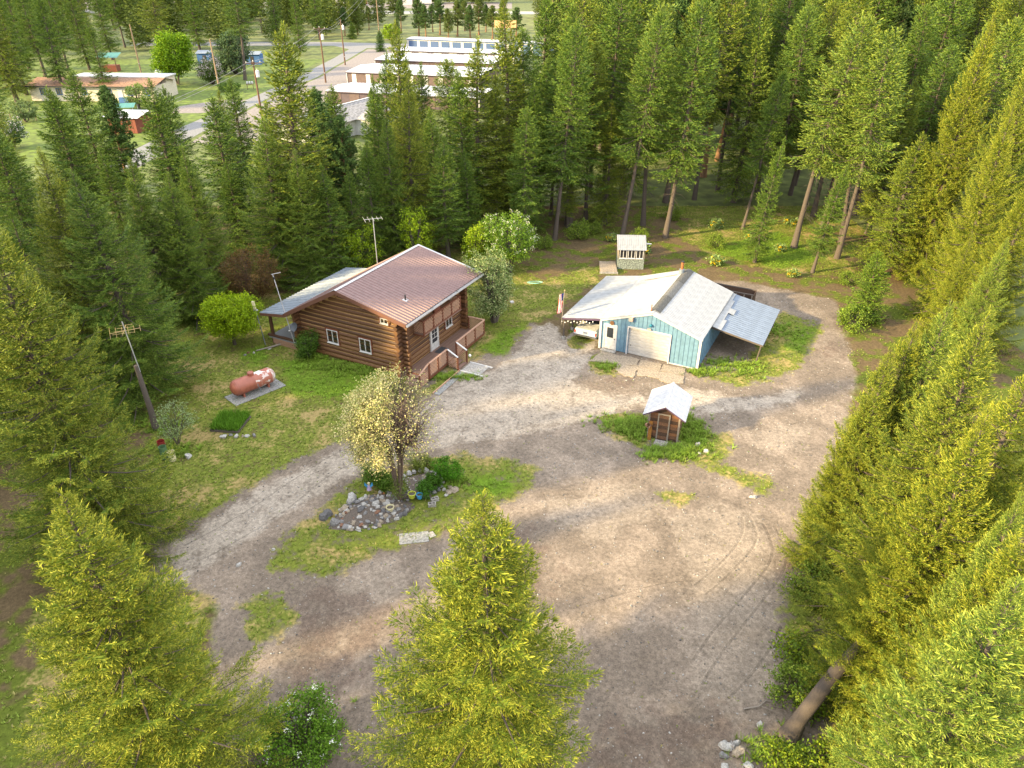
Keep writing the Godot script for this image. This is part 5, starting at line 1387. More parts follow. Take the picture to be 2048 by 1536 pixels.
# ---------------------------------------------------------------- the blue garage
func build_garage() -> void:
	var c := thing("garage", "pale blue metal garage with white roof, carport and grey lean-to", "garage", Vector3(12.473, 0, -42.611), -0.479)
	var W := 7.06
	var L := 8.6
	var rx := -3.43
	var rf := func(x: float) -> float:
		return 3.515 - absf(x - rx) * 0.3365
	# front: upright panels with a rib at each joint, cut round the doors
	var xs := []
	var x := -W
	while x < -0.01:
		xs.append(x); x += 0.3
	xs.append(0.0)
	var fw := MB.new()
	fw.prism(PackedVector2Array([Vector2(-W, 2.12), Vector2(0, 2.2), Vector2(0, 2.28), Vector2(rx, 3.42), Vector2(-W, 2.2)]), 0.06, Vector3(0, 0, -0.14))
	var front := part("front_wall", fw, M["garage blue"], c)
	for i in xs.size() - 1:
		var a: float = xs[i]
		var e: float = xs[i + 1]
		var mid := (a + e) * 0.5
		var lo := 0.05
		if mid > -5.02 and mid < -2.03: lo = 2.1
		elif mid > -6.78 and mid < -5.84: lo = 1.95
		var b := MB.new()
		b.prism(PackedVector2Array([Vector2(a, lo), Vector2(e, lo), Vector2(e, rf.call(e) - 0.1), Vector2(a, rf.call(a) - 0.1)]), 0.02, Vector3(0, 0, -0.06 + 0.002 * (i % 2)))
		b.box(Vector3(e - 0.015, (lo + rf.call(e) - 0.12) * 0.5, -0.025), Vector3(0.03, rf.call(e) - 0.12 - lo, 0.03))
		part("siding_panel", b, [M["garage blue"], M["garage blue b"]][i % 2], front)
	for sx in [-W + 0.02, -0.02]: bx("corner_trim", M["white metal"], front, Vector3(sx, rf.call(sx) * 0.5 - 0.05, -0.01), Vector3(0.16, rf.call(sx) - 0.1, 0.12))
	for q in [[-W - 0.1, rx], [rx, 0.1]]:
		beam("rake_trim", M["white metal"], front, Vector3(q[0], rf.call(q[0]) - 0.09, 0.03), Vector3(q[1], rf.call(q[1]) - 0.09, 0.03), 0.06, 0.17)
	bx("base_trim", M["white metal"], front, Vector3(-1.0, 0.05, 0.0), Vector3(2.0, 0.06, 0.05))
	# sides and back
	for q in [["side_wall", Vector3(-0.03, 1.1, -L * 0.5), Vector3(0.05, 2.2, L - 0.1)], ["side_wall", Vector3(-W + 0.03, 1.05, -L * 0.5), Vector3(0.05, 2.1, L - 0.1)]]:
		var sw := bx(q[0], M["garage blue"], c, q[1], q[2])
		var k := -L * 0.5 + 0.3
		while k < L * 0.5 - 0.1:
			bx("rib", M["garage blue b"], sw, Vector3(0.04 if q[1].x > -1 else -0.04, 0, k), Vector3(0.03, q[2].y, 0.035))
			k += 0.6
	var bw := MB.new()
	bw.prism(PackedVector2Array([Vector2(-W, 0), Vector2(0, 0), Vector2(0, 2.25), Vector2(rx, 3.4), Vector2(-W, 2.2)]), 0.05, Vector3(0, 0, -L))
	part("back_wall", bw, M["garage blue"], c)
	# roller door of eight slats
	var gd := bx("garage_door", M["door white"], c, Vector3(-3.53, 1.05, -0.16), Vector3(2.92, 2.08, 0.03))
	for i in 9: bx("slat", [M["door white"], M["door white b"]][i % 2], gd, Vector3(0, -0.93 + i * 0.231, 0.03), Vector3(2.9, 0.195, 0.06), Basis.IDENTITY, 0.02)
	for s in [-1, 1]: bx("jamb", M["white metal"], gd, Vector3(s * 1.5, 0.02, 0.13), Vector3(0.09, 2.16, 0.16))
	bx("lintel", M["white metal"], gd, Vector3(0, 1.08, 0.13), Vector3(2.92, 0.08, 0.17))
	bx("handle", M["iron"], gd, Vector3(-1.25, -0.35, 0.06), Vector3(0.04, 0.12, 0.03))
	# side door
	var dr := bx("door", M["white paint"], c, Vector3(-6.31, 1.0, -0.05), Vector3(0.84, 1.86, 0.05))
	bx("pane", M["glass dark"], dr, Vector3(-0.02, 0.35, 0.03), Vector3(0.46, 0.76, 0.012))
	for s in [-1, 1]: bx("jamb", M["white paint"], dr, Vector3(s * 0.455, 0.01, 0.02), Vector3(0.07, 1.92, 0.09))
	bx("lintel", M["white paint"], dr, Vector3(0, 0.965, 0.02), Vector3(0.98, 0.07, 0.1))
	rod("handle", M["iron"], dr, Vector3(0.34, -0.1, 0.02), Vector3(0.34, -0.1, 0.09), 0.03)
	bx("door_step", M["concrete"], c, Vector3(-6.3, 0.05, 0.25), Vector3(1.1, 0.1, 0.34), Basis.IDENTITY, 0.02)
	var pl := MB.new()
	pl.lathe([[0.0, 0.0], [0.16, 0.0], [0.16, 0.03], [0.0, 0.03]], 12, Vector3(-6.22, 2.13, 0.0), Basis(Vector3(1, 0, 0), PI / 2))
	part("plaque", pl, M["log light"], c)
	var lb := bx("lamp_box", M["box tan"], c, Vector3(-4.86, 2.75, 0.1), Vector3(0.3, 0.28, 0.2), Basis.IDENTITY, 0.02)
	bx("bracket", M["white metal"], lb, Vector3(0, -0.16, -0.04), Vector3(0.24, 0.05, 0.12))
	bx("sign_plate", M["box tan"], c, Vector3(-3.55, 2.25, 0.06), Vector3(0.26, 0.14, 0.03))
	var orb := MB.new()
	orb.lathe([[0.0, -0.1], [0.1, -0.05], [0.12, 0.02], [0.05, 0.1], [0.0, 0.12]], 10, Vector3(-3.46, 2.55, 0.06))
	part("yard_light", orb, M["teal"], c)
	# roof
	var roof := thing_part("roof", c)
	slope("roof_panel", roof, M["roof white"], Vector3(rx, 3.53, 0.12), Vector3(0, 0, -8.9), Vector3(3.55, -1.195, 0), 0.99, 0.2, 0.018)
	slope("roof_panel", roof, M["roof white"], Vector3(rx, 3.53, -8.78), Vector3(0, 0, 8.9), Vector3(-3.63, -1.22, 0), 0.99, 0.2, 0.018)
	slope("carport_panel", roof, M["roof white"], Vector3(-W, 2.315, -8.78), Vector3(0, 0, 8.9), Vector3(-2.95, -0.56, 0), 0.99, 0.33, 0.012)
	# tarred ridge with patches, flue and vent
	for q in [[-0.3, -3.1, 0], [-3.12, -5.9, 1], [-5.92, -8.72, 0]]:
		var b := MB.new()
		b.quad(Vector3(rx + 0.12, 3.56, q[0]), Vector3(rx - 0.02, 3.585, q[0]), Vector3(rx - 0.02, 3.585, q[1]), Vector3(rx + 0.12, 3.56, q[1]))
		b.quad(Vector3(rx + 0.42, 3.425, q[0]), Vector3(rx + 0.12, 3.56, q[0]), Vector3(rx + 0.12, 3.56, q[1]), Vector3(rx + 0.42, 3.425, q[1]))
		b.quad(Vector3(rx - 0.02, 3.585, q[0]), Vector3(rx - 0.3, 3.47, q[0]), Vector3(rx - 0.3, 3.47, q[1]), Vector3(rx - 0.02, 3.585, q[1]))
		part("ridge_strip", b, [M["tar"], M["tar b"]][q[2]], roof)
	var fl := MB.new()
	fl.lathe([[0.3, -0.3], [0.2, 0.0], [0.2, 0.36], [0.0, 0.38]], 14, Vector3(-3.75, 3.42, -7.9))
	var flue := part("flue_collar", fl, M["galvanised"], roof)
	rod("flue", M["rust"], flue, Vector3(-3.75, 3.75, -7.9), Vector3(-3.75, 4.35, -7.9), 0.11, 0.11, 10)
	rod("flue_cap", M["iron"], flue, Vector3(-3.75, 4.33, -7.9), Vector3(-3.75, 4.4, -7.9), 0.13, 0.12, 10)
	rod("vent", M["rust"], roof, Vector3(-3.62, 3.45, -0.25), Vector3(-3.62, 3.95, -0.25), 0.035, 0.03)
	for q in [[-4.35, 0.0], [-4.6, 0.05]]:
		var rs := MB.new()
		var a := Vector3(-4.0, 3.37, -7.75 - q[1])
		var e := Vector3(-6.4 + q[1] * 4.0, 2.565 + q[1] * 1.3, -7.4 + q[1])
		rs.quad(a, a + Vector3(0, 0, 0.1), e + Vector3(0, 0, 0.06), e)
		part("rust_streak", rs, M["rust pale"], roof)
	# carport: posts, beams, string of bulbs
	var cp := thing_part("carport", c)
	beam("edge_beam", M["weathered"], cp, Vector3(-9.9, 1.66, 0.05), Vector3(-9.9, 1.66, -8.7), 0.09, 0.14)
	beam("front_beam", M["plum trim"], cp, Vector3(-9.95, 1.7, 0.08), Vector3(-7.1, 2.2, 0.08), 0.05, 0.12)
	for z in [-0.1, -1.75, -4.6, -8.5]:
		bx("post", M["weathered"], cp, Vector3(-9.88, 0.8, z), Vector3(0.1, 1.6, 0.1))
		bx("footing", M["concrete"], cp, Vector3(-9.88, 0.1, z), Vector3(0.26, 0.22, 0.26), Basis.IDENTITY, 0.03)
	beam("brace", M["weathered"], cp, Vector3(-9.85, 1.2, -0.1), Vector3(-9.4, 1.68, -0.02), 0.06, 0.06)
	for z in [-2.2, -4.4, -6.6]: beam("rafter", M["weathered"], cp, Vector3(-9.9, 1.67, z), Vector3(-7.1, 2.2, z), 0.06, 0.1)
	for i in 11:
		var t := i / 10.0
		var bl := MB.new()
		bl.lathe([[0.0, -0.05], [0.032, -0.03], [0.036, 0.0], [0.014, 0.05], [0.0, 0.06]], 8, Vector3(lerpf(-9.95, -7.6, t), lerpf(1.6, 2.06, t) - 0.1 - 0.09 * (i % 2), 0.13))
		part("string_bulb", bl, M["bulb white"], cp)
	# lean-to
	var lt := thing_part("lean_to", c)
	slope("lean_to_panel", lt, M["galvanised blue"], Vector3(-0.05, 2.17, -2.55), Vector3(0, 0, -6.45), Vector3(3.65, -0.64, 0), 0.92, 0.3, 0.02)
	for q in [[0.06, 0.75, -2.5, -4.1], [0.08, 0.55, -4.1, -5.4], [0.1, 0.95, -5.4, -6.2], [0.06, 0.5, -6.2, -7.6], [0.05, 0.32, -7.6, -8.9]]:
		var b := MB.new()
		b.quad(Vector3(q[0], 2.225, q[2]), Vector3(q[1], 2.225 - (q[1] - q[0]) * 0.175, q[2] + 0.12), Vector3(q[1], 2.225 - (q[1] - q[0]) * 0.175, q[3]), Vector3(q[0], 2.225, q[3]))
		part("torn_sheet", b, M["roof white"], lt)
	beam("edge_beam", M["weathered"], lt, Vector3(3.5, 1.45, -2.6), Vector3(3.5, 1.45, -8.95), 0.1, 0.12)
	beam("front_beam", M["weathered"], lt, Vector3(0.05, 2.08, -2.6), Vector3(3.6, 1.46, -2.6), 0.05, 0.12)
	for z in [-3.1, -5.8, -8.8]: rod("post", M["weathered"], lt, Vector3(3.3, 0, z), Vector3(3.45, 1.42, z), 0.06, 0.055)
	for z in [-4.2, -5.8, -7.4]: beam("rafter", M["weathered"], lt, Vector3(0.0, 2.1, z), Vector3(3.55, 1.48, z), 0.05, 0.09)

# ---------------------------------------------------------------- old white car under the carport
func build_car() -> void:
	var c := thing("parked_car", "old white sedan backed into the carport beside the blue garage", "car", Vector3(12.473, 0, -42.611) + yaw(-0.479) * Vector3(-8.35, 0, -0.5), -0.479)
	# local: rear at z = 0 facing +z, length to -4.6; half width 0.87
	var b := MB.new()
	var secs := [[0.02, 0.5, 0.74], [-0.12, 0.44, 0.84], [-1.05, 0.4, 0.88], [-1.6, 0.4, 0.92], [-3.2, 0.4, 0.92], [-4.4, 0.44, 0.8], [-4.6, 0.5, 0.66]]
	for i in secs.size() - 1:
		var s: Array = secs[i]
		var t: Array = secs[i + 1]
		var ring := func(q: Array) -> Array:
			var z: float = q[0]
			return [Vector3(-0.84, q[1] - 0.12, z), Vector3(-0.89, 0.62, z), Vector3(-0.84, q[2] - 0.02, z), Vector3(-0.74, q[2] + 0.03, z), Vector3(0.74, q[2] + 0.03, z), Vector3(0.84, q[2] - 0.02, z), Vector3(0.89, 0.62, z), Vector3(0.84, q[1] - 0.12, z)]
		var p: Array = ring.call(s)
		var r: Array = ring.call(t)
		for k in 7: b.fq(Vector3(0, 0.5, (s[0] + t[0]) * 0.5), p[k], p[k + 1], r[k + 1], r[k])
		if i == 0 or i == secs.size() - 2:
			var e: Array = p if i == 0 else r
			for k in range(1, 7): b.fq3(Vector3(0, 0.5, -2.3), e[0], e[k], e[k + 1])
	part("body", b, M["car white"], c)
	bx("boot_lid", M["car white"], c, Vector3(0, 0.87, -0.55), Vector3(1.38, 0.035, 0.98), Basis(Vector3(1, 0, 0), 0.06), 0.012)
	var cab := MB.new()
	var lo := [Vector3(-0.76, 0.9, -1.1), Vector3(0.76, 0.9, -1.1), Vector3(0.76, 0.94, -3.3), Vector3(-0.76, 0.94, -3.3)]
	var hi := [Vector3(-0.58, 1.34, -1.7), Vector3(0.58, 1.34, -1.7), Vector3(0.58, 1.36, -2.75), Vector3(-0.58, 1.36, -2.75)]
	cab.fq(Vector3(0, 1, -2.2), hi[0], hi[1], hi[2], hi[3])
	for k in 4: cab.fq(Vector3(0, 1.1, -2.2), lo[k], lo[(k + 1) % 4], hi[(k + 1) % 4], hi[k])
	part("roof", cab, M["car white"], c)
	var rw := MB.new()
	rw.fq(Vector3(0, 1, -2.2), Vector3(-0.66, 0.95, -1.14), Vector3(0.66, 0.95, -1.14), Vector3(0.53, 1.31, -1.64), Vector3(-0.53, 1.31, -1.64))
	part("rear_window", rw, M["glass dark"], c)
	for s in [-1, 1]:
		var sw := MB.new()
		sw.fq(Vector3(0, 1, -2.2), Vector3(s * 0.765, 0.97, -1.35), Vector3(s * 0.765, 0.98, -3.05), Vector3(s * 0.61, 1.31, -2.7), Vector3(s * 0.61, 1.31, -1.78))
		part("side_window", sw, M["glass dark"], c)
		bx("tail_light", M["lens red"], c, Vector3(s * 0.8, 0.66, 0.025), Vector3(0.1, 0.2, 0.05), Basis.IDENTITY, 0.012)
		for z in [-0.95, -3.7]:
			var w := MB.new()
			w.lathe([[0.0, -0.1], [0.19, -0.1], [0.3, -0.09], [0.33, -0.05], [0.33, 0.05], [0.3, 0.09], [0.19, 0.1], [0.0, 0.1]], 18, Vector3(s * 0.76, 0.33, z), Basis(Vector3(0, 0, 1), PI / 2))
			var wh := part("wheel", w, M["rubber"], c)
			rod("hub", M["chrome"], wh, Vector3(s * 0.8, 0.33, z), Vector3(s * 0.875, 0.33, z), 0.17, 0.15, 14)
	var bp := bx("rear_bumper", M["chrome"], c, Vector3(0, 0.45, 0.07), Vector3(1.76, 0.2, 0.13), Basis.IDENTITY, 0.03)
	bx("bumper_strip", M["rubber"], bp, Vector3(0, 0.02, 0.068), Vector3(1.7, 0.05, 0.012))
	bx("licence_plate", M["plate"], c, Vector3(0, 0.66, 0.03), Vector3(0.34, 0.16, 0.015))
	bx("front_bumper", M["chrome"], c, Vector3(0, 0.45, -4.66), Vector3(1.7, 0.18, 0.12), Basis.IDENTITY, 0.03)

# ---------------------------------------------------------------- small buildings
func build_sheds() -> void:
	# little brown tool shed in front
	var c := thing("tool_shed", "tiny brown plank tool shed with white metal gable roof", "shed", Vector3(8.62, 0, -34.3), -0.345)
	var w := 0.82
	var l := 2.3
	var gb := MB.new()
	gb.prism(PackedVector2Array([Vector2(-w, 0), Vector2(w, 0), Vector2(w, 1.8), Vector2(0, 2.34), Vector2(-w, 1.8)]), 0.03, Vector3(0, 0, -0.1))
	var fwall := part("front_wall", gb, M["plank dark"], c)
	for i in 11:
		var y := 0.12 + i * 0.2
		var hw := w if y < 1.75 else w - (y - 1.75) * 1.5
		if hw < 0.12: continue
		bx("plank", [M["plank brown"], M["plank rust"], M["plank dark"]][(i * 7 + 2) % 3], fwall, Vector3(0, y, -0.05 + 0.004 * (i % 3)), Vector3(hw * 2.0, 0.185, 0.03), Basis(Vector3(0, 0, 1), rnd(-0.008, 0.008)))
	var dd := bx("door", M["plank dark"], c, Vector3(-0.02, 0.93, 0.0), Vector3(0.56, 1.62, 0.03))
	for i in 7: bx("plank", [M["plank brown"], M["plank dark"]][i % 2], dd, Vector3(0, -0.7 + i * 0.232, 0.02), Vector3(0.54, 0.215, 0.02))
	for s in [-1, 1]: bx("door_frame", M["weathered pale"], dd, Vector3(s * 0.31, 0.02, 0.025), Vector3(0.075, 1.72, 0.05))
	bx("door_frame", M["weathered pale"], dd, Vector3(0, 0.86, 0.027), Vector3(0.68, 0.075, 0.05))
	bx("latch", M["iron"], dd, Vector3(-0.22, 0.0, 0.04), Vector3(0.06, 0.08, 0.03))
	for s in [-1, 1]:
		bx("corner_board", M["weathered pale"], c, Vector3(s * (w + 0.02), 0.92, -0.03), Vector3(0.09, 1.8, 0.09))
		var sw := bx("side_wall", M["plank dark"], c, Vector3(s * (w - 0.02), 0.9, -l * 0.5 - 0.05), Vector3(0.03, 1.78, l))
		for i in 9: bx("plank", [M["plank brown"], M["plank rust"], M["plank dark"]][i % 3], sw, Vector3(s * 0.03, -0.78 + i * 0.2, 0), Vector3(0.03, 0.185, l - 0.02))
	var bk := MB.new()
	bk.prism(PackedVector2Array([Vector2(-w, 0), Vector2(w, 0), Vector2(w, 1.8), Vector2(0, 2.34), Vector2(-w, 1.8)]), 0.03, Vector3(0, 0, -l - 0.1))
	part("back_wall", bk, M["plank dark"], c)
	var roof := thing_part("roof", c)
	slope("roof_panel", roof, M["white metal"], Vector3(0, 2.46, 0.3), Vector3(0, 0, -2.9), Vector3(1.2, -0.72, 0), 0.6, 0.3, 0.014)
	slope("roof_panel", roof, M["white metal"], Vector3(0, 2.46, -2.6), Vector3(0, 0, 2.9), Vector3(-1.2, -0.72, 0), 0.6, 0.3, 0.014)
	beam("ridge_cap", M["white metal"], roof, Vector3(0, 2.475, 0.31), Vector3(0, 2.475, -2.61), 0.1, 0.025)
	for s in [-1, 1]:
		beam("rake_trim", M["plum trim"], roof, Vector3(0, 2.41, 0.28), Vector3(s * 1.19, 1.7, 0.28), 0.03, 0.07)
		beam("barge_board", M["weathered pale"], roof, Vector3(0, 2.33, 0.05), Vector3(s * 0.95, 1.76, 0.05), 0.03, 0.09)
	bx("step", M["concrete"], c, Vector3(0.0, 0.05, 0.35), Vector3(0.75, 0.1, 0.55), Basis.IDENTITY, 0.02)
	# a board and a bucket leaning by the shed
	var pk := thing("leaning_plank", "orange stained plank leaning on the tool shed beside its door", "plank", c.position + yaw(-0.345) * Vector3(-0.72, 0, 0.12), -0.345)
	bx("board", M["plank orange"], pk, Vector3(0, 0.62, 0.0), Vector3(0.2, 1.25, 0.035), Basis(Vector3(1, 0, 0), -0.05))
	bx("cleat", M["plank brown"], pk, Vector3(0, 1.0, 0.03), Vector3(0.22, 0.07, 0.03))
	var bu := thing("metal_pail", "rusty metal pail hanging at the left corner of the tool shed", "pail", c.position + yaw(-0.345) * Vector3(-0.95, 0.98, 0.12), 0.3)
	var pm := MB.new()
	pm.lathe([[0.0, 0.0], [0.11, 0.0], [0.15, 0.26], [0.14, 0.26], [0.1, 0.02], [0.0, 0.02]], 14, Vector3(0, 0, 0), Basis(Vector3(1, 0, 0), 1.2))
	part("bucket", pm, M["rust pale"], bu)
	rod("bail", M["iron"], bu, Vector3(-0.13, -0.2, 0.1), Vector3(0.13, -0.2, 0.1), 0.008)
	# greenhouse / pump house with three windows, behind the garage
	var g := thing("greenhouse", "small greenhouse with three windows and pale corrugated roof behind the garage", "greenhouse", Vector3(10.55, 0, -60.9), -0.06)
	bx("base_wall", M["concrete green"], g, Vector3(0, 0.5, -1.0), Vector3(2.3, 1.0, 2.0))
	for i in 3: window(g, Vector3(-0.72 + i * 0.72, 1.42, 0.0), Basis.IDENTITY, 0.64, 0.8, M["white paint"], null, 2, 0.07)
	for s in [-1, 1]:
		var sp := MB.new()
		sp.prism(PackedVector2Array([Vector2(-2.0, 1.0), Vector2(0, 1.0), Vector2(0, 1.86), Vector2(-1.5, 2.6), Vector2(-2.0, 2.4)]), 0.04, Vector3(s * 1.13 - 0.02, 0, 0), Basis(Vector3(0, 0, 1), Vector3(0, 1, 0), Vector3(1, 0, 0)))
		part("side_wall", sp, M["weathered pale"], g)
	bx("back_wall", M["weathered pale"], g, Vector3(0, 1.7, -1.98), Vector3(2.26, 1.4, 0.04))
	slope("roof_panel", g, M["roof pale"], Vector3(-1.28, 2.66, -1.5), Vector3(2.56, 0, 0), Vector3(0, -0.82, 1.72), 0.64, 0.16, 0.02)
	slope("ridge_panel", g, M["galvanised blue"], Vector3(1.28, 2.68, -1.5), Vector3(-2.56, 0, 0), Vector3(0, -0.3, -0.75), 1.28, 0.3, 0.01)
	rod("vent_pipe", M["white metal"], g, Vector3(1.1, 2.1, -0.9), Vector3(1.75, 2.06, -0.9), 0.07)
	var sl := thing("concrete_slab", "raised concrete slab left of the small greenhouse", "slab", Vector3(8.55, 0, -60.6), -0.06)
	bx("slab", M["concrete tan"], sl, Vector3(0, 0.12, -0.5), Vector3(1.5, 0.24, 2.4), Basis.IDENTITY, 0.03)
	bx("edge_block", M["concrete"], sl, Vector3(0, 0.08, 0.76), Vector3(1.6, 0.16, 0.12))
	# open rail pen and cabinet behind the garage
	var pen := thing("log_crib", "dark open crib of upright boards behind the garage roof", "crib", Vector3(12.473, 0, -42.611) + yaw(-0.479) * Vector3(-0.9, 0, -11.2), -0.479)
	bx("back_board", M["plank dark"], pen, Vector3(0, 0.75, -0.9), Vector3(4.4, 1.4, 0.06))
	for i in 8: bx("stake", M["weathered pale"], pen, Vector3(-2.1 + i * 0.6, 0.75, 0.3), Vector3(0.07, 1.5, 0.07))
	beam("rail", M["weathered"], pen, Vector3(-2.2, 1.5, 0.3), Vector3(2.2, 1.5, 0.3), 0.1, 0.07)
	beam("rail", M["weathered"], pen, Vector3(-2.2, 1.45, -0.9), Vector3(2.2, 1.45, -0.9), 0.1, 0.07)
	for s in [-1, 1]: bx("side_board", M["plank dark"], pen, Vector3(s * 2.18, 0.72, -0.3), Vector3(0.05, 1.4, 1.2))
	var fz := thing("white_cabinet", "white metal cabinet just behind the garage roof edge", "cabinet", Vector3(12.473, 0, -42.611) + yaw(-0.479) * Vector3(-4.7, 0, -10.0), -0.479)
	bx("case", M["white paint"], fz, Vector3(0, 0.95, 0), Vector3(0.8, 1.9, 0.7), Basis.IDENTITY, 0.03)
	bx("door", M["white metal"], fz, Vector3(0, 0.97, 0.365), Vector3(0.76, 1.8, 0.04), Basis.IDENTITY, 0.015)

# ---------------------------------------------------------------- leafy shrubs and trees
# k: h, r, stems, twigs, leaves (per twig), size, cols, base (height where the crown begins as share), side (share of leafless crown towards +x), flowers
func leafy(k: Dictionary) -> Array:
	var h: float = k.h
	var r: float = k.r
	var low: float = k.get("base", 0.25)
	var wood := MB.new()
	var lv := MB.new()
	var fl := MB.new()
	var ce := Vector3(0, h * (low + 1.0) * 0.5, 0)
	var ra := Vector3(r, h * (1.0 - low) * 0.5, r)
	var stems := []
	var girth: float = k.get("girth", 0.035 * h)
	for i in int(k.stems):
		var a := TAU * i / float(k.stems) + rnd(-0.4, 0.4)
		var d := Vector3(cos(a), 0, sin(a)) * r * rnd(0.25, 0.6)
		var p := [Vector3(cos(a), 0, sin(a)) * girth * 0.5, Vector3(d.x * 0.35, h * low * rnd(0.8, 1.2) + 0.05 * h, d.z * 0.35), Vector3(d.x, h * rnd(0.5, 0.72), d.z), Vector3(d.x * 1.3, h * rnd(0.75, 0.92), d.z * 1.3)]
		if k.stems == 1: p = [Vector3.ZERO, Vector3(0, h * low, 0), Vector3(rnd(-0.1, 0.1), h * 0.6, rnd(-0.1, 0.1)), Vector3(rnd(-0.1, 0.1), h * 0.85, 0)]
		wood.tube(p, [girth, girth * 0.8, girth * 0.4, girth * 0.12], 6, false)
		stems.append(p)
	var lump := []
	for i in 12: lump.append([Vector3(rnd(-1, 1), rnd(-1, 1), rnd(-1, 1)).normalized(), rnd(-0.35, 0.45) * k.get("lump", 1.0)])
	for i in int(k.twigs):
		var d := Vector3(rnd(-1, 1), rnd(-1, 1), rnd(-1, 1)).normalized()
		var m := 1.0
		for q in lump: m += q[1] * maxf(0.0, d.dot(q[0]) - 0.55) * 2.0
		var t := ce + d * ra * m * lerpf(0.45, 1.0, pow(rng.randf(), 0.5))
		var st: Array = stems[0]
		var bd := 1e9
		for s in stems:
			var e: float = (s[2] as Vector3).distance_to(t)
			if e < bd: bd = e; st = s
		var u := rng.randf()
		var from: Vector3 = (st[1] as Vector3).lerp(st[2], u) if rng.randf() < 0.6 else (st[2] as Vector3).lerp(st[3], u)
		if from.y > t.y + 0.1: from = (st[1] as Vector3).lerp(st[2], rng.randf() * 0.5)
		var mid := from.lerp(t, 0.5) + Vector3(0, 0.05 * h, 0)
		var tr: float = k.get("twig", 0.012)
		wood.tube([from, mid, t], [tr, tr * 0.7, tr * 0.3], 3, false)
		var bare: bool = k.has("side") and (t.x / r + rnd(-0.25, 0.25)) > k.side
		var n := int(k.leaves * (0.1 if bare else 1.0))
		for j in n:
			var w := pow(rng.randf(), 0.6)
			var p: Vector3 = mid.lerp(t, w) + Vector3(rng.randfn(), rng.randfn(), rng.randfn()) * k.get("spread", 0.12)
			var c: Color = k.cols[rng.randi() % k.cols.size()] * rnd(0.75, 1.25)
			var q := Vector3(rnd(-1, 1), rnd(-0.3, 1), rnd(-1, 1)).normalized()
			spray(lv, p, q, k.size * rnd(0.7, 1.3), k.size * 0.34, c, c)
		if k.has("flowers") and not bare and rng.randf() < k.flowers and t.y > ce.y - ra.y * 0.4:
			for j in 14:
				var p: Vector3 = t + Vector3(rng.randfn(), rng.randfn() + 0.5, rng.randfn()) * k.get("bloom", 0.05)
				var c: Color = k.bloomc * rnd(0.85, 1.1)
				spray(fl, p, Vector3(rnd(-1, 1), rnd(0, 1), rnd(-1, 1)).normalized(), k.get("petal", 0.06), k.get("petal", 0.06) * 0.4, c, c)
	var out := [wood.mesh(), lv.mesh(false)]
	if fl.v.size() > 0: out.append(fl.mesh(false))
	return out

func put_leafy(called: String, label: String, category: String, at: Vector3, k: Dictionary, bark: Material, group := "", tree := false) -> Node3D:
	var o := thing(called, label, category, at, rnd(0, TAU) if not k.has("side") else 0.0, group)
	var q: Array = k.q if k.has("q") else leafy(k)
	obj("trunk" if tree else "stems", q[0], bark, o)
	obj("crown" if tree else "foliage", q[1], M["leaves"], o)
	if q.size() > 2: obj("blossom", q[2], M["petals"], o)
	return o

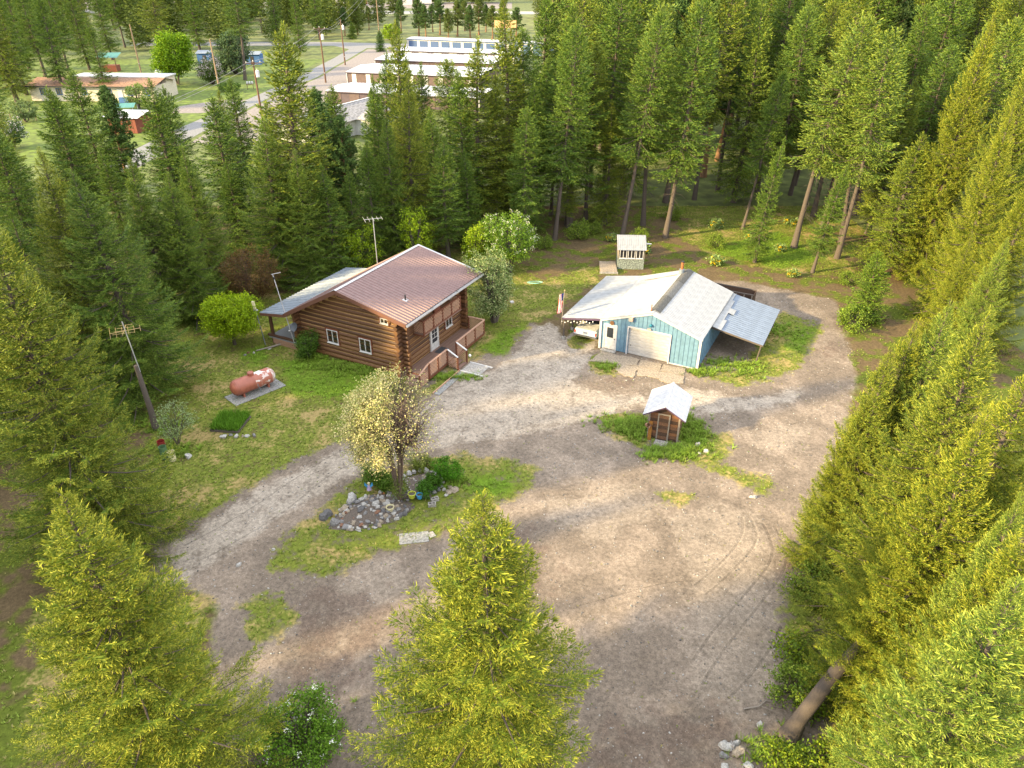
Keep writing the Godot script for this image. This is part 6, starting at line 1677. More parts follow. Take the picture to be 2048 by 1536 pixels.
func build_plants() -> void:
	var gb: Material = M["bark"]
	# the tree in the rock island: leafy cream and gold on its left, bare twigs on the right
	var o := put_leafy("island_tree", "cream and gold leaved vase shaped tree beside the drive, half its twigs bare", "tree", Vector3(-5.74, 0, -29.0), {"h": 7.5, "r": 2.75, "stems": 7, "twigs": 1150, "leaves": 46, "size": 0.085, "spread": 0.14, "lump": 0.5, "base": 0.34, "girth": 0.085, "twig": 0.013, "side": -0.1, "cols": [Color(0.66, 0.56, 0.3), Color(0.58, 0.52, 0.24), Color(0.42, 0.42, 0.15), Color(0.3, 0.34, 0.12)]}, M["twig grey"], "", true)
	var su := leafy({"h": 2.0, "r": 0.5, "stems": 3, "twigs": 60, "leaves": 26, "size": 0.07, "base": 0.05, "girth": 0.02, "cols": [Color(0.12, 0.17, 0.03), Color(0.16, 0.2, 0.05)]})
	obj("suckers", su[1], M["leaves"], o)
	put_leafy("round_tree", "round bright lime green tree on the lawn between firs and porch", "tree", Vector3(-19.9, 0, -46.3), {"h": 3.75, "r": 2.1, "stems": 1, "twigs": 480, "leaves": 60, "size": 0.12, "spread": 0.12, "lump": 0.35, "base": 0.24, "girth": 0.13, "cols": [Color(0.22, 0.33, 0.012), Color(0.3, 0.4, 0.015), Color(0.17, 0.27, 0.01)]}, gb, "", true)
	put_leafy("silver_bush", "tall silvery leaved bush at the right end of the deck", "bush", Vector3(-1.35, 0, -50.1), {"h": 5.3, "r": 1.6, "stems": 5, "twigs": 300, "leaves": 56, "size": 0.11, "spread": 0.14, "base": 0.04, "cols": [Color(0.27, 0.33, 0.14), Color(0.18, 0.26, 0.09), Color(0.4, 0.42, 0.2), Color(0.1, 0.17, 0.05)]}, gb)
	put_leafy("flowering_tree", "white blossoming tree at the forest edge behind the silvery bush", "tree", Vector3(-0.1, 0, -60.2), {"h": 5.2, "r": 2.5, "stems": 3, "twigs": 260, "leaves": 46, "size": 0.13, "spread": 0.15, "base": 0.16, "girth": 0.08, "flowers": 0.4, "bloom": 0.1, "petal": 0.07, "bloomc": Color(0.72, 0.72, 0.6), "cols": [Color(0.12, 0.22, 0.02), Color(0.17, 0.27, 0.03), Color(0.08, 0.17, 0.02)]}, gb, "", true)
	var lime := [Color(0.2, 0.3, 0.015), Color(0.27, 0.36, 0.02), Color(0.15, 0.24, 0.01)]
	put_leafy("lime_shrub", "lime green shrub left of the blossoming tree behind the cabin", "shrub", Vector3(-3.0, 0, -60.8), {"h": 4.3, "r": 1.5, "stems": 4, "twigs": 150, "leaves": 40, "size": 0.14, "base": 0.06, "cols": lime}, gb, "lime green shrubs behind the cabin")
	put_leafy("lime_shrub", "lime green shrub showing above the cabin ridge", "shrub", Vector3(-8.4, 0, -60.5), {"h": 5.6, "r": 1.5, "stems": 4, "twigs": 150, "leaves": 40, "size": 0.14, "base": 0.06, "cols": lime}, gb, "lime green shrubs behind the cabin")
	put_leafy("lime_shrub", "lime green shrub behind the grey porch roof", "shrub", Vector3(-13.9, 0, -59.6), {"h": 4.4, "r": 1.9, "stems": 4, "twigs": 170, "leaves": 42, "size": 0.14, "base": 0.06, "cols": lime}, gb, "lime green shrubs behind the cabin")
	put_leafy("brown_bush", "large brown nearly leafless bush below the dark firs", "bush", Vector3(-20.6, 0, -53.6), {"h": 4.6, "r": 2.6, "stems": 8, "twigs": 420, "leaves": 26, "size": 0.1, "base": 0.04, "girth": 0.05, "cols": [Color(0.16, 0.09, 0.035), Color(0.11, 0.065, 0.03), Color(0.13, 0.1, 0.03)]}, M["twig brown"])
	put_leafy("wall_bush", "dark green bush against the cabin gable by the mast", "bush", Vector3(-14.1, 0, -44.5), {"h": 1.9, "r": 0.95, "stems": 5, "twigs": 130, "leaves": 46, "size": 0.09, "base": 0.02, "cols": [Color(0.06, 0.12, 0.02), Color(0.09, 0.16, 0.02)]}, gb)
	put_leafy("thin_shrub", "thin pale leaved shrub beside the three barrels", "shrub", Vector3(-18.9, 0, -33.7), {"h": 3.0, "r": 1.15, "stems": 5, "twigs": 90, "leaves": 18, "size": 0.08, "base": 0.2, "girth": 0.03, "cols": [Color(0.2, 0.28, 0.12), Color(0.26, 0.33, 0.16)]}, gb)
	put_leafy("lilac_bush", "white flowering lilac bush at the bottom edge of the bare ground", "bush", Vector3(-7.3, 0, -15.4), {"h": 2.0, "r": 1.45, "stems": 7, "twigs": 240, "leaves": 46, "size": 0.085, "base": 0.03, "flowers": 0.16, "bloom": 0.05, "petal": 0.06, "bloomc": Color(0.75, 0.76, 0.7), "cols": [Color(0.11, 0.22, 0.02), Color(0.16, 0.28, 0.03), Color(0.08, 0.17, 0.015)]}, gb)
	for q in [[-3.45, -30.7, 1.3, 0.85, "glossy bright green bush on the right rim of the stone ring", Color(0.07, 0.2, 0.012)], [-4.1, -29.9, 1.0, 0.5, "dark green bush between the stone ring and cinder blocks", Color(0.06, 0.14, 0.015)], [-4.55, -29.35, 0.9, 0.42, "small green bush right beside the blue pot", Color(0.07, 0.17, 0.02)], [-7.3, -30.4, 1.2, 0.8, "leafy green bush behind the blue garden figure", Color(0.12, 0.2, 0.03)], [-6.5, -29.9, 0.9, 0.55, "green bush at the left foot of the island tree", Color(0.09, 0.17, 0.02)], [-4.9, -31.7, 0.8, 0.6, "pale green bush behind the white stone rim", Color(0.2, 0.25, 0.05)]]:
		put_leafy("island_bush", q[4], "bush", Vector3(q[0], 0, q[1]), {"h": q[2], "r": q[3], "stems": 5, "twigs": int(110 * q[3] + 30), "leaves": 44, "size": 0.065, "spread": 0.07, "base": 0.02, "girth": 0.015, "twig": 0.006, "cols": [q[5], q[5] * 1.3, q[5] * 0.75]}, gb, "bushes of the rock island")
	# shrubs along the forest edge
	var sh := leafy({"h": 1.6, "r": 1.1, "stems": 4, "twigs": 80, "leaves": 34, "size": 0.11, "base": 0.03, "girth": 0.02, "cols": [Color(0.1, 0.17, 0.02), Color(0.15, 0.22, 0.03), Color(0.2, 0.27, 0.04)]})
	var where := [[6.7, -68.9, "forest edge shrub left of the greenhouse, nearest the blossoming tree"], [8.4, -70.6, "forest edge shrub right behind the greenhouse slab"], [17.0, -75.0, "forest edge shrub between the dark trunks right of the greenhouse"], [25.2, -49.0, "low shrub beside the small bright fir at the yard end"], [19.5, -66.5, "low shrub on the meadow above the garage ridge"], [3.2, -66.2, "forest edge shrub right of the blossoming tree"], [28.5, -57.5, "low shrub at the foot of the dark narrow fir"], [12.6, -68.4, "forest edge shrub right beside the greenhouse pipe"], [13.2, -22.6, "low shrub under the sunlit stand by the bare ground"], [10.6, -17.6, "low shrub behind the leaning trunk"]]
	for q in where:
		put_leafy("edge_shrub", q[2], "shrub", Vector3(q[0], 0, q[1]), {"q": sh}, gb, "shrubs along the forest edge").scale = Vector3.ONE * rnd(0.7, 1.15)
	var gp := leafy({"h": 0.5, "r": 0.5, "stems": 5, "twigs": 40, "leaves": 16, "size": 0.09, "base": 0.0, "girth": 0.01, "twig": 0.005, "cols": [Color(0.16, 0.24, 0.02), Color(0.22, 0.28, 0.02), Color(0.1, 0.16, 0.02)]})
	for q in [[9.1, -14.9, "leafy ground plant right of the boulder heap"], [9.9, -14.6, "leafy ground plant below the leaning trunk, left one"], [10.7, -14.9, "leafy ground plant below the leaning trunk, right one"], [11.0, -16.9, "leafy ground plant right behind the leaning trunk"], [11.2, -19.6, "leafy ground plant beside the tyre churned sand"]]:
		put_leafy("ground_plant", q[2], "plant", Vector3(q[0], 0, q[1]), {"q": gp}, gb, "leafy plants by the leaning trunk").scale = Vector3.ONE * rnd(1.0, 1.5)
	# yellow flowering meadow plants
	var yl := leafy({"h": 0.55, "r": 0.55, "stems": 5, "twigs": 46, "leaves": 12, "size": 0.16, "base": 0.0, "girth": 0.01, "twig": 0.005, "flowers": 0.55, "bloom": 0.04, "petal": 0.07, "bloomc": Color(0.75, 0.5, 0.01), "cols": [Color(0.2, 0.28, 0.1), Color(0.15, 0.22, 0.06)]})
	for q in [[24.45, -59.2, "yellow flowered plant at the bare edge behind the lean-to"], [9.75, -68.4, "yellow flowered plant at the forest edge behind the greenhouse"], [23.6, -68.4, "yellow flowered plant left of the big meadow tree"], [25.4, -65.6, "yellow flowered plant left below the big meadow tree trunk"], [28.9, -73.3, "yellow flowered plant behind the big meadow tree"], [12.3, -65.2, "yellow flowered plant right of the greenhouse roof"], [18.4, -62.0, "yellow flowered plant above the garage flue"], [21.0, -72.5, "yellow flowered plant deep on the meadow by thin trunk"]]:
		put_leafy("yellow_flower_plant", q[2], "plant", Vector3(q[0], 0, q[1]), {"q": yl}, gb, "yellow flowered plants on the meadow").scale = Vector3.ONE * rnd(0.9, 1.4)
	# neighbours' shrubs and trees
	put_leafy("maple_tree", "bright green leafy tree before the white tent at the neighbours", "tree", Vector3(-73.0, 0, -170.0), {"h": 11.0, "r": 4.6, "stems": 3, "twigs": 330, "leaves": 40, "size": 0.4, "spread": 0.4, "base": 0.12, "girth": 0.2, "cols": [Color(0.15, 0.27, 0.015), Color(0.22, 0.34, 0.02), Color(0.1, 0.2, 0.01)]}, gb, "", true)
	put_leafy("neighbour_lilac", "pink flowering lilac beside the pale pole at the neighbours", "bush", Vector3(-65.6, 0, -170.5), {"h": 5.2, "r": 2.9, "stems": 6, "twigs": 220, "leaves": 30, "size": 0.25, "spread": 0.25, "base": 0.03, "flowers": 0.8, "bloom": 0.2, "petal": 0.2, "bloomc": Color(0.55, 0.47, 0.5), "cols": [Color(0.08, 0.13, 0.03), Color(0.1, 0.16, 0.04)]}, gb)
	put_leafy("neighbour_lilac", "grey flowering lilac at the left edge of the village lawn", "bush", Vector3(-72.5, 0, -108.0), {"h": 4.0, "r": 2.6, "stems": 6, "twigs": 160, "leaves": 30, "size": 0.22, "spread": 0.2, "base": 0.03, "flowers": 0.5, "bloom": 0.15, "petal": 0.15, "bloomc": Color(0.5, 0.47, 0.5), "cols": [Color(0.05, 0.1, 0.03), Color(0.07, 0.12, 0.04)]}, gb)
	put_leafy("juniper_bush", "dense blue green juniper between the pale pole and a tall trunk", "bush", Vector3(-66.0, 0, -187.0), {"h": 9.5, "r": 4.0, "stems": 7, "twigs": 260, "leaves": 40, "size": 0.4, "spread": 0.3, "base": 0.02, "cols": [Color(0.07, 0.12, 0.06), Color(0.09, 0.14, 0.07)]}, gb)
	put_leafy("yard_shrub", "pale green shrub before the mobile home wall", "bush", Vector3(-68.5, 0, -140.5), {"h": 4.6, "r": 2.1, "stems": 4, "twigs": 110, "leaves": 26, "size": 0.25, "base": 0.1, "cols": [Color(0.22, 0.3, 0.08), Color(0.28, 0.34, 0.12)]}, gb, "shrubs round the mobile home")
	put_leafy("yard_shrub", "grey green shrub inside the wire fence on the left lawn", "bush", Vector3(-82.0, 0, -128.0), {"h": 3.6, "r": 2.4, "stems": 4, "twigs": 110, "leaves": 26, "size": 0.25, "base": 0.02, "cols": [Color(0.14, 0.2, 0.08), Color(0.18, 0.24, 0.1)]}, gb, "shrubs round the mobile home")
	put_leafy("yard_shrub", "low clipped shrubs bed beside the village mailbox", "bush", Vector3(-58.6, 0, -160.5), {"h": 1.6, "r": 2.6, "stems": 4, "twigs": 110, "leaves": 26, "size": 0.22, "base": 0.02, "cols": [Color(0.09, 0.16, 0.03), Color(0.12, 0.19, 0.04)]}, gb, "shrubs round the mobile home")
	put_leafy("bright_bush", "bright green bush on the field edge behind the entrance road", "bush", Vector3(-41.0, 0, -268.0), {"h": 5.5, "r": 2.8, "stems": 4, "twigs": 120, "leaves": 26, "size": 0.35, "base": 0.02, "cols": [Color(0.2, 0.32, 0.02), Color(0.26, 0.36, 0.03)]}, gb)

# ---------------------------------------------------------------- things in the yard
func rocks(parent: Node3D, spots: Array) -> void:
	for q in spots:
		var b := MB.new()
		b.stone(Vector3.ZERO, Vector3(q[2], q[2] * rnd(0.5, 0.75), q[2] * rnd(0.7, 1.05)), rng, 5, 8)
		obj("rock", b.mesh(), M[["rock grey", "rock pale", "rock tan", "rock dark", "rock brown"][q[3]]], parent, Vector3(q[0], q[2] * 0.3 + (q[4] if q.size() > 4 else 0.0), q[1]), yaw(rnd(0, TAU)) * Basis(Vector3(1, 0, 0), rnd(-0.3, 0.3)))

func yagi(parent: Node3D, at: Vector3, turn: float, l: float, els: int, mt: Material) -> void:
	var b := MB.new()
	var d := yaw(turn) * Vector3(1, 0, 0)
	var s := yaw(turn) * Vector3(0, 0, 1)
	b.tube([at - d * l * 0.5, at + d * l * 0.5], [0.018, 0.018], 5)
	for i in els:
		var p := at + d * l * (float(i) / (els - 1) - 0.5)
		var w := l * lerpf(0.5, 0.25, float(i) / els)
		b.tube([p - s * w, p + s * w], [0.011, 0.011], 4)
	part("antenna", b, mt, parent)

func build_yard_things() -> void:
	# propane tank
	var t := thing("propane_tank", "rust red propane tank with flaking white paint on a concrete pad", "tank", Vector3(-16.5, 0, -39.85), 0.8)
	var r := 0.52
	for e in [0, 1]:
		var prof := []
		for i in 7:
			var a := PI * 0.5 * i / 6.0
			prof.append([r * sin(a), -1.5 + 0.42 * (1.0 - cos(a))])
		prof.append_array([[r, -0.4], [r, 0.0]])
		var b := MB.new()
		b.lathe(prof, 28, Vector3(0, 0.72, 0), Basis(Vector3(0, 0, 1), -PI / 2) if e == 0 else Basis(Vector3(0, 0, 1), PI / 2))
		part("shell", b, [M["tank red"], M["tank worn"]][e], t).set_meta("label", ["plain rust red end of the shell", "worn end with flaking white paint"][e])
	var dm := MB.new()
	dm.lathe([[0.2, 0.0], [0.2, 0.16], [0.21, 0.18], [0.19, 0.22], [0.1, 0.25], [0.0, 0.255]], 18, Vector3(-0.05, 1.2, 0))
	part("dome", dm, M["tank red"], t)
	for x in [-0.85, 0.85]:
		bx("saddle", M["tank red"], t, Vector3(x, 0.16, 0), Vector3(0.1, 0.32, 0.7))
	rod("gas_pipe", M["galvanised"], t, Vector3(0.15, 0.1, 0.6), Vector3(0.05, 0.75, 0.5), 0.02)
	bx("pad", M["pad grey"], t, Vector3(0.0, 0.03, 0.1), Vector3(3.5, 0.06, 1.5), Basis.IDENTITY, 0.02)
	# snag pole with aerial
	t = thing("antenna_pole", "weathered log pole carrying a thin mast and star shaped aerial", "antenna", Vector3(-21.0, 0, -35.5))
	var b := MB.new()
	b.tube([Vector3.ZERO, Vector3(0.03, 1.2, 0), Vector3(0.02, 2.6, 0.05), Vector3(-0.05, 4.3, 0)], [0.21, 0.17, 0.15, 0.13], 9)
	part("pole", b, M["weathered"], t)
	rod("mast", M["steel"], t, Vector3(0.08, 3.9, 0), Vector3(-0.1, 7.0, 0), 0.03)
	yagi(t, Vector3(-0.08, 6.45, 0), 0.5, 1.5, 6, M["brass"])
	yagi(t, Vector3(-0.08, 6.55, 0), 1.9, 1.1, 4, M["brass"])
	# masts by the cabin
	t = thing("white_mast", "thin white mast leaning at the left cabin corner", "mast", Vector3(-15.3, 0, -45.6))
	rod("pole", M["white metal"], t, Vector3.ZERO, Vector3(-0.75, 5.7, 0), 0.035, 0.028)
	rod("cross_arm", M["white metal"], t, Vector3(-0.85, 5.66, 0), Vector3(-0.2, 5.8, 0), 0.02)
	bx("clamp", M["iron"], t, Vector3(-0.7, 5.4, 0), Vector3(0.1, 0.16, 0.1))
	t = thing("radio_mast", "short mast with a white radio box left of the porch", "mast", Vector3(-17.7, 0, -46.3))
	rod("pole", M["galvanised"], t, Vector3.ZERO, Vector3(-0.25, 2.9, 0), 0.03)
	bx("radio_box", M["cream plastic"], t, Vector3(-0.28, 3.1, 0.02), Vector3(0.2, 0.62, 0.12), Basis(Vector3(0, 0, 1), 0.08), 0.03)
	bx("clamp", M["white metal"], t, Vector3(-0.22, 2.72, 0), Vector3(0.3, 0.08, 0.08))
	t = thing("tv_mast", "tall thin aerial mast standing behind the cabin ridge", "mast", Vector3(-7.126, 0, -41.782) + yaw(-0.476) * Vector3(-7.6, 0, -7.9))
	rod("pole", M["steel"], t, Vector3.ZERO, Vector3(0, 7.4, 0), 0.032)
	yagi(t, Vector3(0, 7.35, 0), 0.35, 1.3, 5, M["white metal"])
	t = thing("satellite_dish", "dark grey satellite dish on the left corner of the gable", "dish", Vector3(-7.126, 1.75, -41.782) + yaw(-0.476) * Vector3(-8.35, 0, 0.62), -0.7)
	var dd := MB.new()
	dd.lathe([[0.0, 0.0], [0.15, 0.015], [0.28, 0.06], [0.33, 0.09], [0.33, 0.1], [0.28, 0.075], [0.15, 0.03], [0.0, 0.018]], 22, Vector3(0, 0.3, 0.15), Basis(Vector3(1, 0, 0), 1.05))
	part("reflector", dd, M["dish grey"], t)
	rod("bracket", M["iron"], t, Vector3(0, 0.3, 0.15), Vector3(0.1, 0.1, -0.5), 0.025)
	rod("feed_arm", M["iron"], t, Vector3(0, 0.02, 0.25), Vector3(0, 0.2, 0.6), 0.014)
	bx("feed_horn", M["white paint"], t, Vector3(0, 0.22, 0.62), Vector3(0.08, 0.08, 0.12), Basis.IDENTITY, 0.02)
	# barrels
	for q in [[-19.6, -33.2, 0.75, 0.2, "drum red", "red drum standing behind the green and yellow ones"], [-19.25, -32.6, 0.8, 0.2, "drum green", "green drum between the red and yellow ones"], [-18.75, -32.4, 0.62, 0.19, "cream plastic", "pale yellow drum with open top by the thin shrub"]]:
		var o := thing("drum", q[5], "drum", Vector3(q[0], 0, q[1]), 0.0, "drums by the thin shrub")
		var h: float = q[2]
		var w: float = q[3]
		var m := MB.new()
		m.lathe([[0.0, 0.02], [w * 0.95, 0.02], [w, 0.05], [w, h * 0.33], [w * 1.05, h * 0.35], [w, h * 0.37], [w, h * 0.66], [w * 1.05, h * 0.68], [w, h * 0.7], [w, h], [w * 0.92, h], [w * 0.9, h * 0.75], [0.0, h * 0.74]], 18)
		part("body", m, M[q[4]], o)
		var rim := MB.new()
		rim.lathe([[w * 1.03, h - 0.03], [w * 1.03, h + 0.012], [w * 0.93, h + 0.012], [w * 0.93, h - 0.03]], 18)
		part("rim", rim, M[q[4]], o)
	# raised bed with tall grass
	t = thing("raised_bed", "square raised bed of thick green grass on the lawn", "planter", Vector3(-16.75, 0, -36.0), -0.12)
	for s in [-1, 1]:
		bx("side_board", M["weathered"], t, Vector3(s * 0.85, 0.06, 0), Vector3(0.06, 0.12, 1.76))
		bx("side_board", M["weathered"], t, Vector3(0, 0.06, s * 0.85), Vector3(1.64, 0.12, 0.06))
	bx("soil", M["soil"], t, Vector3(0, 0.05, 0), Vector3(1.62, 0.1, 1.62))
	var gr := MB.new()
	for i in 2600:
		var p := Vector3(rnd(-0.86, 0.86), 0.08, rnd(-0.86, 0.86))
		gr.col = Color(0.13, 0.27, 0.03) * rnd(0.7, 1.3)
		var d := Vector3(rnd(-0.4, 0.4), 1, rnd(-0.4, 0.4)).normalized()
		spray(gr, p, d, rnd(0.35, 0.62), 0.016, gr.col, gr.col)
	part("grass", gr, M["leaves"], t, false).set_meta("kind", "stuff")
	t = thing("edging_stones", "row of pale stones in front of the raised bed", "stones", Vector3(-16.0, 0, -34.75))
	rocks(t, [[-0.75, 0.1, 0.2, 1], [-0.35, -0.08, 0.12, 0], [0.0, 0.06, 0.16, 1], [0.35, -0.02, 0.1, 2], [0.62, 0.03, 0.14, 1], [1.0, -0.08, 0.12, 0]])
	# rock island: heap of rocks, ring of painted stones
	t = thing("rock_garden", "low heap of mixed round rocks beside the drive under the island tree", "rocks", Vector3(-7.2, 0, -28.1))
	var mound := MB.new()
	for i in 26:
		for e in 3:
			var p := []
			for k in [[i, e], [i + 1, e], [i + 1, e + 1], [i, e + 1]]:
				var a: float = TAU * (k[0] % 26) / 26.0
				var f: float = [0.0, 0.4, 0.75, 1.0][k[1]] * (1.0 + 0.1 * sin(a * 3.0) + 0.06 * sin(a * 7.0 + 1.0))
				p.append(Vector3(cos(a) * f * 2.0 + 0.2 * f, [0.24, 0.2, 0.09, -0.01][k[1]], sin(a) * f * 1.3 - 0.3 * cos(a) * f * 2.0))
			mound.fq(Vector3(0, -5, 0), p[0], p[1], p[2], p[3])
	part("mound", mound, M["soil"], t)
	var spots := []
	for i in 230:
		var a := rnd(0, TAU)
		var d := sqrt(rng.randf())
		var x := cos(a) * d * 1.95 + 0.25 * d
		var z := sin(a) * d * 1.35 - 0.3 * x
		spots.append([x, z, 0.06 + 0.12 * pow(rng.randf(), 1.7), [0, 1, 1, 2, 3, 0, 2, 1, 0, 2, 3, 4][rng.randi() % 12], 0.24 * (1.0 - d)])
	spots.append_array([[-2.1, 0.35, 0.34, 3], [-1.5, 0.9, 0.3, 0], [-1.0, -0.95, 0.3, 1], [-1.25, -0.2, 0.26, 2]])
	rocks(t, spots)
	t = thing("stone_ring", "round bed rimmed with whitewashed stones right of the island tree", "planter", Vector3(-4.8, 0, -30.3))
	bx("soil", M["soil"], t, Vector3(0, 0.06, 0), Vector3(1.5, 0.12, 1.5), yaw(0.4), 0.05)
	spots = []
	for i in 22:
		var a := TAU * i / 22.0
		spots.append([cos(a) * 1.12, sin(a) * 1.02, rnd(0.12, 0.17), 1 if sin(a) < 0.35 else [0, 2, 3][i % 3], 0.08])
	for i in 46: spots.append([rnd(-0.8, 0.8), rnd(-0.6, 0.8), rnd(0.05, 0.1), [0, 1, 1, 2, 1][i % 5], 0.08])
	rocks(t, spots)
	t = thing("pale_boulders", "small group of cream boulders right of the cinder blocks", "rocks", Vector3(-3.3, 0, -29.7))
	rocks(t, [[0.0, 0.1, 0.2, 2], [0.3, -0.05, 0.24, 2], [-0.25, -0.1, 0.14, 1], [0.05, -0.3, 0.16, 2], [-0.1, 0.32, 0.12, 1]])
	t = thing("fallen_log", "dark short log lying behind the green and blue pots", "log", Vector3(-4.9, 0, -29.2))
	b = MB.new()
	b.tube([Vector3(-0.75, 0.14, 0.05), Vector3(0, 0.15, 0), Vector3(0.75, 0.13, 0.04)], [0.15, 0.16, 0.14], 9)
	part("log", b, M["weathered"], t)
	bx("end_cut", M["plank brown"], t, Vector3(0.755, 0.13, 0.04), Vector3(0.01, 0.16, 0.16))
	for q in [[-5.1, 0.32, -28.95, 0.2, 0.24, "pot lime", "lime green pot left of the blue one on the log"], [-4.72, 0.28, -28.95, 0.16, 0.22, "pot blue", "bright blue pot on the log beside the island tree"], [-6.1, 0.12, -28.1, 0.2, 0.28, "cream plastic", "cream flower pot on the right of the rock heap"]]:
		var o := thing("flower_pot", q[6], "pot", Vector3(q[0], q[1] - 0.1, q[2]))
		var m := MB.new()
		var w: float = q[3]
		var h: float = q[4]
		m.lathe([[0.0, 0.0], [w * 0.7, 0.0], [w, h], [w * 1.06, h], [w * 1.06, h + 0.04], [w * 0.9, h + 0.04], [w * 0.85, h * 0.85], [0.0, h * 0.84]], 16)
		part("pot", m, M[q[5]], o)
		rod("soil", M["soil"], o, Vector3(0, h * 0.8, 0), Vector3(0, h * 0.88, 0), w * 0.86, w * 0.86, 12)
	for q in [[-3.95, -28.95, 0.5, "grey cinder block lying nearest the pale boulders"], [-4.05, -28.55, 0.15, "grey cinder block standing in front of the other"]]:
		var o := thing("cinder_block", q[3], "block", Vector3(q[0], 0, q[1]), q[2], "cinder blocks by the stone ring")
		var m := MB.new()
		for s in [-1, 1]:
			m.box(Vector3(0, 0.1, s * 0.085), Vector3(0.4, 0.2, 0.035))
			m.box(Vector3(s * 0.183, 0.1, 0), Vector3(0.034, 0.198, 0.134))
		part("shell", m, M["concrete"], o)
		bx("web", M["concrete"], o, Vector3(0, 0.1, 0), Vector3(0.034, 0.196, 0.134))
	t = thing("garden_figure", "blue and lilac garden figure on a stake at the rock heap", "ornament", Vector3(-7.35, 0.1, -29.4))
	rod("stake", M["iron"], t, Vector3.ZERO, Vector3(0, 0.3, 0), 0.012)
	var gf := MB.new()
	gf.lathe([[0.0, 0.25], [0.13, 0.27], [0.07, 0.5], [0.05, 0.58], [0.0, 0.6]], 12)
	part("skirt", gf, M["lilac paint"], t)
	for s in [-1, 1]:
		var wg := MB.new()
		wg.prism(PackedVector2Array([Vector2(0, 0.45), Vector2(s * 0.2, 0.75), Vector2(s * 0.22, 0.55), Vector2(s * 0.1, 0.42)]), 0.015)
		part("wing", wg, M["pot blue"], t)
	var hd := MB.new()
	hd.stone(Vector3(0, 0.67, 0), Vector3(0.07, 0.08, 0.07), rng, 5, 8)
	part("head", hd, M["cream plastic"], t)
	t = thing("survey_stake", "short yellow topped stake among the rocks", "stake", Vector3(-6.5, 0.1, -28.9))
	rod("stake", M["weathered pale"], t, Vector3.ZERO, Vector3(0, 0.4, 0), 0.02)
	bx("cap", M["plank orange"], t, Vector3(0, 0.44, 0), Vector3(0.05, 0.1, 0.05))
	# paving beside the deck
	t = thing("step_pad", "broken white edged concrete pad at the foot of the deck steps", "pad", Vector3(-7.126, 0, -41.782) + yaw(-0.476) * Vector3(3.7, 0, -2.9), -0.476)
	bx("slab", M["concrete"], t, Vector3(0, 0.03, 0), Vector3(1.45, 0.06, 1.2), Basis.IDENTITY, 0.02)
	for s in [-1, 1]: bx("edge_kerb", M["white paint"], t, Vector3(0.12, 0.06, s * 0.66), Vector3(1.75, 0.1, 0.09), Basis.IDENTITY, 0.02)
	t = thing("garden_kerb", "grey footpath strip with timber edge before the deck lattice", "path", Vector3(-7.126, 0, -41.782) + yaw(-0.476) * Vector3(3.15, 0, -0.6), -0.476)
	bx("strip", M["pad grey"], t, Vector3(0, 0.02, 0), Vector3(0.42, 0.04, 3.3), Basis.IDENTITY, 0.01)
	bx("edge_board", M["lattice"], t, Vector3(-0.25, 0.06, 0), Vector3(0.05, 0.1, 3.4))
	# broken apron before the garage: separate slabs
	t = thing("concrete_apron", "cracked tan concrete apron before the white garage door", "pavement", Vector3(12.473, 0, -42.611), -0.479)
	var sl := [[-6.7, 0.5, -5.3, 0.45, -5.15, 1.75, -6.9, 2.3], [-5.25, 0.42, -3.9, 0.4, -3.75, 1.4, -5.1, 1.72], [-3.85, 0.4, -2.3, 0.35, -2.2, 1.3, -3.7, 1.38], [-5.05, 1.78, -3.7, 1.45, -3.4, 3.0, -4.1, 3.1, -4.8, 2.6], [-3.65, 1.43, -2.15, 1.36, -1.9, 2.3, -3.35, 2.6], [-2.25, 0.33, -0.7, 0.25, -0.6, 1.2, -2.15, 1.3], [-2.1, 1.38, -0.55, 1.28, -0.35, 2.3, -1.2, 2.7, -1.85, 2.5]]
	for q in sl:
		var poly := PackedVector2Array()
		for i in range(0, q.size(), 2):
			var a := Vector2(q[i], q[i + 1])
			var e := Vector2(q[(i + 2) % q.size()], q[(i + 3) % q.size()])
			for k in 4: poly.append(a.lerp(e, k / 4.0) + Vector2(rnd(-0.07, 0.07), rnd(-0.07, 0.07)))
		var m := MB.new()
		m.prism(poly, 0.045, Vector3(0, 0.045 + rnd(-0.012, 0.012), 0), Basis(Vector3(1, 0, 0), Vector3(0, 0, 1), Vector3(0, -1, 0)))
		part("slab", m, M["concrete tan"], t)
	# pale ground plate
	t = thing("ground_plate", "thin grey concrete plate lying in the dirt beside the bottom spruce", "slab", Vector3(-4.7, 0, -26.2), 0.15)
	bx("plate", M["pad grey"], t, Vector3(0, 0.015, 0), Vector3(1.4, 0.03, 0.75), Basis.IDENTITY, 0.01)
	bx("chip", M["concrete"], t, Vector3(0.85, 0.012, -0.1), Vector3(0.3, 0.024, 0.4), yaw(0.4), 0.008)
	# heap of boulders and the leaning trunk in the lower right
	t = thing("boulder_heap", "four pale boulders heaped at the bottom right of the bare ground", "rocks", Vector3(7.7, 0, -15.4))
	rocks(t, [[-0.15, -0.1, 0.22, 1], [0.22, 0.1, 0.24, 2], [0.24, -0.24, 0.15, 1], [-0.32, 0.2, 0.16, 0], [0.05, -0.12, 0.16, 0, 0.08]])
